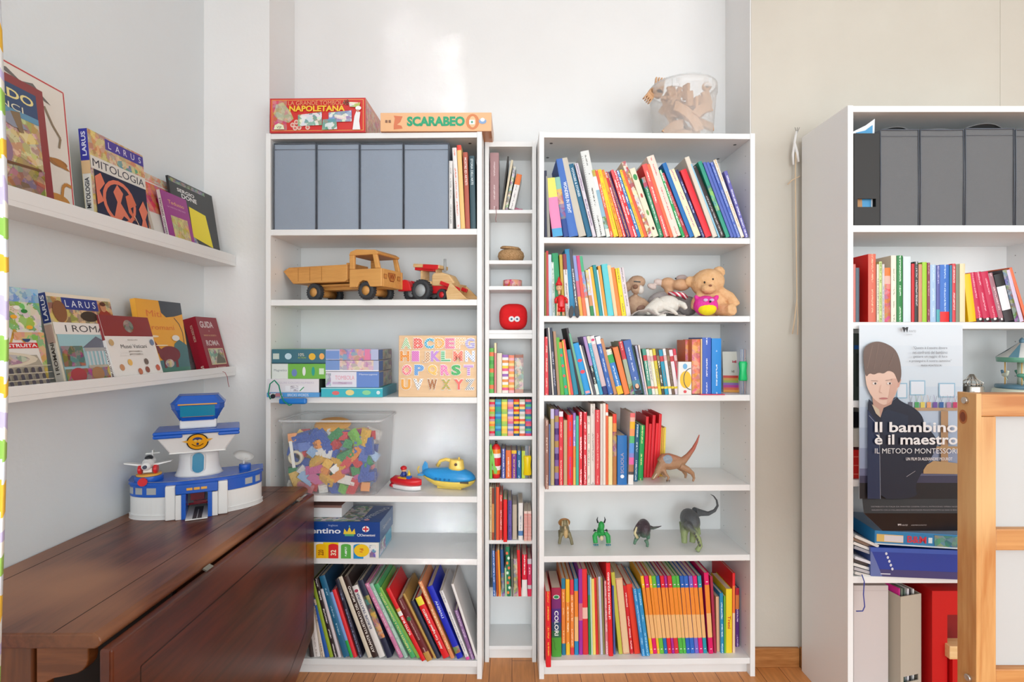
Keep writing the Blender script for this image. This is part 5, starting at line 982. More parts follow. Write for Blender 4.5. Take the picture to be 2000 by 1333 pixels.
# ---- red rescue boat
bt = thing('toy_boat', 'small red and white toy speedboat with a helmeted figure', 'toy boat', (X(797, 2.08), 2.085, L_SH[3] + .0005), (0, 0, math.radians(-28)))
def hull(m, prof, L, W_, z0, z1, col, nose=.6):
    """boat hull: cross sections along x"""
    N = 14; rings = []
    for i in range(N + 1):
        u = i / N; wf = math.sin(PI * min(1, .35 + .65 * (1 - u))) ** .5 if False else (1 - max(0, (u - .45) / .55) ** 2.2) * (.85 + .15 * min(1, u * 4))
        wf = max(wf, .03); xx = -L / 2 + L * u; lift = .25 * max(0, (u - .6) / .4) ** 2 * (z1 - z0)
        rings.append(m.add([(xx, W_ / 2 * wf * a, z0 + lift * (1 - b) + (z1 - z0) * b) for a, b in ((-.62, 0), (-.9, .35), (-1, .75), (-1, 1), (-.0, 1.0 + prof), (1, 1), (1, .75), (.9, .35), (.62, 0))]))
    for i in range(N):
        for k in range(8): m.face([rings[i] + k, rings[i + 1] + k, rings[i + 1] + k + 1, rings[i] + k + 1], col, sm=True)
        m.face([rings[i], rings[i] + 8, rings[i + 1] + 8, rings[i + 1]], col)
    m.face([rings[0] + k for k in range(9)], col); m.face([rings[-1] + k for k in reversed(range(9))], col)
m = MB(); hull(m, 0, .1, .056, 0, .016, 'f0eceb'); m.build('lower_hull', PLAST, bt)
m = MB(); hull(m, .35, .106, .062, .0155, .034, 'd81e28'); m.build('upper_hull', PLAST, bt)
MB().box(-.03, .004, -.018, .018, .034, .04, 'f0b020').build('cockpit', PLAST, bt, bevel=.002)
MB().ell((-.018, 0, .046), (.009, .01, .012), '2a3c8c').ell((-.018, -.012, .046), (.004, .006, .004), '2a3c8c').build('figure_body', PLAST, bt)
MB().ell((-.018, 0, .062), (.0085, .0085, .009), 'e8b088').build('figure_head', PLAST, bt)
MB().ell((-.019, 0, .0665), (.0105, .0105, .008), 'd01c24').build('helmet', PLAST, bt)
MB().tube([(.0, 0, .036), (.004, 0, .05), (.002, 0, .062)], [.008, .005, .001], 'f0c828', 8).build('windscreen', PLAST, bt)
MB().box(.002, .016, -.014, .0, .036, .046, '2a68c8').build('deck_box', PLAST, bt, bevel=.001)
MB().cyl((-.06, 0, .02), .011, .008, (0, PI / 2, 0), 'd81e28').cyl((-.05, -.02, .012), .006, .012, (0, PI / 2, 0), 'c82030').build('outboard', PLAST, bt)
# ---- blue submarine
sb = thing('toy_submarine', 'blue and yellow toy submarine with a looped handle', 'toy boat', (X(876, 2.1), 2.1, L_SH[3] + .001), (0, 0, math.radians(-14)))
sp_ = [(.0001, -.098), (.012, -.094), (.026, -.075), (.034, -.04), (.038, 0), (.036, .045), (.028, .078), (.014, .096), (.0001, .1)]
def halfbody(m, z0, z1, col, zc=.036):
    N = 18; K = 12; rings = []
    prof = [(-.1, .003), (-.094, .012), (-.075, .023), (-.045, .031), (-.01, .036), (.03, .037), (.06, .033), (.083, .024), (.096, .012), (.1, .003)]
    for xx, r in prof:
        tilt = .012 * max(0, (-xx - .04) / .06)
        rings.append(m.add([(xx, r * math.cos(z0 + (z1 - z0) * k / K), zc + tilt + r * .95 * math.sin(z0 + (z1 - z0) * k / K)) for k in range(K + 1)]))
    for i in range(len(prof) - 1):
        for k in range(K): m.face([rings[i] + k, rings[i + 1] + k, rings[i + 1] + k + 1, rings[i] + k + 1], col, sm=True)
        m.face([rings[i], rings[i] + K, rings[i + 1] + K, rings[i + 1]], col)
m = MB(); halfbody(m, -.18, PI + .18, '2a94d4', .038); m.build('upper_hull', PLAST, sb)
m = MB(); halfbody(m, PI + .14, 2 * PI - .14, 'f0d060', .036); m.box(-.04, .05, -.008, .008, 0, .012, 'f0d060'); m.build('lower_hull', PLAST, sb)
m = MB(); m.lathe([(.026, .066), (.025, .074), (.022, .098), (.02, .102), (.0001, .101)], 20, 'f0cc60', sq=(1.15, .75)); tw_ = m.build('conning_tower', PLAST, sb); tw_.location = (.03, 0, 0)
MB().box(-.003, .003, -.002, .002, 0, .01, 'f0cc60').build('periscope', PLAST, sb).location = (.04, 0, .1)
MB().cyl((.034, -.0195, .088), .005, .003, (PI / 2, 0, 0), '604838').build('porthole', PLAST, tw_).location = (-.03, 0, 0)
MB().tube([(.012, 0, .096), (-.01, 0, .1), (-.03, 0, .094), (-.042, 0, .075)], [.007, .006, .006, .007], 'f0cc60', 8).build('handle', PLAST, sb)
for k in range(4): MB().cyl((-.035 + .017 * k, -.0355, .038), .0042, .004, (PI / 2, 0, 0), '1a6ca8', 14).build('porthole', PLAST, sb)
m = MB(); m.prism([(-.1, .045), (-.075, .05), (-.08, .082), (-.09, .09), (-.1, .07)], -.003, .003, '4aa4e0'); m.box(-.106, -.085, -.03, .03, .044, .05, '4aa4e0'); m.build('tail_fin', PLAST, sb, bevel=.0015)
MB().tube([(-.1, 0, .045), (-.112, 0, .045), (-.118, 0, .06), (-.112, 0, .07)], .003, 'f0cc60', 6).build('rudder', PLAST, sb)
MB().box(.055, .085, -.034, -.03, .028, .034, '5a5040').build('bow_mark', PLAST, sb)
sb.scale = (1.1, 1.1, 1.12); bt.scale = (1.2, 1.2, 1.2)
# ---- shelf five: stacked educational games
z5 = L_SH[4] + .0005
def art(m, w, h):
    fr(m, w, h, 0, 0, .98, 1, 'ece8e0'); fr(m, w, h, .38, 0, .55, 1, 'f4d020')
    pl(m, w, h, [(.41, 0), (.41, .86), (.5, 1), (.5, 0)], 'f2c818')
    for i, (c, t) in enumerate((('f2b818', '220'), ('dc2c30', '32'), ('5cb04c', None), ('2a90cc', None))):
        x0 = .3 + .14 * i; fr(m, w, h, x0, 0, x0 + .11, .8, c); el(m, w, h, x0 + .055, .8, .055, .12, c)
        if t: m.text(t, w * (x0 + .055), h * .36, w * .06, 'f8f0d0' if i else '8a4810', w=h * .36, rot=90, bold=True)
        else: m.rect(w * (x0 + .03), h * .15, w * (x0 + .08), h * .75, c, 'e8f4ec', .5)
    fr(m, w, h, .17, .14, .28, .8, '9cc8d8', '608878', 1.0); el(m, w, h, .83 if False else .79 + .02, .52, .085, .4, 'f4c828'); fr(m, w, h, .76, .4, .86, .66, 'f4c828', 'd87828', .5)
    fr(m, w, h, .9, .1, .97, .85, 'ece8e8', '5868a8', 1.0)
tt = boxthing('board_game_box', 'white game box with yellow red green blue arches, under the blue one', 'board game', 565, 741, 1060, 1093, 2.0, .19, 'e6e2da', art, z=z5, lid={1: '88b8d0'})
sideart(tt, X(741, 2.0) - X(565, 2.0), .19, .06, lambda m, w, h: (m.rect(w * .05, h * .1, w * .5, h * .9, 'd8e4e8', 'a088a0', 1.0), m.rect(w * .5, h * .2, w * .98, h * .9, '48a8c8')))
def art(m, w, h):
    fr(m, w, h, 0, 0, 1, 1, '16428c'); tx(m, w, h, 'Sapientino', .32, .52, .36, 'e8ecf4', .52, bold=True); tx(m, w, h, 'Inglese', .5, .82, .12, 'a8b8d8', .1)
    pl(m, w, h, [(.61, .4), (.62, .68), (.65, .5), (.675, .76), (.7, .5), (.73, .68), (.74, .4)], 'e8c840'); fr(m, w, h, .625, .3, .725, .4, '58a878'); el(m, w, h, .675, .8, .008, .04, '58b0c0')
    el(m, w, h, .85, .66, .038, .15, 'f0ecec'); fr(m, w, h, .843, .52, .857, .8, 'd83040'); fr(m, w, h, .82, .62, .88, .7, 'd83040')
    el(m, w, h, .775, .36, .018, .07, 'e0e8f4'); el(m, w, h, .775, .36, .012, .045, '16428c'); tx(m, w, h, 'Clementoni', .87, .36, .12, 'e8ecf4', .16, bold=True)
Yg = 2.004; hg = Z(1020, Yg) - Z(1058.8, Yg)
tt = boxthing('board_game_box', 'dark blue English quiz game box with a crown on its front', 'board game', 560, 743, 1020, 1058.5, Yg, .2, '1c4c94', art, z=Z(1058.8, Yg), lid={1: '24548c'})
sideart(tt, X(743, Yg) - X(560, Yg), .2, hg, lambda m, w, h: m.text('Sapientino', w * .5, h * .5, h * .3, 'c8d0e0', w=w * .6))
topart(tt, X(743, Yg) - X(560, Yg), .2, hg, lambda m, w, h: (m.rect(w * .2, h * .04, w * .78, h * .96, 'd0c8c0', '4a7a60', 1.0), m.text('SAPIENTINO', w * .88, h * .5, w * .07, 'e0e8f0', w=h * .8, rot=70), m.disc(w * .84, h * .12, .01, .01, 'e0a0a8')))
boxthing('game_tray', 'small white flat tray lying on the blue quiz box', 'board game', 600, 668, 988, 1003, 2.05, .14, 'e6e4e6', lambda m, w, h: fr(m, w, h, 0, .8, 1, 1, '8a6860'), z=Z(1020, Yg) + .0013, lid={4: '9a7068'})
# ================================================================ right and narrow bookcase contents
class Loc:
    """local frame at a base point: pixel offsets at distance Y become metres"""
    def __init__(s, px, py, Y, z=None): s.px, s.py, s.Y, s.s = px, py, Y, Y / F; s.o = Vector((X(px, Y), Y, Z(py, Y) if z is None else z))
    def __call__(s, px, py, dy=0): return Vector(((px - s.px) * s.s, dy, (s.py - py) * s.s))
def fur(name, c, c2=None): return plain(name, c, .95, c2 or c, 60, .8, 350)
# plush toys on the second shelf
zs = R_SH[1] + .001
b = Loc(1392, 617, 2.06, zs); br = thing('teddy_bear', 'tan teddy bear leaning over at the right end of the shelf', 'plush toy', b.o)
TAN = fur('tan_fur', 'e8bc8e', 'dcaa78')
blob('body', [('e', b(1382, 551, .0), (.064, .052, .053), (0, -.25, 0)), ('e', b(1350, 548, .015), (.02, .014, .022)), ('e', b(1406, 530, .01), (.025, .014, .024)), ('e', b(1375, 565, -.045), (.028, .022, .02)),
              ('e', b(1392, 590, .02), (.062, .05, .056)), ('t', [b(1405, 570, .0), b(1422, 580, -.012), b(1434, 598, -.02)], [.024, .022, .019]), ('t', [b(1370, 576, -.01), b(1356, 590, -.02), b(1352, 603, -.03)], [.022, .019, .017]),
              ('t', [b(1402, 603, -.01), b(1414, 606, -.045), b(1418, 605, -.065)], [.026, .024, .023]), ('t', [b(1376, 605, -.01), b(1366, 607, -.04)], [.025, .023])], TAN, br, .0045, 4, .004)
EYE = plain('black_bead', '1a1614', .15)
for px, py in ((1367, 553), (1383, 547)): MB().ell(b(px, py, -.05), (.0035, .003, .004)).build('eye', EYE, br)
MB().ell(b(1375, 560, -.067), (.006, .003, .004)).build('nose', plain('brown_thread', '8a5a44', .8), br)
b = Loc(1382, 617, 1.995, zs); ow = thing('plush_owl', 'round pink plush owl with bright yellow belly', 'plush toy', b.o)
blob('body', [('e', b(1382, 597, .02), (.046, .036, .0385)), ('e', b(1403, 581, .02), (.009, .008, .012), (0, .5, 0)), ('e', b(1364, 581, .02), (.009, .008, .012), (0, -.5, 0))], fur('pink_fur', 'ea2a94', 'e04aa8'), ow, .004, 3, .002)
blob('belly', [('e', b(1382, 603, .006), (.036, .025, .026))], fur('yellow_fur', 'f4e41e', 'ecd820'), ow, .004, 2)
for px in (1376, 1388): MB().ell(b(px, 587, -.012), (.009, .006, .006)).build('eye_patch', fur('lilac_fur', 'd8b8e0'), ow)
MB().ell(b(1384, 590, -.0175), (.004, .003, .004)).build('beak', EYE, ow)
b = Loc(1242, 617, 2.13, zs); dg = thing('plush_dog', 'brown and white plush dog half hidden beside the last book', 'plush toy', b.o)
blob('body', [('e', b(1244, 548, .0), (.034, .03, .026)), ('e', b(1240, 563, -.02), (.02, .02, .02)), ('e', b(1240, 595, .0), (.038, .035, .045)), ('t', [b(1250, 585, -.01), b(1262, 598, -.03)], [.017, .016]), ('e', b(1226, 557, .0), (.012, .01, .022))], fur('beige_fur', 'c8a88c', 'b8947a'), dg, .0045, 4, .003)
MB().ell(b(1248, 564, -.022), (.014, .016, .018)).build('cheek', fur('white_fur', 'e0d8d0'), dg); MB().ell(b(1237, 559, -.038), (.01, .008, .009)).build('nose', fur('brown_nose', '8a6450'), dg)
MB().obox(b(1241, 549, -.03), (.026, .003, .004), (0, .1, 0)).build('eyebrow', EYE, dg)
MB().ell(b(1250, 602, -.03), (.022, .016, .016)).build('paw', fur('brown_fur', '9a7868'), dg)
b = Loc(1310, 617, 2.12, zs); ms = thing('plush_moose', 'tan plush animal with a big rounded snout, grey body and striped scarf', 'plush toy', b.o)
blob('head', [('e', b(1304, 551, .0), (.03, .026, .024)), ('e', b(1327, 555, -.02), (.036, .03, .024)), ('t', [b(1306, 560, 0), b(1308, 585, 0)], [.017, .018])], fur('tan_velour', 'd8ac88', 'd0a078'), ms, .0045, 4, .001)
blob('ear', [('e', b(1288, 549, .0), (.024, .01, .014), (0, .3, 0)), ('e', b(1273, 557, .0), (.02, .01, .012), (0, .4, 0))], fur('pale_pink_velour', 'd8c4bc'), ms, .004, 3)
blob('ear', [('e', b(1336, 541, .025), (.026, .014, .018))], fur('mauve_velour', 'c8b4b0'), ms, .004, 3)
blob('body', [('e', b(1300, 590, .01), (.072, .034, .05)), ('e', b(1345, 595, .01), (.04, .03, .04))], fur('grey_velour', 'a8a09e', '989090'), ms, .005, 3, .001)
MB().ell(b(1315, 543, -.03), (.003, .002, .003)).build('eye', EYE, ms)
n = patmat('d', 'c8304c', 'f2e4e4', .42)
MB().tube([b(1302, 571, -.03), b(1312, 574, -.05), b(1324, 575, -.05), b(1334, 581, -.04)], [.007, .009, .01, .009], n=8).build('scarf', n, ms)
b = Loc(1290, 617, 2.02, zs); bu = thing('plush_bunny', 'off-white plush bunny lying face down on its grey comfort cloth', 'plush toy', b.o)
WF = fur('cream_velour', 'e4e0d8', 'dcd6cc')
blob('body', [('e', b(1307, 595, .025), (.048, .036, .037), (0, -.1, 0)), ('t', [b(1292, 594, .02), b(1274, 603, .01), b(1262, 609, .01)], [.033, .024, .014]), ('t', [b(1288, 596, .0), b(1276, 606, -.01), b(1284, 615, -.012), b(1300, 616, -.01)], [.013, .009, .007, .007]),
              ('t', [b(1296, 600, -.004), b(1310, 606, -.016), b(1320, 615, -.018)], [.008, .008, .007]), ('t', [b(1326, 590, .01), b(1334, 596, -.006), b(1339, 604, -.01)], [.011, .012, .008])], WF, bu, .004, 3, .001)
m = MB(); N = 16; tp = []
def cl(u, v): 
    x_ = -.112 + .2 * u; return (x_, -.02 + .09 * v, max(.003, (.036 - .03 * v) * math.sin(min(1, (u * 1.15)) * PI) ** .7 * (.6 + .4 * math.sin(9 * u + 3 * v)) + .004 * math.sin(23 * u)))
bb = m.add([cl(i / N, j / 8) for j in range(9) for i in range(N + 1)])
for j in range(8):
    for i in range(N): m.face([bb + j * 17 + i, bb + j * 17 + i + 1, bb + (j + 1) * 17 + i + 1, bb + (j + 1) * 17 + i], 'ffffff', sm=True)
cl_ = m.build('comfort_cloth', fur('grey_cloth', 'c0b8b2', 'b0a8a4'), bu); cl_.modifiers.new('s', 'SOLIDIFY').thickness = .003
# wooden figure in red, plain peg doll
b = Loc(1096, 617, 1.99, zs); pg = thing('wooden_doll', 'small wooden doll in red clothes and pointed red hat before the green book', 'doll', (X(1096, 1.99), 1.992, zs))
REDP = plain('red_lacquer', 'd81c20', .25); SK = plain('doll_skin', 'e4b48c', .4)
MB().lathe([(.0001, .146), (.003, .14), (.007, .128), (.0125, .118), (.0125, .112)], 18).build('hat', REDP, pg).location = (-.008, 0, 0)
MB().ell((-.008, 0, .103), (.011, .011, .012)).lathe([(.005, .078), (.005, .095)], 12, c=(-.007, 0, 0)).build('head', SK, pg)
for sx in (-.012, -.004): MB().ell((sx, -.0105, .105), .0015).build('eye', EYE, pg)
MB().lathe([(.008, .076), (.014, .07), (.0135, .05), (.015, .034), (.014, .03)], 18, sq=(1, .75)).build('shirt', REDP, pg)
for sx in (-1, 1):
    MB().tube([(sx * .013, 0, .068), (sx * .02, 0, .06), (sx * .02, -.003, .046)], .0052, n=10).build('sleeve', REDP, pg)
    MB().tube([(sx * .007, 0, .034), (sx * .0075, 0, .014)], [.0075, .008], n=10).build('trouser_leg', REDP, pg)
    MB().tube([(sx * .0075, 0, .014), (sx * .0075, 0, .006)], .0045, n=10).ell((sx * .0075, -.003, .004), (.0055, .009, .004)).build('foot', SK, pg)
MB().box(-.017, -.011, -.004, .004, .0, .045).build('walking_stick', SK, pg)
# two-lobed dark bookmark end over the shelf edge
bk = thing('bookmark', 'dark grey two-lobed tag hanging over the second shelf edge', 'bookmark', (X(1121, 1.98), 1.978, Z(610, 1.98)))
DG = plain('dark_grey_felt', '55565a', .9)
for sx in (-1, 1): MB().ell((sx * .0105, 0, .0), (.0095, .004, .023), rot=(0, -sx * .12, 0)).build('lobe', DG, bk)
MB().tube([(0, 0, .012), (.001, .002, .028), (.0, .006, .05)], .002, '2a88b8', 6).build('stem', PLAST, bk)
# third shelf: card box, picture card, rods in a green grip
z3r = R_SH[2] + .0005; Y3 = RY(1338) + .012
def art(m, w, h): el(m, w, h, .5, .86, .17, .085, '78b4dc'); el(m, w, h, .55, .46, .44, .26, 'f2c440'); m.line([(w * (.95 - .55 * math.sin(PI * i / 12)), h * (.48 - .32 * math.cos(PI * i / 12))) for i in range(13)], .003, '58585c'); el(m, w, h, .5, .1, .12, .045, 'e05860')
cb = boxthing('card_game_box', 'small white game box with yellow ellipse and black arc', 'board game', 1325, 1351, 707.5, 767, Y3 - .01, .032, 'eceae6', art, yaw=2, z=z3r, lid={4: 'a89c94'})
Yc = 2.13; tt = thing('greeting_card', 'pale picture card with rainbow stripes propped at the shelf end', 'card', (X(1409, Yc), Yc - .02, z3r), (-.12, 0, math.radians(-12)))
w, h = .082, .16; m = MB(); m.box(0, w, 0, .004, 0, h, 'e0dccc'); m.lift(); m.lift()
fr(m, w, h, .3, .72, .75, .88, 'e0dccc', 'c04858', .5); fr(m, w, h, .3, .48, .6, .64, 'e0dccc', 'a09888', .5)
for i, c in enumerate(('f0a030', 'e06030', 'c01888', '8a60a8', 'a0b040', 'd8a040', 'd83828')): fr(m, w, h, 0, .0 + .058 * i, 1, .06 + .058 * i, c)
el(m, w, h, .78, .62, .09, .11, 'b08878'); m.line([(w * .85, h * .48), (w * .78, h * .38), (w * .84, h * .3)], .003, '2a2020'); m.build('printed_card', PAPER, tt)
def rods(label, px, Y, z0, hgt, c, y0f, y1f, gap=.0):
    t = thing('straw_bundle', label, 'craft tool', (X(px, Y), Y, z0))
    m = MB(); H_ = hgt; pr = [(.014, y0f * H_), (.0165, (y0f + .03) * H_), (.013, (y0f + y1f) / 2 * H_), (.016, (y1f - .05) * H_), (.013, y1f * H_)]; m.lathe(pr, 16, c, sq=(1, .7)); m.build('grip', PLAST, t)
    for i in range(4): MB().cyl((-.0075 + .005 * i, 0, H_ / 2), .0016, H_, col=('a8b4c8', 'c0c8d0', '98a0b8', 'd0b0a8')[i], n=8).build('rod', PLAST, t)
rods('green waisted grip around thin metallic rods at the shelf end', 1451, 2.03, z3r, Z(683, 2.03) - z3r, '18c470', .3, .73)
MB_ = MB(); MB_.box(0, .092, 0, .08, 0, .003, 'd83a5a'); tag(place(MB_.build('leaflet', PAPER), (X(1366, Y3), Y3 - .012, R_SH[2] + .0002), (0, 0, .02)), 'thin red leaflet lying beneath the two thick blue books', 'leaflet')
# ---- fourth shelf: spinosaur
def dinomat(name, back, belly, z0, z1, spot=None):
    n = NT(name, .45); tc = n.a('ShaderNodeTexCoord'); sp = n.a('ShaderNodeSeparateXYZ'); n.l(tc.outputs['Object'], sp.inputs[0])
    no = n.a('ShaderNodeTexNoise', Scale=70.0, Detail=3.0); n.l(tc.outputs['Object'], no.inputs['Vector'])
    zz_ = n.math('ADD', sp.outputs[2], n.math('MULTIPLY', n.math('SUBTRACT', no.outputs[0], .5), .03))
    mr = n.a('ShaderNodeMapRange'); n.l(zz_, mr.inputs[0]); mr.inputs[1].default_value = z0; mr.inputs[2].default_value = z1
    c = n.mix(mr.outputs[0], lin(belly), lin(back))
    if spot:
        d = n.a('ShaderNodeVectorMath', operation='DISTANCE'); n.l(tc.outputs['Object'], d.inputs[0]); d.inputs[1].default_value = spot[0]
        c = n.mix(n.math('LESS_THAN', n.math('ADD', d.outputs['Value'], n.math('MULTIPLY', no.outputs[0], .01)), spot[1]), c, lin(spot[2]))
    n.l(c, n.b.inputs['Base Color'])
    bp = n.a('ShaderNodeBump', Strength=.5, Distance=.002); n2 = n.a('ShaderNodeTexVoronoi', Scale=260.0); n.l(tc.outputs['Object'], n2.inputs['Vector']); n.l(n2.outputs['Distance'], bp.inputs['Height']); n.l(bp.outputs[0], n.b.inputs['Normal'])
    return n.m
z4 = R_SH[3] + .0008; b = Loc(1310, 938, 2.05, z4)
sn = thing('toy_dinosaur', 'brown sail-backed toy dinosaur with raised tail on the fourth shelf', 'toy dinosaur', b.o)
DM = dinomat('brown_red_dino', 'b05a48', 'a88060', .078, .125, ((b(1302, 892, -.02)), .022, '8d9aa8'))
blob('body', [('t', [b(1278, 925, -.02), b(1284, 915, -.01), b(1293, 905, 0), b(1308, 902, 0), b(1322, 902, 0), b(1334, 898, 0), b(1345, 888, .005), b(1356, 875, .01), b(1363, 862, .012), b(1368, 848, .012)], [.01, .013, .022, .027, .022, .015, .01, .0075, .005, .0025]),
              ('t', [b(1269.5, 930, -.03), b(1279, 922, -.02), b(1286, 914, -.01)], [.006, .011, .012]),
              ('t', [b(1288, 900, 0), b(1295, 892, 0), b(1307, 892, 0), b(1320, 894, 0), b(1332, 896, 0)], [.013, .017, .018, .014, .009]),
              ('t', [b(1326, 906, -.014), b(1340, 913, -.018), b(1350, 921, -.016), b(1353, 930, -.014), b(1350, 935.5, -.02)], [.014, .012, .008, .005, .004]),
              ('t', [b(1324, 908, .016), b(1338, 918, .018), b(1343, 928, .02), b(1341, 934, .016)], [.013, .01, .006, .004]),
              ('t', [b(1294, 914, -.014), b(1298, 922, -.02), b(1303, 928, -.022), b(1299, 934, -.026)], [.009, .006, .0045, .003]), ('t', [b(1290, 914, .012), b(1296, 926, .014), b(1302, 932, .012)], [.008, .005, .003])], DM, sn, .0022, 2)
MB().tube([b(1271, 927, -.041), b(1278, 919, -.033)], .0018, 'e8dcc8').build('mouth_line', PLAST, sn)
for k in range(3): MB().tube([b(1298 + 3 * k, 932, -.026), b(1297 + 3 * k, 936, -.03)], [.002, .0006], '5a4a40').build('claw', PLAST, sn)
# ---- fifth shelf: dinosaurs
z5r = R_SH[4] + .0008
b = Loc(1103, 1064, 2.1, z5r); t = thing('toy_dinosaur', 'small brown horned toy dinosaur with an orange neck frill', 'toy dinosaur', b.o)
blob('body', [('e', b(1104, 1038, .03), (.019, .04, .024)), ('t', [b(1098, 1040, .0), b(1094, 1050, -.004), b(1092, 1061, -.008)], [.009, .0065, .006]), ('t', [b(1110, 1040, .0), b(1115, 1052, -.004), b(1117, 1062, -.012)], [.009, .0065, .006]), ('t', [b(1097, 1045, .05), b(1096, 1060, .055)], [.01, .006]), ('t', [b(1111, 1045, .05), b(1112, 1060, .055)], [.01, .006]), ('t', [b(1104, 1035, .06), b(1106, 1048, .1)], [.012, .003]), ('e', b(1103, 1022, .0), (.012, .014, .016))], dinomat('olive_brown_dino', '8a8060', '7a7050', 0, .08), t, .002, 2)
MB().ell(b(1105, 1041, -.004), (.009, .008, .02)).build('chest', plain('tan_chest', 'cdae78', .5, 'c0a070', 80), t)
MB().lathe([(.0001, -.004), (.016, -.001), (.0235, .0035), (.0225, .005), (.0001, .001)], 20, c=b(1102, 1020, .004), rot=(PI / 2 + .3, 0, 0), sq=(1, .85)).build('neck_frill', plain('orange_frill', 'a8682c', .5, '7c6a40', 90), t)
for dx, dz in ((-5, 0), (5, 0)): MB().tube([b(1103 + dx, 1016, -.008), b(1103 + dx * 1.3, 1024, -.024)], [.003, .001], 'd8c8a0').build('horn', PLAST, t)
MB().tube([b(1103, 1026, -.01), b(1103.5, 1033, -.016)], [.005, .003], 'c8b088').build('snout', PLAST, t)
b = Loc(1174, 1062, 2.11, z5r); t = thing('toy_dragon', 'bright green sitting toy dragon with black horns and blue claws', 'toy dragon', b.o)
GRN = plain('bright_green', '2fae50', .45, '249a48', 120, .5, 300)
blob('body', [('e', b(1174, 1040, .01), (.015, .017, .024)), ('e', b(1174, 1026, -.006), (.0125, .015, .018)), ('e', b(1174, 1034, -.016), (.009, .012, .01)), ('t', [b(1166, 1040, 0), b(1161, 1046, -.006), b(1162, 1058, -.016)], [.009, .01, .009]), ('t', [b(1182, 1040, 0), b(1187, 1046, -.006), b(1187, 1058, -.016)], [.009, .01, .009]), ('t', [b(1174, 1050, .02), b(1182, 1058, .05)], [.01, .003])], GRN, t, .002, 2)
for sx in (-1, 1):
    MB().tube([b(1174 + sx * 6, 1021, .0), b(1174 + sx * 8, 1015, .0), b(1174 + sx * 6.5, 1009.5, .0)], [.0035, .0028, .0008], '26262c').build('horn', PLAST, t)
    MB().prism([(0, 0), (sx * .011, .006), (sx * .015, -.004), (sx * .008, -.003)], -.0015, .0015, '26262c').build('wing', PLAST, t).location = b(1174 + sx * 7, 1038, .012)
    for k in range(3): MB().ell(b(1174 + sx * 12 + (k - 1) * 3.4, 1059.5, -.024), (.003, .005, .003), '2a8a98').build('claw', PLAST, t)
MB().ell(b(1174, 1049, -.012), (.008, .006, .01), 'd8c8a0').build('belly', PLAST, t)
b = Loc(1258, 1062, 2.1, z5r); t = thing('toy_dinosaur', 'dark purple-backed long-necked toy dinosaur, third from left on its shelf', 'toy dinosaur', b.o)
blob('body', [('e', b(1260, 1034, .025), (.026, .045, .033), (.2, .25, 0)), ('t', [b(1246, 1042, -.01), b(1240, 1040, -.016), b(1238, 1030, -.02), b(1241, 1021, -.024), b(1245, 1015, -.026)], [.013, .009, .006, .005, .0055]), ('e', b(1245, 1015, -.028), (.006, .009, .005)),
              ('t', [b(1244, 1046, -.006), b(1239, 1054, -.01), b(1237, 1058, -.016)], [.009, .006, .005]), ('t', [b(1260, 1050, -.012), b(1263, 1058, -.016), b(1261, 1062, -.022)], [.009, .0055, .005]), ('t', [b(1268, 1044, .03), b(1270, 1056, .03)], [.012, .007]),
              ('t', [b(1272, 1036, .05), b(1283, 1038, .05), b(1292, 1035, .045), b(1298, 1032, .04)], [.01, .006, .0035, .0015])], dinomat('purple_green_dino', '4a3c44', '5c8068', .02, .06), t, .002, 2)
MB().tube([b(1242, 1044, -.026), b(1236.5, 1034, -.028), b(1240, 1022, -.031)], [.006, .005, .003], 'd8cca0').build('throat', PLAST, t)
b = Loc(1352, 1070, 2.08, z5r); t = thing('toy_dinosaur', 'large green toy dinosaur with grey back and long whip-like tail', 'toy dinosaur', b.o)
blob('body', [('e', b(1356, 1026, .05), (.036, .06, .04), (.15, 0, 0)), ('t', [b(1344, 1030, .0), b(1340, 1026, -.03), b(1348, 1033, -.045), b(1356, 1045, -.05), b(1359, 1058, -.05), b(1352, 1068, -.052)], [.02, .013, .0105, .0095, .009, .0095]),
              ('t', [b(1341, 1030, .01), b(1336, 1046, .0), b(1336, 1062, -.004)], [.018, .013, .011]), ('t', [b(1358, 1036, .01), b(1354, 1052, .004), b(1352, 1062, .0)], [.018, .013, .011]), ('t', [b(1366, 1032, .06), b(1371, 1046, .055), b(1373, 1056, .05)], [.018, .013, .01]), ('t', [b(1348, 1036, .08), b(1347, 1058, .08)], [.018, .011]),
              ('t', [b(1370, 1016, .08), b(1384, 1018, .09), b(1400, 1020, .09), b(1412, 1013, .085), b(1417, 1002, .08), b(1415, 991, .08), b(1408, 982, .075), b(1400, 977, .07)], [.022, .014, .009, .0065, .005, .004, .003, .0015])], dinomat('grey_green_dino', '56595c', '8f9e6c', .055, .09), t, .0025, 2)
for k in range(5): MB().ell(b(1347 + 2.4 * k, 1034 + 5.5 * k, -.0575 - .0006 * k), (.0035, .002, .005), '484a48').build('neck_spot', PLAST, t)
# ---- bucket of wooden track on top
b = Loc(1333, 262, 2.13, ZTOP + .0005)
bu = thing('plastic_bucket', 'round clear bucket of wooden train track on the right bookcase', 'bucket', b.o)
CL2 = clear('cloudy_plastic', 'ecebe9', .33, .35); r0, r1, hb2 = .11, .127, .222
MB().lathe([(r0, .001), (r0 + .002, .01), (r1, hb2 - .03), (r1 + .004, hb2 - .028), (r1 + .004, hb2), (r1 - .001, hb2 + .002), (r1 - .004, hb2 - .02)], 40, cap=False).lathe([(.0001, .0015), (r0, .001)], 40).build('tub', CL2, bu)
MB().tube([(r1 * math.cos(a), r1 * math.sin(a), hb2 + .001 + .0) for a in [2 * PI * i / 32 for i in range(33)]], .003, n=6, cap=False).build('rim', RIM, bu)
for sx in (-1, 1): MB().box(-.014, .014, -.004, .004, -.02, .01).build('handle_lug', RIM, bu).location = (sx * .06, -.112, hb2 - .02)
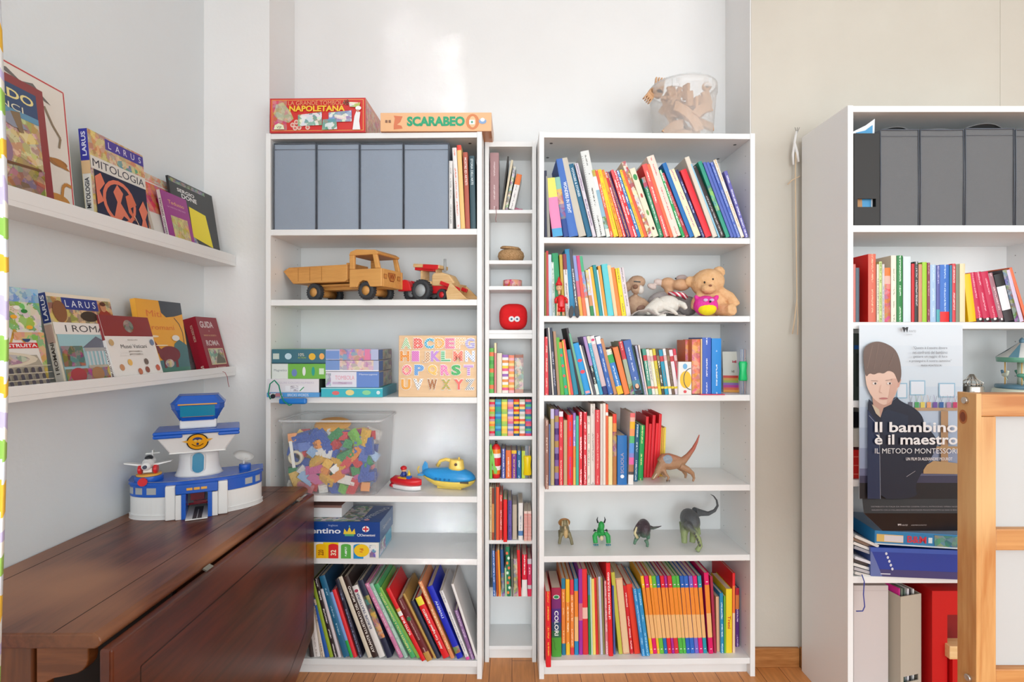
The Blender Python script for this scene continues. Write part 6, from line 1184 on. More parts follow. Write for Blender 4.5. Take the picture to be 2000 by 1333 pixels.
TRK = wood('beech_track', 'd4a880', 'c4946c', 'x', 6)
def track(L, curve, wd=.036, th=.011, nm='toy_track'):
    m = MB(); N = 8; top = []
    for i in range(N + 1):
        a = (i / N - .5) * curve; 
        for s_ in (-1, 1):
            if abs(curve) > .01: rad = L / curve + s_ * wd / 2; top.append((rad * math.sin(a), rad * math.cos(a) - L / curve))
            else: top.append(((i / N - .5) * L, s_ * wd / 2))
    b0 = m.add([(p[0], p[1], th / 2) for p in top]); b1 = m.add([(p[0], p[1], -th / 2) for p in top])
    for i in range(N):
        k = 2 * i; m.face([b0 + k, b0 + k + 2, b0 + k + 3, b0 + k + 1], 'ffffff'); m.face([b1 + k, b1 + k + 1, b1 + k + 3, b1 + k + 2], 'ffffff')
        m.face([b0 + k, b1 + k, b1 + k + 2, b0 + k + 2], 'ffffff'); m.face([b0 + k + 1, b0 + k + 3, b1 + k + 3, b1 + k + 1], 'ffffff')
    e = 2 * N; m.face([b0, b0 + 1, b1 + 1, b1], 'ffffff'); m.face([b0 + e, b1 + e, b1 + e + 1, b0 + e + 1], 'ffffff')
    o_ = m.build(nm, TRK); return o_
tproto = [track(.14, 1.0), track(.13, .01), track(.08, .9), track(.055, .01, .03)]; usedt = [False] * 4
tr_ = random.Random(11); base = Matrix.Translation(b.o)
spec = [(0, (-.0, -.085, .085), (PI / 2, .75, .1)), (1, (.045, -.06, .07), (1.2, .25, .3)), (2, (-.055, -.06, .05), (PI / 2 + .2, -.5, 0)), (1, (-.02, -.06, .02), (1.3, .1, -.2)), (2, (.05, -.08, .11), (1.4, -.5, .2)), (0, (0, 0, .1), (1.0, .4, .8)), (1, (-.06, -.03, .12), (1.2, 1.2, .2)), (0, (.02, .02, .07), (.8, -.4, 1)), (2, (-.04, .05, .14), (.3, .8, .4)), (0, (.0, .05, .16), (.3, .1, 1.2)), (1, (-.02, -.03, .16), (.5, .2, .3)), (2, (.06, 0, .15), (.9, .5, 1))]
for k in range(22):
    a = tr_.uniform(-2.8, -.35); q = tr_.uniform(.05, .09); spec.append((3, (q * math.cos(a), q * math.sin(a), tr_.uniform(.12, .185)), (tr_.uniform(0, 3), tr_.uniform(0, 3), tr_.uniform(0, 3))))
for k, lo, ro in spec:
    if usedt[k]: ob = tproto[k].copy(); COL.objects.link(ob)
    else: ob = tproto[k]; usedt[k] = True
    ob.matrix_world = base @ Matrix.Translation(lo) @ Euler(ro).to_matrix().to_4x4()
    nmk = ('long curved', 'straight', 'short curved', 'stubby')[k]
    hz = 'left' if lo[0] < -.025 else 'right' if lo[0] > .025 else 'centre'; vt = 'low' if lo[2] < .08 else 'high' if lo[2] > .15 else 'mid-height'; fb = 'front' if lo[1] < -.055 else 'inner part'
    tag(ob, f'{nmk} beech track piece, {vt} {hz}, {fb} of the clear bucket', 'toy track', 'track pieces in the bucket')
# pieces poking over the rim
def combpiece(label, loc, rot, sc=1):
    m = MB()
    m.box(-.018, .018, -.008, .008, -.03, .012)
    for i in range(4): m.box(-.018 + .0105 * i, -.0125 + .0105 * i, -.008, .008, .012, .03)
    m.lathe([(.016, -.008), (.016, .008)], 16, rot=(PI / 2, 0, 0), c=(0, 0, -.032))
    o_ = m.build('toy_track', TRK); o_.scale = (sc,) * 3; return tag(place(o_, Vector(b.o) + Vector(loc), rot), label, 'toy track')
combpiece('notched wooden track end sticking up over the bucket rim at left', (-.098, -.02, hb2 + .005), (0, .12, 0))
combpiece('wooden track end jutting out sideways left of the bucket', (-.138, -.03, hb2 - .04), (0, -2.5, .3), .85)
m = MB(); m.lathe([(.018, -.006), (.018, .006), (.007, .006), (.007, -.006), (.018, -.006)], 20, rot=(PI / 2, 0, 0)); tag(place(m.build('toy_track', TRK), Vector(b.o) + Vector((.096, -.0, hb2 + .012))), 'rounded track connector peeking over the bucket rim at right', 'toy track')
# ================================================================ narrow bookcase objects
WK = NT('woven_straw', .8); tc = WK.a('ShaderNodeTexCoord'); ck = WK.a('ShaderNodeTexVoronoi', Scale=190.0); WK.l(tc.outputs['Object'], ck.inputs['Vector']); WK.l(WK.mix(ck.outputs['Distance'], lin('c8a074'), lin('9a7448')), WK.b.inputs['Base Color'])
bp = WK.a('ShaderNodeBump', Strength=.8, Distance=.002); WK.l(ck.outputs['Distance'], bp.inputs['Height']); WK.l(bp.outputs[0], WK.b.inputs['Normal'])
bs = thing('lidded_basket', 'small round straw basket with a tilted lid', 'basket', (X(998, 2.14), 2.145, N_SH[1] + .0005))
MB().lathe([(.038, 0), (.048, .008), (.053, .022), (.05, .036), (.042, .044), (.038, .046)], 32).build('basket_body', WK.m, bs)
o_ = MB().lathe([(.0001, .012), (.034, .0105), (.041, .005), (.041, .001), (.0001, -.002)], 32).build('basket_lid', WK.m, bs); o_.location = (-.002, 0, .05); o_.rotation_euler = (.08, .09, 0)
rg = MB(); rg.lathe([(.034, 0), (.038, .001), (.038, .027), (.034, .028)], 32, 'd8282c', sq=(1, 1)); rg.lathe([(.0001, .0275), (.036, .028)], 32, 'c83030')
rg.k = [(*lin('f0a880'), 1.0)] * len(rg.k); tag(place(rg.build('round_tin', GLOSS), (X(1001, 2.15), 2.15, N_SH[2] + .0005)), 'small red patterned round tin', 'tin')
rb = thing('plush_ball', 'red rounded cube plush with two white googly eyes', 'plush toy', (X(1002.5, 2.16), 2.165, N_SH[3] + .0008))
m = MB(); N = 24; M_ = 14; q = .052
def sup(a, b_, e=.68): 
    f = lambda t_: math.copysign(abs(t_) ** e, t_); return (q * 1.09 * f(math.cos(b_)) * f(math.cos(a)), q * .85 * f(math.cos(b_)) * f(math.sin(a)), q * 1.02 * f(math.sin(b_)) + q * 1.02)
bb = m.add([sup(2 * PI * i / N, -PI / 2 + PI * (j + .001) / M_) for j in range(M_ + 1) for i in range(N)])
for j in range(M_):
    for i in range(N): m.face([bb + j * N + i, bb + j * N + (i + 1) % N, bb + (j + 1) * N + (i + 1) % N, bb + (j + 1) * N + i], 'ffffff', sm=True)
m.build('body', plain('red_plush', 'e2161c', .85, 'd81018', 60, .4, 500), rb)
for dx, c in ((-.009, 0), (.013, 1)):
    e_ = MB().ell((dx + .002, -.0445, .043), (.0115, .005, .0115), 'f4f4f6').build('eye', PLAST, rb); MB().ell((dx + .002, -.0497, .043), (.0042, .0016, .0042), '2a5a78').build('pupil', PLAST, e_)
MB().tube([(.012, 0, 0), (.02, -.006, .006), (.034, 0, .003), (.045, -.004, .004)], [.004, .005, .004, .002], 'b87088').build('bow', FELT, None)
o_ = bpy.data.objects['bow']; tag(place(o_, (X(998, 2.1), 2.11, N_SH[0] + .001)), 'crumpled dusty pink ribbon lying beside the leaning books', 'ribbon')
z7 = N_SH[6] + .0005
bt = thing('skittle', 'red orange and white banded toy bottle in the narrow bookcase', 'toy', (X(969, 2.105), 2.112, z7))
H7 = Z(868, 2.1) - z7; prf = [(.014, 0), (.016, .004)] + [(.016 + .003 * math.sin(PI * k / 14), .12 * H7 + .72 * H7 * k / 12) for k in range(13)] + [(.016, H7 * .9), (.008, H7 * .97), (.0001, H7)]
cs_ = ['d82028', 'd82028', 'f08020', 'f08020', 'f0ece8', 'f0ece8', 'd82028', 'd82028', 'd82028', 'd82028', 'f0ece8', 'f0ece8', 'f08c20', 'f08c20', 'e02020', 'd82020', 'd82020']
MB().lathe(prf, 24, cols=cs_).build('banded_body', PLAST, bt); MB().cyl((.0, 0, H7 + .003), .005, .012, col='3a2a28').build('cap', PLAST, bt)
st = thing('bent_strap', 'bright green bent strap standing against the banded bottle', 'strap', (X(958, 2.095), 2.098, z7))
m = MB()
for pts in ([(-.003, .0), (.007, .0), (.004, .13), (.001, .138), (-.002, .13)], [(.0, .1), (.003, .13), (.027, .03), (.024, .018), (.014, .02)]): m.prism(pts, -.004, .006, '78c850')
m.build('strap', PLAST, st, bevel=.001)
rods('yellow waisted grip around thin rods at the narrow compartment end', 1030, 2.103, z7, Z(872, 2.1) - z7, 'f4d400', .1, .7)
# ================================================================ drop-leaf table
MAH = wood('dark_mahogany', '744028', '4e2618', 'y', 6, .4, 2.5, .12, 'a06a46'); MAHV = wood('mahogany_leaf', '582414', '36140c', 'y', 4, .3, 2.5, .2, '70341c'); GRO_SHADE = plain('groove_and_shade_dark', '1a0c08', .6)
tb = thing('drop_leaf_table', 'dark brown wooden drop-leaf table folded down along the left wall', 'table', (0, 0, 0))
x0, x1, y0, y1, zt = XL + .003, -.743, .972, 1.962, .72
m = MB(); prof = [(x0, zt - .028), (x1 - .012, zt - .028), (x1 - .002, zt - .022), (x1, zt - .014), (x1 - .004, zt - .006), (x1 - .016, zt), (x0, zt)]
m.prism(prof, y0, y1, 'ffffff'); m.build('table_top', MAH, tb, bevel=.004, seg=3)
for xx in (-1.125, -.833): MB().box(xx - .0008, xx + .0008, y0 + .004, y1 - .004, zt - .001, zt + .0003).build('top_groove', GRO_SHADE, tb)
MB().box(x0, x1 - .02, 1.885, 1.8863, zt - .001, zt + .0003).build('top_groove', GRO_SHADE, tb)
# leaf: outline in (y,z) with the far lower corner cut, hung just outside the top
xf = -.716
def leafpoly(e): return [(.962 + e, .697 - e), (1.948 - e, .697 - e), (1.948 - e, .2 + e * .6), (1.76 - e * .4, .105 + e), (.962 + e, .105 + e)]
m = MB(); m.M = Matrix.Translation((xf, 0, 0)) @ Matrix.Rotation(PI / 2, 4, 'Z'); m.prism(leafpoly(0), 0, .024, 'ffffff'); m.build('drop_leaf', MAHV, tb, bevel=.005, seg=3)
m = MB(); m.M = Matrix.Translation((xf, 0, 0)) @ Matrix.Rotation(PI / 2, 4, 'Z')
P_ = leafpoly(.075); m.line(P_ + [P_[0]], .0028, '1c0c06'); m.build('leaf_groove', GLOSS, tb)
HG = plain('brass_hinge', 'b0aca0', .35, metal=.8)
for yy in (1.86, 1.30): MB().obox((-.735, yy, .701), (.012, .028, .004), (0, .5, 0)).build('hinge', HG, tb)
APR = wood('apron_wood', '94582f', '74401f', 'x', 7, .35, 2, .2); LEGW = wood('leg_wood', '7a4626', '5e321a', 'z', 6, .35, 2, .2)
m = MB(); cv = [(-.842 + .0, .56)]
br_p = [(-.872, .692), (-.776, .692), (-.776, .665), (-.779, .655), (-.786, .646), (-.797, .640), (-.815, .636), (-.84, .631), (-.858, .622), (-.866, .61), (-.872, .59)]
m.prism(br_p, .985, 1.01, 'ffffff'); m.build('shaped_bracket', APR, tb, bevel=.002)
MB().box(-.945, -.876, .982, 1.03, 0, .692).build('leg', LEGW, tb, bevel=.003)
for yy in (.99, 1.86): MB().box(-1.165, -1.11, yy, yy + .05, 0, .692).build('leg', LEGW, tb, bevel=.003)
MB().box(-.83, -.78, 1.86, 1.91, 0, .692).build('leg', LEGW, tb, bevel=.003)
MB().box(-1.165, -.752, 1.19, 1.205, .02, .692).build('void_shade_board', GRO_SHADE, tb)  # near-black board added so the gap under the top reads as deep shade
MB().box(-.795, -.78, 1.206, 1.86, .6, .692).build('side_apron', LEGW, tb)
# ================================================================ airport toy
ta = thing('toy_airport', 'blue and white toy control tower building standing on the brown table', 'toy building', (-.992, 1.705, zt + .0006), (0, 0, math.radians(27))); ta.scale = (1.1, 1.1, 1.07)
WP = plain('white_toy_plastic', 'e9e8e6', .3); BP = plain('blue_toy_plastic', '1c5cc0', .25); YP_ = plain('yellow_toy_plastic', 'e8ac48', .35); TEAL = plain('teal_window', '1c86ac', .12)
def arc(a, bx=.166, by=.085, y0=.0): return (bx * math.cos(a), y0 - by * math.sin(a))
def dplan(s_, yb=.05, n=28, a0=0, a1=PI):
    pts = [arc(a0 + (a1 - a0) * i / n, .166 * s_, .088 * s_) for i in range(n + 1)]; return pts
def extr(m, pts, z0, z1, col='ffffff', sm=True, top=None):
    n = len(pts); b = m.add([(p[0], p[1], z0) for p in pts] + [((top or pts)[i][0], (top or pts)[i][1], z1) for i in range(n)])
    for i in range(n):
        j = (i + 1) % n; m.face([b + i, b + n + i, b + n + j, b + j], col)
    m.face([b + n + i for i in range(n)], col); m.face([b + i for i in reversed(range(n))], col); return m
def ringwall(m, a0, a1, z0, z1, s0=1.0, s1=.93, col='ffffff', n=14):
    o1 = [arc(a0 + (a1 - a0) * i / n, .166 * s0, .088 * s0) for i in range(n + 1)]; i1 = [arc(a1 - (a1 - a0) * i / n, .166 * s1, .088 * s1) for i in range(n + 1)]
    return extr(m, o1 + i1, z0, z1, col)
gate0, gate1 = PI * .385, PI * .615
for a0, a1 in ((gate1, PI), (0, gate0)):
    m = ringwall(MB(), a0, a1, 0, .012, 1.0); ringwall(m, a0, a1, .012, .062, .985); m.build('curved_wall', WP, ta, bevel=.001)
    ringwall(MB(), a0, a1, .0625, .094, .99).build('window_band', BP, ta)
for a0, n_ in ((PI * .70, 3), (PI * .1, 2)):
    for k in range(3 if n_ == 3 else 2):
        c = a0 + k * PI * .09; ringwall(MB(), c, c + PI * .055, .07, .088, .998, .99, n=4).build('window_pane', GREYP, ta)
m = MB(); extr(m, [(-.166, .05)] + [arc(PI - PI * i / 28) for i in range(29)] + [(.166, .05)], .094, .103); m.build('deck', BP, ta, bevel=.002)
m = MB()
for s0, s1, c in ((.97, .93, 'c8ccd4'), (.955, .945, '2a2c34')): ringwall(m, PI * .06, PI * .9, .1032, .1036 + (.0003 if c[0] == '2' else 0), s0, s1, c, 24)
m.build('runway_track', PLAST, ta)
# back wall and gate
m = MB(); m.box(-.16, .16, .04, .05, 0, .094); m.build('rear_wall', WP, ta)
for sx in (-1, 1):
    MB().box(sx * .062 - .012, sx * .062 + .012, -.094, -.07, 0, .094).build('gate_pier', WP, ta, bevel=.003); MB().box(min(sx * .036, sx * .05), max(sx * .036, sx * .05), -.099, -.075, 0, .068).build('gate_pier', WP, ta, bevel=.001)
    MB().box(sx * .031 - .005, sx * .031 + .005, -.101, -.03, 0, .07).build('gate_frame', BP, ta)
MB().box(-.05, .05, -.1, -.08, .07, .095).build('gate_lintel', BP, ta, bevel=.002)
for k in (-1, 0, 1): MB().obox((k * .017, -.1012, .083), (.0145, .003, .007), (0, 0, 0)).build('lintel_light', YP_, ta, bevel=.001)
MB().box(-.026, .026, -.118, .03, .001, .004, 'ecebe8').box(-.01, .012, -.117, .0, .004, .0046, '4c5054').box(.0, .0015, -.115, -.03, .0046, .0049, 'e8e8e8').build('entrance_ramp', PLAST, ta)
MB().box(-.02, .014, -.02, .01, .03, .05, 'b03038').cyl((-.0, -.02, .02), .003, .05, (0, PI / 2, 0), 'c04048').box(-.012, .02, -.03, -.024, .024, .03, 'a83038').build('inner_mechanism', PLAST, ta)
# tower
m = MB(); m.lathe([(.062, .103), (.058, .108), (.052, .125), (.05, .15), (.05, .178)], 28, sq=(1, .8)); m.build('tower_column', WP, ta).location = (0, .0, 0)
m = MB(); m.box(-.019, .019, -.0455, -.03, .115, .168); m.build('door_surround', WP, ta, bevel=.008)
m = MB(); N = 16; m.prism([(.0145 * math.cos(a), .143 + (.014 if math.sin(a) >= 0 else -.014) + .0145 * math.sin(a)) for a in [2 * PI * i / N + .01 for i in range(N)]], -.0475, -.044, 'ffffff'); m.build('tower_window', TEAL, ta)
m = MB(); extr(m, [(-.066, -.055), (.066, -.055), (.066, .04), (-.066, .04)], .176, .232, top=[(-.1, -.075), (.1, -.075), (.1, .045), (-.1, .045)]); m.build('flared_block', WP, ta, bevel=.003)
m = MB(); m.box(-.104, .104, -.079, .05, .232, .242); m.box(-.104, -.035, -.0795, -.07, .223, .233); m.box(.05, .104, -.0795, -.07, .223, .233); m.build('roof_slab', BP, ta, bevel=.004)
m = MB(); m.box(-.045, .045, -.045, .03, .242, .268); m.build('cabin_base', WP, ta, bevel=.004)
m = MB(); hx = [(-.051, -.035), (-.042, -.052), (.042, -.052), (.051, -.035), (.051, .02), (-.051, .02)]
sc_ = lambda p, s_, t_=None: [(q[0] * s_, q[1] * (t_ or s_)) for q in p]
extr(m, sc_(hx, .9), .266, .276, top=sc_(hx, 1.0)); extr(m, sc_(hx, 1.0), .276, .3, top=sc_(hx, 1.24)); extr(m, sc_(hx, 1.3), .316, .338, top=sc_(hx, .95)); extr(m, sc_(hx, 1.24), .3, .316, top=sc_(hx, 1.3)); m.build('cabin', BP, ta, bevel=.0015)
m = MB(); m.M = Matrix.Translation((0, -.0545, .277)) @ Matrix.Rotation(math.radians(14), 4, 'X'); m.box(-.042, .042, -.006, .0, .004, .036); m.build('cabin_window', TEAL, ta)
for z_, w_ in ((.2795, .044), (.3145, .054)): MB().tube([(-w_ - .008, -.03, z_), (-w_ + .008, -.0555 - (z_ - .28) * .35, z_), (w_ - .008, -.0555 - (z_ - .28) * .35, z_), (w_ + .008, -.03, z_)], .0022, n=6).build('cabin_trim', YP_, ta)
m = MB(); m.M = Matrix.Translation((0, -.0695, .208)) @ Matrix.Rotation(math.radians(19.6), 4, 'X'); m.disc(0, 0, .0265, .0265, '22242c', n=28); m.poly([(-.038, .004), (-.02, -.004), (-.02, .006)], 'e8b048'); m.poly([(.038, .008), (.02, -.004), (.02, .008)], 'e8b048'); m.disc(0, 0, .0235, .0235, 'f0a820', n=28)
m.disc(0, .006, .012, .009, '3a4880', a0=0, a1=PI); m.disc(-.005, .004, .004, .004, 'e8c060'); m.disc(.005, .004, .004, .004, 'e8c060'); m.line([(-.014, -.006), (-.006, -.012), (0, -.013), (.006, -.012), (.014, -.006)], .0022, '5a3418'); m.disc(0, -.006, .003, .004, '2c3a6a'); m.build('round_badge', GLOSS, ta)
# pads
MB().cyl((-.118, -.022, .11), .034, .014, n=28).build('landing_pad', BP, ta, bevel=.001); MB().lathe([(.03, .117), (.03, .121), (.0001, .121)], 28, c=(-.118, -.022, 0)).build('pad_ring', YP_, ta)
MB().cyl((-.128, -.058, .106), .011, .01, (PI / 2, 0, 0)).build('red_button', RED, ta)
MB().cyl((.118, .0, .11), .016, .018, n=20).build('dish_base', BP, ta, bevel=.002); m = MB(); m.lathe([(.0001, -.004), (.015, -.001), (.028, .008), (.0285, .009), (.015, .001), (.0001, -.002)], 24, rot=(.35, .25, 0), c=(.112, .0, .137)); m.build('radar_dish', clear('pale_clear', 'f0f0ee', .45), ta); MB().cyl((.115, 0, .126), .003, .02).build('dish_stem', WP, ta)
# toy plane
pa = thing('toy_plane', 'small white toy plane with red wheels parked on the toy tower base', 'toy plane', (0, 0, 0)); pa.matrix_world = Matrix.Translation((-.992, 1.705, zt)) @ Matrix.Rotation(math.radians(27), 4, 'Z') @ Matrix.Translation((-.13, -.024, .131)) @ Matrix.Rotation(math.radians(-8), 4, 'Z')
blob('fuselage', [('t', [(0, .045, .036), (0, .02, .034), (0, -.01, .03), (0, -.034, .026)], [.005, .014, .0165, .01]), ('e', (0, -.028, .026), (.013, .012, .013))], WP, pa, .0015, 2)
m = MB()
for sx in (-1, 1): m.prism([(sx * .01, .022), (sx * .06, .033), (sx * .062, .036), (sx * .01, .028)], -.012, .008, 'ecebe8')
m.build('wing', PLAST, pa)
MB().ell((0, .0, .046), (.011, .016, .008), '23242a').build('canopy', PLAST, pa); MB().cyl((0, -.041, .026), .0055, .004, (PI / 2, 0, 0), '1c2440').build('propeller_hub', PLAST, pa)
m = MB(); m.prism([(-.02, .05), (.02, .052), (.018, .055), (-.018, .053)], .036, .046, 'ecebe8'); m.box(-.0015, .0015, .034, .05, .036, .062, 'ecebe8'); m.build('tail', PLAST, pa)
for sx in (-1, 1): MB().cyl((sx * .02, -.008, .0135), .0135, .01, (0, PI / 2, 0), 'd8242c').build('wheel', PLAST, pa, bevel=.002)
MB().box(-.012, .012, -.015, .012, .004, .018, 'eceae6').build('undercarriage', PLAST, pa, bevel=.002)
# ================================================================ far right bookcase contents
Yf = YF_ + .006; zf1 = F_SH[0] + .0005
mf = thing('magazine_file', 'dark charcoal magazine file with a label window at far right', 'magazine file', (X(1668, Yf), Yf, zf1))
CH = plain('charcoal_card', '3a3a3a', .8); hh = Z(261, Yf) - zf1; ww = X(1718, Yf) - X(1668, Yf)
m = MB(); m.box(0, ww, 0, .003, 0, hh * .2); m.box(0, ww * .14, 0, .003, hh * .2, hh * .29); m.box(ww * .86, ww, 0, .003, hh * .2, hh * .29); m.box(0, ww, 0, .003, hh * .29, hh); m.box(0, .003, .003, .24, 0, hh); m.box(ww - .003, ww, .003, .24, 0, hh); m.box(0, ww, .003, .24, 0, .003); m.build('card_body', CH, mf)
ls = thing('leaflets', 'blue and white brochures rising out of the charcoal magazine file', 'papers', (X(1672, Yf), Yf + .02, zf1 + .004), (0, 0, 0))
m = MB(); m.prism([(0, 0), (.066, 0), (.075, hh + .052), (.045, hh + .03), (0, hh + .008)], 0, .004, 'e4e8ec'); m.build('brochure', PAPER, ls)
m = MB(); m.prism([(0.012, .05), (.06, .05), (.066, hh + .03), (.042, hh + .012), (.012, hh + .005)], -.003, -.0004, '4a98c8'); m.build('brochure', PAPER, ls)
m = MB(); m.prism([(.01, .06), (.03, .05), (.028, .1), (.014, .1)], -.006, -.0034, 'b08050'); m.build('brochure', PAPER, ls)
gx = [(1719, 1796), (1797, 1884), (1885, 1982), (1983, 2080)]
for i, (a, b_) in enumerate(gx):
    fabricbox(('first', 'second', 'third', 'fourth')[i] + ' dark grey fabric box from the left, far right bookcase', X(a, Yf), X(b_, Yf) - X(a, Yf) - .002, Yf, zf1, Z(254 if i != 2 else 252, Yf) - zf1, .26, FB2, 'dark grey fabric boxes', flap=(.012, .006, .02, .012)[i], yaw=0)
m = MB(); m.prism([(0, 0), (.1, 0), (.1, .012), (.05, .01)], 0, .1, 'd03038'); tag(place(m.build('red_folder', PAPER), (X(1968, 1.86), 1.8, ZTOP - .002)), 'red flat item on top of the far right bookcase', 'folder')
# things glimpsed left of the poster
def lbox(name, label, cat, px0, px1, y0_, y1_, z, dep, col, art=None, Y=None, **k): return boxthing(name, label, cat, px0, px1, y0_, y1_, Y or Yf, dep, col, art, yaw=0, z=z, **k)
zf2, zf3, zf4, zf5 = F_SH[2] + .0005, F_SH[3] + .0005, F_SH[4] + .0005, F_SH[5]
lbox('folder_box', 'tall dark green grey folder left of the poster boy\'s hair', 'folder', 1668, 1700, 652, 783, zf2, .22, '4a524c', lambda m, w, h: (fr(m, w, h, 0, .76, 1, .82, '2a60a8'), fr(m, w, h, .1, .2, .9, .7, '3c4440')), Y=Yf + .02)
lbox('paper_stack', 'pile of white papers on the far right bookcase beside the poster', 'papers', 1667, 1745, 838, 862, zf3 + .105, .2, 'd8d2c6', lambda m, w, h: fr(m, w, h, 0, 0, 1, 1, 'd8d2c6', 'a09a90', .5), Y=Yf + .01)
lbox('tin_box', 'red checked box below the papers at the poster\'s left edge', 'box', 1667, 1760, 880, 938, zf3, .2, 'd8302c', lambda m, w, h: [fr(m, w, h, 0, q, 1, q + .03, 'f08878') for q in (.15, .45, .75)] + [fr(m, w, h, q, 0, q + .01, 1, 'f08878') for q in (.1, .35, .6)], Y=Yf + .01)
lbox('board_game_box', 'black box above the white papers, beside the poster', 'board game', 1667, 1720, 806, 832, zf3 + .155, .15, '1e1c20', Y=Yf + .03)
b1 = lbox('board_game_box', 'bright blue game box with red letters under the poster\'s curled end', 'board game', 1708, 1880, 1037, 1066, zf4 + .105, .2, '2080b8', lambda m, w, h: (fr(m, w, h, .02, .2, .3, .75, 'd8b868'), fr(m, w, h, .1, .25, .3, .7, 'd8d4d8'), tx(m, w, h, 'B&M', .44, .5, .5, 'c83048', .2, bold=True), tx(m, w, h, '1', .58, .5, .4, 'd8e8f0', .04), fr(m, w, h, .62, .1, 1, .9, '207080', '2a8878', 1.0), fr(m, w, h, 0, 0, 1, .1, 'c8d8e4')), lid={3: '2088c8', 4: '1c6ca0'})
b1.rotation_euler = (0, .02, -.12)
db = lbox('activity_box', 'deep blue glossy box with white marks at the bottom of the pile', 'board game', 1700, 1880, 1070, 1127, zf4, .2, '1f3c98', lambda m, w, h: (fr(m, w, h, 0, 0, 1, .25, '403c70'), pl(m, w, h, [(0, 0), (.12, 0), (.06, .5), (0, .95)], '6070a8'), fr(m, w, h, 0, .85, 1, 1, '3858b0'), [el(m, w, h, .16 + .015 * i, .8 - .13 * i, .012, .05, 'd8dce8') for i in range(5)], fr(m, w, h, .1, .08, .2, .12, 'c8c8d8')), lid={3: '5468a8'})
db.rotation_euler = (0, 0, -.1)
for i in range(9):
    zz_ = zf4 + .01 + i * .0125; c = ('d8d4d0', 'b8b4b8', 'e0dcd8', '484040', 'd8d8e0', 'a0a0a8', 'e4e0dc', '907868', 'dcd8d4')[i]; ang = -.05 - .035 * i
    o_ = MB().box(0, .06 + .012 * (i % 3), 0, .18, -.0045, .0045, c).build('notebook', PAPER)
    tag(place(o_, (X(1669, Yf) + .002, Yf + .004 * (i % 4), zz_ + (.02 if i > 4 else 0)), (0, -ang * .4 * 0 + .25 + .02 * i, 0)), f'paper edge of a notebook in the slanting pile, {("lowest", "second lowest", "third lowest", "fourth up", "middle", "sixth up", "third highest", "second highest", "topmost")[i]}', 'notebook', 'slanting notebooks beside the poster')
MB().tube([(0, -.006, 0.03), (.004, -.012, .01), (.0, -.014, -.03), (.004, -.014, -.07), (-.002, -.013, -.085), (-.02, -.008, -.088)], .0018, '2a3a98', 6).build('cord', PLAST)
tag(place(bpy.data.objects['cord.001'] if 'cord.001' in bpy.data.objects else bpy.data.objects['cord'], (X(1681, YF_), YF_ - .0, Z(1140, YF_))), 'thin blue cord dangling over the shelf edge of far right bookcase', 'cord')
lbox('storage_carton', 'plain pale grey box at bottom left of the far right bookcase', 'box', 1667, 1735, 1145, 1333, zf5, .2, 'c9c0be', lambda m, w, h: m.line([(0, h * .955), (w, h * .955)], .0008, 'a89c9c'), Y=Yf + .03)
# beige magazine file, turned a little
bf = thing('magazine_file', 'beige magazine file holding pink and white magazines on the bottom shelf', 'magazine file', (X(1759, 1.765), 1.765, zf5 + .001), (0, 0, math.radians(16)))
BEI = plain('beige_card', 'b5ab9b', .7); fw, fh = .09, Z(1168, 1.765) - zf5; fd = .2
m = MB(); m.box(0, fw, 0, .003, 0, fh * .155); m.box(0, fw * .14, 0, .003, fh * .155, fh * .215); m.box(fw * .86, fw, 0, .003, fh * .155, fh * .215); m.box(0, fw, 0, .003, fh * .215, fh)
mm = m.M
for xx in (0, fw - .003): 
    b0 = m.add([(xx, .003, 0), (xx, fd, 0), (xx, fd, fh * 1.04), (xx, .003, fh), (xx + .003, .003, 0), (xx + .003, fd, 0), (xx + .003, fd, fh * 1.04), (xx + .003, .003, fh)])
    for q in ((0, 1, 2, 3), (7, 6, 5, 4), (3, 2, 6, 7), (1, 5, 6, 2)): m.face([b0 + i for i in q], 'ffffff')
m.box(0, fw, fd - .003, fd, 0, fh * 1.04); m.build('card_body', BEI, bf)
for i, (c, t_) in enumerate((('d82890', .004), ('8a9a88', .003), ('6a7a70', .003), ('e0dce0', .008), ('3a3438', .004), ('e4e0dc', .006))):
    tag(place(MB().box(0, t_, 0, .17, 0, fh + .018 - .002 * i, c).build('magazine', PAPER), Vector(bf.location) + Matrix.Rotation(math.radians(16), 3, 'Z') @ Vector((.008 + .012 * i, .012, .004)), (0, 0, math.radians(16))), f'{("pink", "sage green", "grey green", "thick white", "black", "off-white")[i]} magazine standing in the beige file', 'magazine', 'magazines in the beige file')
# red child chair behind the bed frame
rc = thing('toy_crate', 'red open box with a pale wooden piece before it, behind the pine frame', 'box', (X(1822, 1.765), 1.768, zf5 + .001))
RM = plain('red_paint', 'c00c10', .4)
hR = Z(1157, 1.765) - zf5; MB().box(0, .05, 0, .2, 0, hR, 'ffffff').build('side_wall', RM, rc); MB().box(.05, .2, 0, .2, hR * .78, hR, 'ffffff').build('upper_panel', RM, rc); MB().box(.05, .2, .12, .2, 0, hR * .78).build('inner_panel', plain('dark_red', '8a0c10', .5), rc)
MB().box(.042, .15, -.02, .03, hR * .4, hR * .52).build('wooden_batten', WOODL, rc, bevel=.002); MB().box(.055, .16, -.015, .028, 0.0, hR * .4).build('lower_panel', RM, rc)
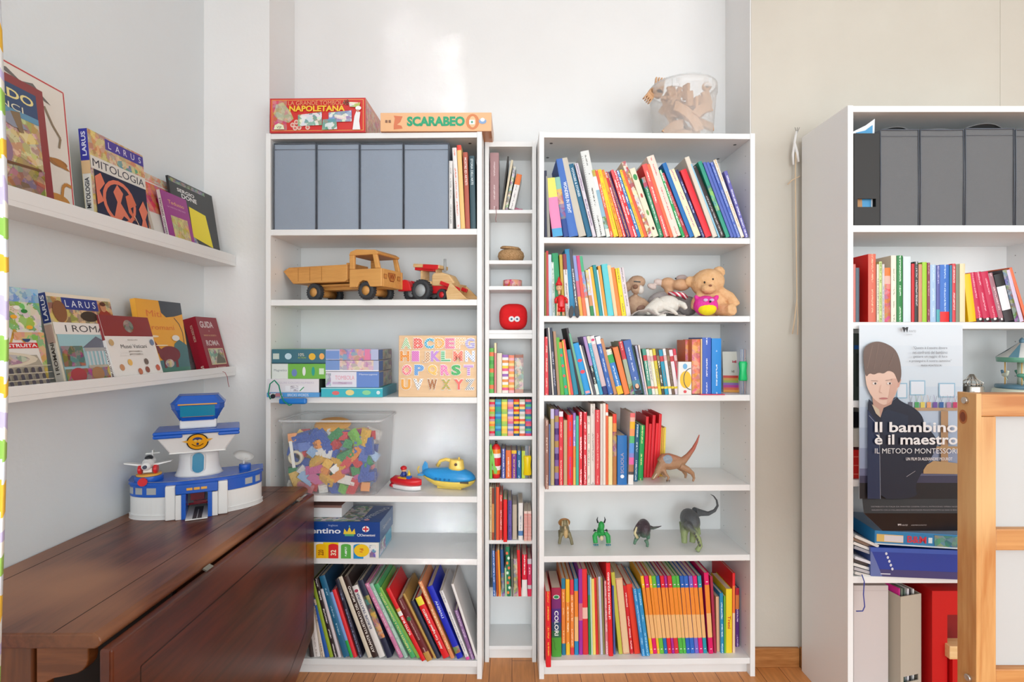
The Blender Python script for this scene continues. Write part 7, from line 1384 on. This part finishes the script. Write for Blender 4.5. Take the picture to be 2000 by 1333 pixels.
# carousel and ornament
cr = thing('toy_carousel', 'small mint and white merry-go-round ornament at the right edge', 'ornament', (X(1996, 1.86), 1.86, zf2))
cs = (Z(660, 1.86) - zf2) / .2
CRM = plain('cream_glaze', 'd8dcc8', .3); MNT = plain('mint_glaze', '5a9c84', .3); BLG = plain('blue_glaze', '5f8498', .3)
MB().lathe([(.075, 0), (.078, .01), (.076, .026), (.07, .03)], 24).build('drum_base', CRM, cr); MB().lathe([(.068, .03), (.07, .035), (.068, .042), (.02, .044)], 24).build('platform', BLG, cr)
m = MB(); prf = [(.064, .118), (.066, .134), (.03, .16), (.008, .182)]
m.lathe(prf, 16, cols=['6fae94', 'dfe0dc', 'e4e2de']); m.build('canopy', PLAST, cr)
for k in range(4): m = MB(); a = k * PI / 2 + .3; b0 = m.add([(.0665 * math.cos(a), .0665 * math.sin(a), .1345), (.0665 * math.cos(a + .4), .0665 * math.sin(a + .4), .1345), (.0085 * math.cos(a + .2), .0085 * math.sin(a + .2), .1825)]); m.face([b0, b0 + 1, b0 + 2], '6a9cb0'); m.build('canopy_stripe', PLAST, cr)
MB().lathe([(.007, .18), (.008, .19), (.004, .197), (.0001, .2)], 12).build('finial', BLG, cr); MB().cyl((0, 0, .08), .012, .078).build('centre_pole', CRM, cr)
for k in range(6):
    a = k * PI / 3 + 2.9; c_ = Vector((.048 * math.cos(a), .048 * math.sin(a), .075)); h_ = blob('horse', [('e', c_, (.014, .007, .007), (0, 0, a + PI / 2)), ('t', [c_ + Vector((-.01 * math.sin(a), .01 * math.cos(a), .002)), c_ + Vector((-.017 * math.sin(a), .017 * math.cos(a), .014))], [.005, .004]), ('t', [c_, c_ + Vector((.008, 0, -.018))], [.003, .002])], (CRM, MNT, BLG)[k % 3], cr, .002, 1)
    MB().cyl((c_[0], c_[1], .08), .0012, .078).build('pole', YP_, cr)
cr.scale = (cs,) * 3
og = thing('silver_ornament', 'small silver filigree ornament standing above the pine frame', 'ornament', (X(1898, 1.8), 1.8, zf2))
SLV = plain('silver', 'c8c4bc', .25, metal=.9)
og_h = Z(732, 1.8) - zf2
MB().cyl((0, 0, og_h * .27), .032, og_h * .54).build('base', SLV, og, bevel=.003); MB().cyl((0, 0, og_h * .62), .026, .004).build('tier', SLV, og); MB().cyl((.0, 0, og_h * .78), .016, .003).build('tier', SLV, og)
for k in range(7):
    a = 2 * PI * k / 7; MB().tube([(.024 * math.cos(a), .024 * math.sin(a), og_h * .54), (.03 * math.cos(a), .03 * math.sin(a), og_h * .68), (.014 * math.cos(a), .014 * math.sin(a), og_h * .8), (.004 * math.cos(a), .004 * math.sin(a), og_h * 1.0)], .0018, n=6).build('scroll', SLV, og)
# ================================================================ film poster
Yp2 = YF_ - .012
po = thing('film_poster', 'hanging film poster of a boy in a dark jacket, lower edge curled', 'poster', (X(1678, Yp2), Yp2, Z(975, Yp2)))
S_ = Yp2 / F
def q(px, py): return ((px - 1678) * S_, (975 - py) * S_)
POSTER = paint('poster_print', .55)
m = MB()
def mrect(a, b_, c, d, *k): p, r_ = q(a, d), q(c, b_); m.rect(p[0], p[1], r_[0], r_[1], *k)
def chk(p, n=2):
    for _ in range(n): p = [r for i in range(len(p)) for a, b_ in [(p[i], p[(i + 1) % len(p)])] for r in ((a[0] * .75 + b_[0] * .25, a[1] * .75 + b_[1] * .25), (a[0] * .25 + b_[0] * .75, a[1] * .25 + b_[1] * .75))]
    return p
def mpoly(pts, *k): m.poly([q(*p) for p in (chk(pts) if len(pts) > 6 and pts[0][0] < 1760 and pts[0][1] > 660 else pts)], *k)
WR = 1880
m.box(0, q(WR, 0)[0], 0, .0006, 0, q(0, 636)[1], 'd8e0e8')
for i, c in enumerate(('d6dde4', 'd2dae2', 'cdd8e2', 'c4d2e0', 'b8c8dc', 'a8b8d0', '8f9cba')): mrect(1678, 636 + i * 40, WR, 636 + (i + 1) * 40 + .5, c)
mrect(1678, 916, WR, 930, '6a6f90'); mrect(1678, 930, WR, 945, '3c3c58'); mrect(1678, 944, WR, 975, '16141c')
for a, b_, c, d in ((1750, 749, 1771, 779), (1776, 744, 1806, 773), (1832, 749, 1864, 777)): mrect(a, b_, c, d, '8fb8d0'); mrect(a + 2, b_ + 2, c - 2, d - 2, 'd8e0ea')
mrect(1782, 797, 1868, 803, 'b89878')
for x_, c in ((1773, '6a6a78'), (1785, '4aa060'), (1796, 'd8c860'), (1808, 'e0a070'), (1820, '7050a0'), (1832, '3060a0'), (1846, 'b080a8'), (1858, 'c03868')): mrect(x_, 786, x_ + 8, 797, c); m.line([q(x_ + 4, 786), q(x_ + 1, 772)], .0008, c); m.line([q(x_ + 4, 786), q(x_ + 7, 774)], .0008, '607080')
mrect(1834, 803, 1848, 905, 'b08c68'); mpoly([(1800, 912), (1820, 900), (1868, 905), (1868, 926), (1800, 925)], 'b8986c'); mrect(1822, 872, 1868, 878, 'b89468')
mpoly([(1691, 778), (1697, 783), (1716, 800), (1724, 797), (1747, 772), (1753, 783), (1780, 795), (1798, 812), (1802, 832), (1822, 850), (1828, 870), (1815, 895), (1795, 925), (1783, 950), (1790, 974), (1691, 974)], '161e34')
mpoly([(1691, 800), (1712, 830), (1716, 974), (1691, 974)], '1c2c50'); mpoly([(1717, 810), (1730, 800), (1770, 812), (1768, 850), (1722, 850)], '1a2740'); m.line([q(1694, 812), q(1708, 828), q(1714, 850), q(1716, 974)], .0011, 'a8b0c0'); m.line([q(1722, 793), q(1730, 790), q(1748, 776)], .0011, '8090a8')
mpoly([(1700, 775), (1742, 775), (1737, 790), (1722, 797), (1716, 815), (1702, 795)], 'c09888'); mpoly([(1699, 790), (1713, 800), (1716, 816), (1707, 808)], 'c8b8a0')
el_ = lambda px, py, rx, ry, c, **k: m.disc(*q(px, py), rx * S_, ry * S_, c, **k)
mpoly([(1686, 720), (1748, 716), (1753, 745), (1747, 768), (1738, 783), (1725, 792), (1715, 789), (1702, 779), (1693, 765), (1687, 748)], 'e0bfae'); mpoly([(1748, 735), (1756, 742), (1752, 756), (1746, 760)], 'd0a090')
mpoly([(1736, 740), (1750, 740), (1746, 768), (1737, 783), (1727, 791), (1732, 770)], 'd0a898')
mpoly([(1682, 694), (1684, 680), (1695, 671), (1710, 667), (1728, 672), (1745, 683), (1754, 705), (1757, 735), (1751, 751), (1747, 740), (1742, 728), (1730, 724), (1722, 731), (1712, 728), (1703, 733), (1694, 729), (1688, 738), (1684, 722)], '6e5a52')
for a, b_ in (((1690, 720), (1700, 676)), ((1703, 722), (1712, 672)), ((1716, 720), (1728, 680)), ((1732, 716), (1742, 690))): m.line([q(*a), q(*b_)], .0012, '8a746a')
m.line([q(1697, 744), q(1710, 745)], .0012, '7a6058'); m.line([q(1725, 744), q(1738, 742)], .0012, '7a6058')
for x_ in (1704, 1732): el_(x_, 749.5, 4.5, 2.2, 'e8e0dc'); el_(x_ + 1, 749.5, 2, 2, '3a3030')
m.line([q(1716, 752), q(1713, 766), q(1718, 768)], .001, 'c09080'); el_(1721, 778.5, 8, 1.8, 'c07878'); m.line([q(1713, 778), q(1729, 778)], .0006, '8a4848')
txt = lambda t, cx, cy, h_, w_, c, **k: m.text(t, *q(cx, cy), h_ * S_, c, w=w_ * S_, **k)
for i, (t, w_) in enumerate((('"Questo è il nostro dovere', 66), ('nei confronti del bambino:', 68), ('gettare un raggio di luce', 66), ('e proseguire il nostro cammino"', 82))): txt(t, 1811, 680.5 + 8.5 * i, 6, w_, '70757e')
txt('MARIA MONTESSORI', 1813, 714.5, 3.6, 40, '50545c')
mpoly([(1756, 640), (1760, 651), (1763, 644), (1766, 651), (1768, 640), (1764, 640), (1763, 642), (1760, 640)], '26262c'); txt('WANTED', 1776, 648, 4, 14, '8a8e96'); txt('CINEMA', 1770, 654.5, 2, 12, 'a0a4ac')
txt('Il bambino', 1783, 834, 20, 160, 'f2f2f4', bold=True); txt('è il maestro', 1783, 858, 20, 161, 'f2f2f4', bold=True); txt('IL METODO MONTESSORI', 1783, 880, 10, 160, 'e8eaee'); txt('UN FILM DI ALEXANDRE MOUROT', 1808, 895.5, 6, 90, 'e0e0e4', bold=True)
m.line([q(1764, 930), q(1781, 919)], .0012, 'b0b0b8')
m.build('printed_sheet', POSTER, po)
def tail(pts_y, name, fn):   # a lower flap: from height zt0 at depth y0 to zb0 at depth y1
    (ya, za, xa0, xa1), (yb, zb_, xb0, xb1) = pts_y; mm_ = MB(); b0 = mm_.add([(xb0, yb, zb_), (xb1, yb, zb_), (xa1, ya, za), (xa0, ya, za)]); mm_.face([b0, b0 + 1, b0 + 2, b0 + 3], '1a161a'); b1_ = mm_.add([(xb0, yb + .0006, zb_), (xb1, yb + .0006, zb_), (xa1, ya + .0006, za), (xa0, ya + .0006, za)]); mm_.face([b1_ + 3, b1_ + 2, b1_ + 1, b1_], 'b0b0b0')
    L_ = math.hypot(za - zb_, ya - yb); mm_.M = Matrix.Translation((0, yb, zb_)) @ Matrix.Rotation(math.atan2(ya - yb, za - zb_) * -1, 4, 'X'); fn(mm_, L_); return mm_.build(name, POSTER, po)
XR = q(WR, 0)[0]; S2 = S_
def f1(m_, L_):
    m_.text('REALIZZATO CON LA COLLABORAZIONE DI MONTESSORI FRANCE PRODOTTO DA DANS LE SENS DE LA VIE', XR * .55, L_ * .22, .0035, 'a0989c', w=XR * .9); m_.text('DISTRIBUITO IN ITALIA DA WANTED CINEMA CON IL PATROCINIO OPERA NAZIONALE', XR * .55, L_ * .45, .0035, 'a0989c', w=XR * .9)
tail(((0, 0, .01, XR), (-.014, q(0, 1001)[1], .006, XR)), 'upper_curl', f1)
tail(((-.014, q(0, 1001)[1], .006, XR), (.01, q(0, 1040)[1], q(1728, 0)[0], XR)), 'lower_curl', lambda m_, L_: (m_.poly([(.125, L_ * .4), (.129, L_ * .28), (.132, L_ * .36), (.135, L_ * .28), (.137, L_ * .4)], 'd8d8dc'), m_.text('WANTED', .148, L_ * .33, .006, 'd0d0d4', w=.022), m_.text('#ILBAMBINOILMAESTRO', .195, L_ * .33, .005, 'c0c0c4', w=.05)))
# ================================================================ pine bed frame at the right edge
PV = wood('pine_upright', 'cc985e', 'b4743a', 'z', 5, .45, 3.5, 0, 'd6ae78'); PH = wood('pine_rail', 'c48a50', 'ac6a32', 'x', 5, .45, 3.5, 0, 'cc9a60')
bf_ = thing('bed_frame', 'pine bed frame with white infill panels at the right edge', 'bed', (0, 0, 0)); Yb2 = 1.0
Yb2 = .95; xa = .8206; zt_ = Z(770, Yb2); zr = Z(815, Yb2); xc = X(1947, Yb2)
MB().box(xa, xa + .0095, Yb2, Yb2 + .041, 0, zt_).build('corner_post', PV, bf_, bevel=.001); MB().box(xa + .0098, 1.5, Yb2 + .001, Yb2 + .04, zr, zt_ - .001).build('top_rail', PH, bf_, bevel=.002)
MB().box(xa + .0098, xc, Yb2 + .0015, Yb2 + .04, 0, zr - .0004).build('stile', PV, bf_, bevel=.001)
for a, b_ in ((1036, 1078), (1311, 1345)): MB().box(xc + .0006, 1.5, Yb2 + .003, Yb2 + .038, Z(b_, Yb2), Z(a, Yb2)).build('cross_rail', PH, bf_, bevel=.002)
for a, b_ in ((815, 1036), (1078, 1311)): MB().box(xc, 1.5, Yb2 + .016, Yb2 + .024, Z(b_, Yb2), Z(a, Yb2)).build('white_panel', plain('panel_grey_white', 'b9b8b6', .5), bf_)
onleft = lambda px, py: (.8206 * 1050 / (px - 1000), CZ - (py - 667) / F * (.8206 * 1050 / (px - 1000)))
for px, py in ((1887, 783), (1893, 1325)): y_, z_ = onleft(px, py); MB().cyl((xa - .002, y_, z_), .0062, .006, (0, PI / 2, 0)).build('bolt', SLV, bf_, bevel=.001)
y_, z_ = onleft(1881, 815); m = MB(); m.M = Matrix.Translation((xa, 0, 0)) @ Matrix.Rotation(-PI / 2, 4, 'Z'); m.disc(-y_, z_, .009, .013, 'a8602c', n=24); m.disc(-y_, z_, .006, .009, '7a3818', n=24); m.build('knot', GLOSS, bf_)
# ================================================================ curtain at the left edge
n = NT('checked_cotton', .9); tc = n.a('ShaderNodeTexCoord'); sp = n.a('ShaderNodeSeparateXYZ'); n.l(tc.outputs['Object'], sp.inputs[0])
no = n.a('ShaderNodeTexNoise', Scale=14.0, Detail=1.0); n.l(tc.outputs['Object'], no.inputs['Vector'])
zc = n.math('MODULO', n.math('ADD', n.math('MULTIPLY', sp.outputs[2], 7.5), n.math('MULTIPLY', no.outputs[0], .5)), 1.0)
rp = n.a('ShaderNodeValToRGB'); rp.color_ramp.interpolation = 'CONSTANT'; n.l(zc, rp.inputs[0]); el0 = rp.color_ramp.elements; el0[0].color = (*lin('e8eef0'), 1); el0[0].position = 0; el0[1].color = (*lin('f0c040'), 1); el0[1].position = .2
for p_, c in ((.38, 'dce6f0'), (.55, '9cc860'), (.72, 'ecece4'), (.86, 'c8c0e8')): e_ = el0.new(p_); e_.color = (*lin(c), 1)
n.l(rp.outputs[0], n.b.inputs['Base Color'])
m = MB(); NX, NZ = 40, 30
def cf(u, v): return (-.584 - .0045 * math.sin(5 * v * 2.4) + .004 * math.sin(13 * v + 1) - .3 * u, .6 + .028 * math.sin(u * 26 + .6 * math.sin(4 * v)), .25 + 2.3 * v)
b0 = m.add([cf(i / NX, j / NZ) for j in range(NZ + 1) for i in range(NX + 1)])
for j in range(NZ):
    for i in range(NX): m.face([b0 + j * (NX + 1) + i, b0 + j * (NX + 1) + i + 1, b0 + (j + 1) * (NX + 1) + i + 1, b0 + (j + 1) * (NX + 1) + i], 'ffffff', sm=True)
cu_ = m.build('curtain', n.m); cu_.modifiers.new('s', 'SOLIDIFY').thickness = .002; tag(cu_, 'green yellow and white checked curtain edge at the far left', 'curtain')
# ================================================================ cord on the case's back edge
cd = thing('tie_cord', 'beige cord and white bow hanging behind the far right bookcase side', 'cord', (X(1562, 2.03), 2.042, Z(255, 2.03)))
s_ = 2.03 / F; w_ = lambda dx, dy, y=0: (dx * s_ - .008, y, -dy * s_)
CRD = plain('beige_cord', 'd8bfa0', .9); WB = plain('white_ribbon', 'e8e6e4', .8)
MB().tube([w_(0, 30), w_(-1, 90), w_(0, 180), w_(1, 260), w_(2, 330), w_(-3, 372), w_(-7, 398)], .0025, n=6).build('cord', CRD, cd); MB().tube([w_(2, 330), w_(4, 372), w_(3, 400)], .0018, n=6).build('cord', CRD, cd)
MB().tube([w_(1, 0), w_(-3, 22), w_(2, 42), w_(5, 60)], [.004, .005, .006, .004], n=6).build('ribbon', WB, cd); MB().tube([w_(-3, 22), w_(-6, 45), w_(-5, 66)], [.004, .005, .004], n=6).build('ribbon', WB, cd)
MB().tube([w_(-16, 104), w_(-8, 96), w_(0, 92), w_(8, 88)], .0022, n=6).build('knot', CRD, cd)
for dx in (-2, 3, 7): MB().tube([w_(2, 4), w_(dx, -8)], .0009, n=5).build('frayed_end', plain('dark_thread', '707070', .9), cd)
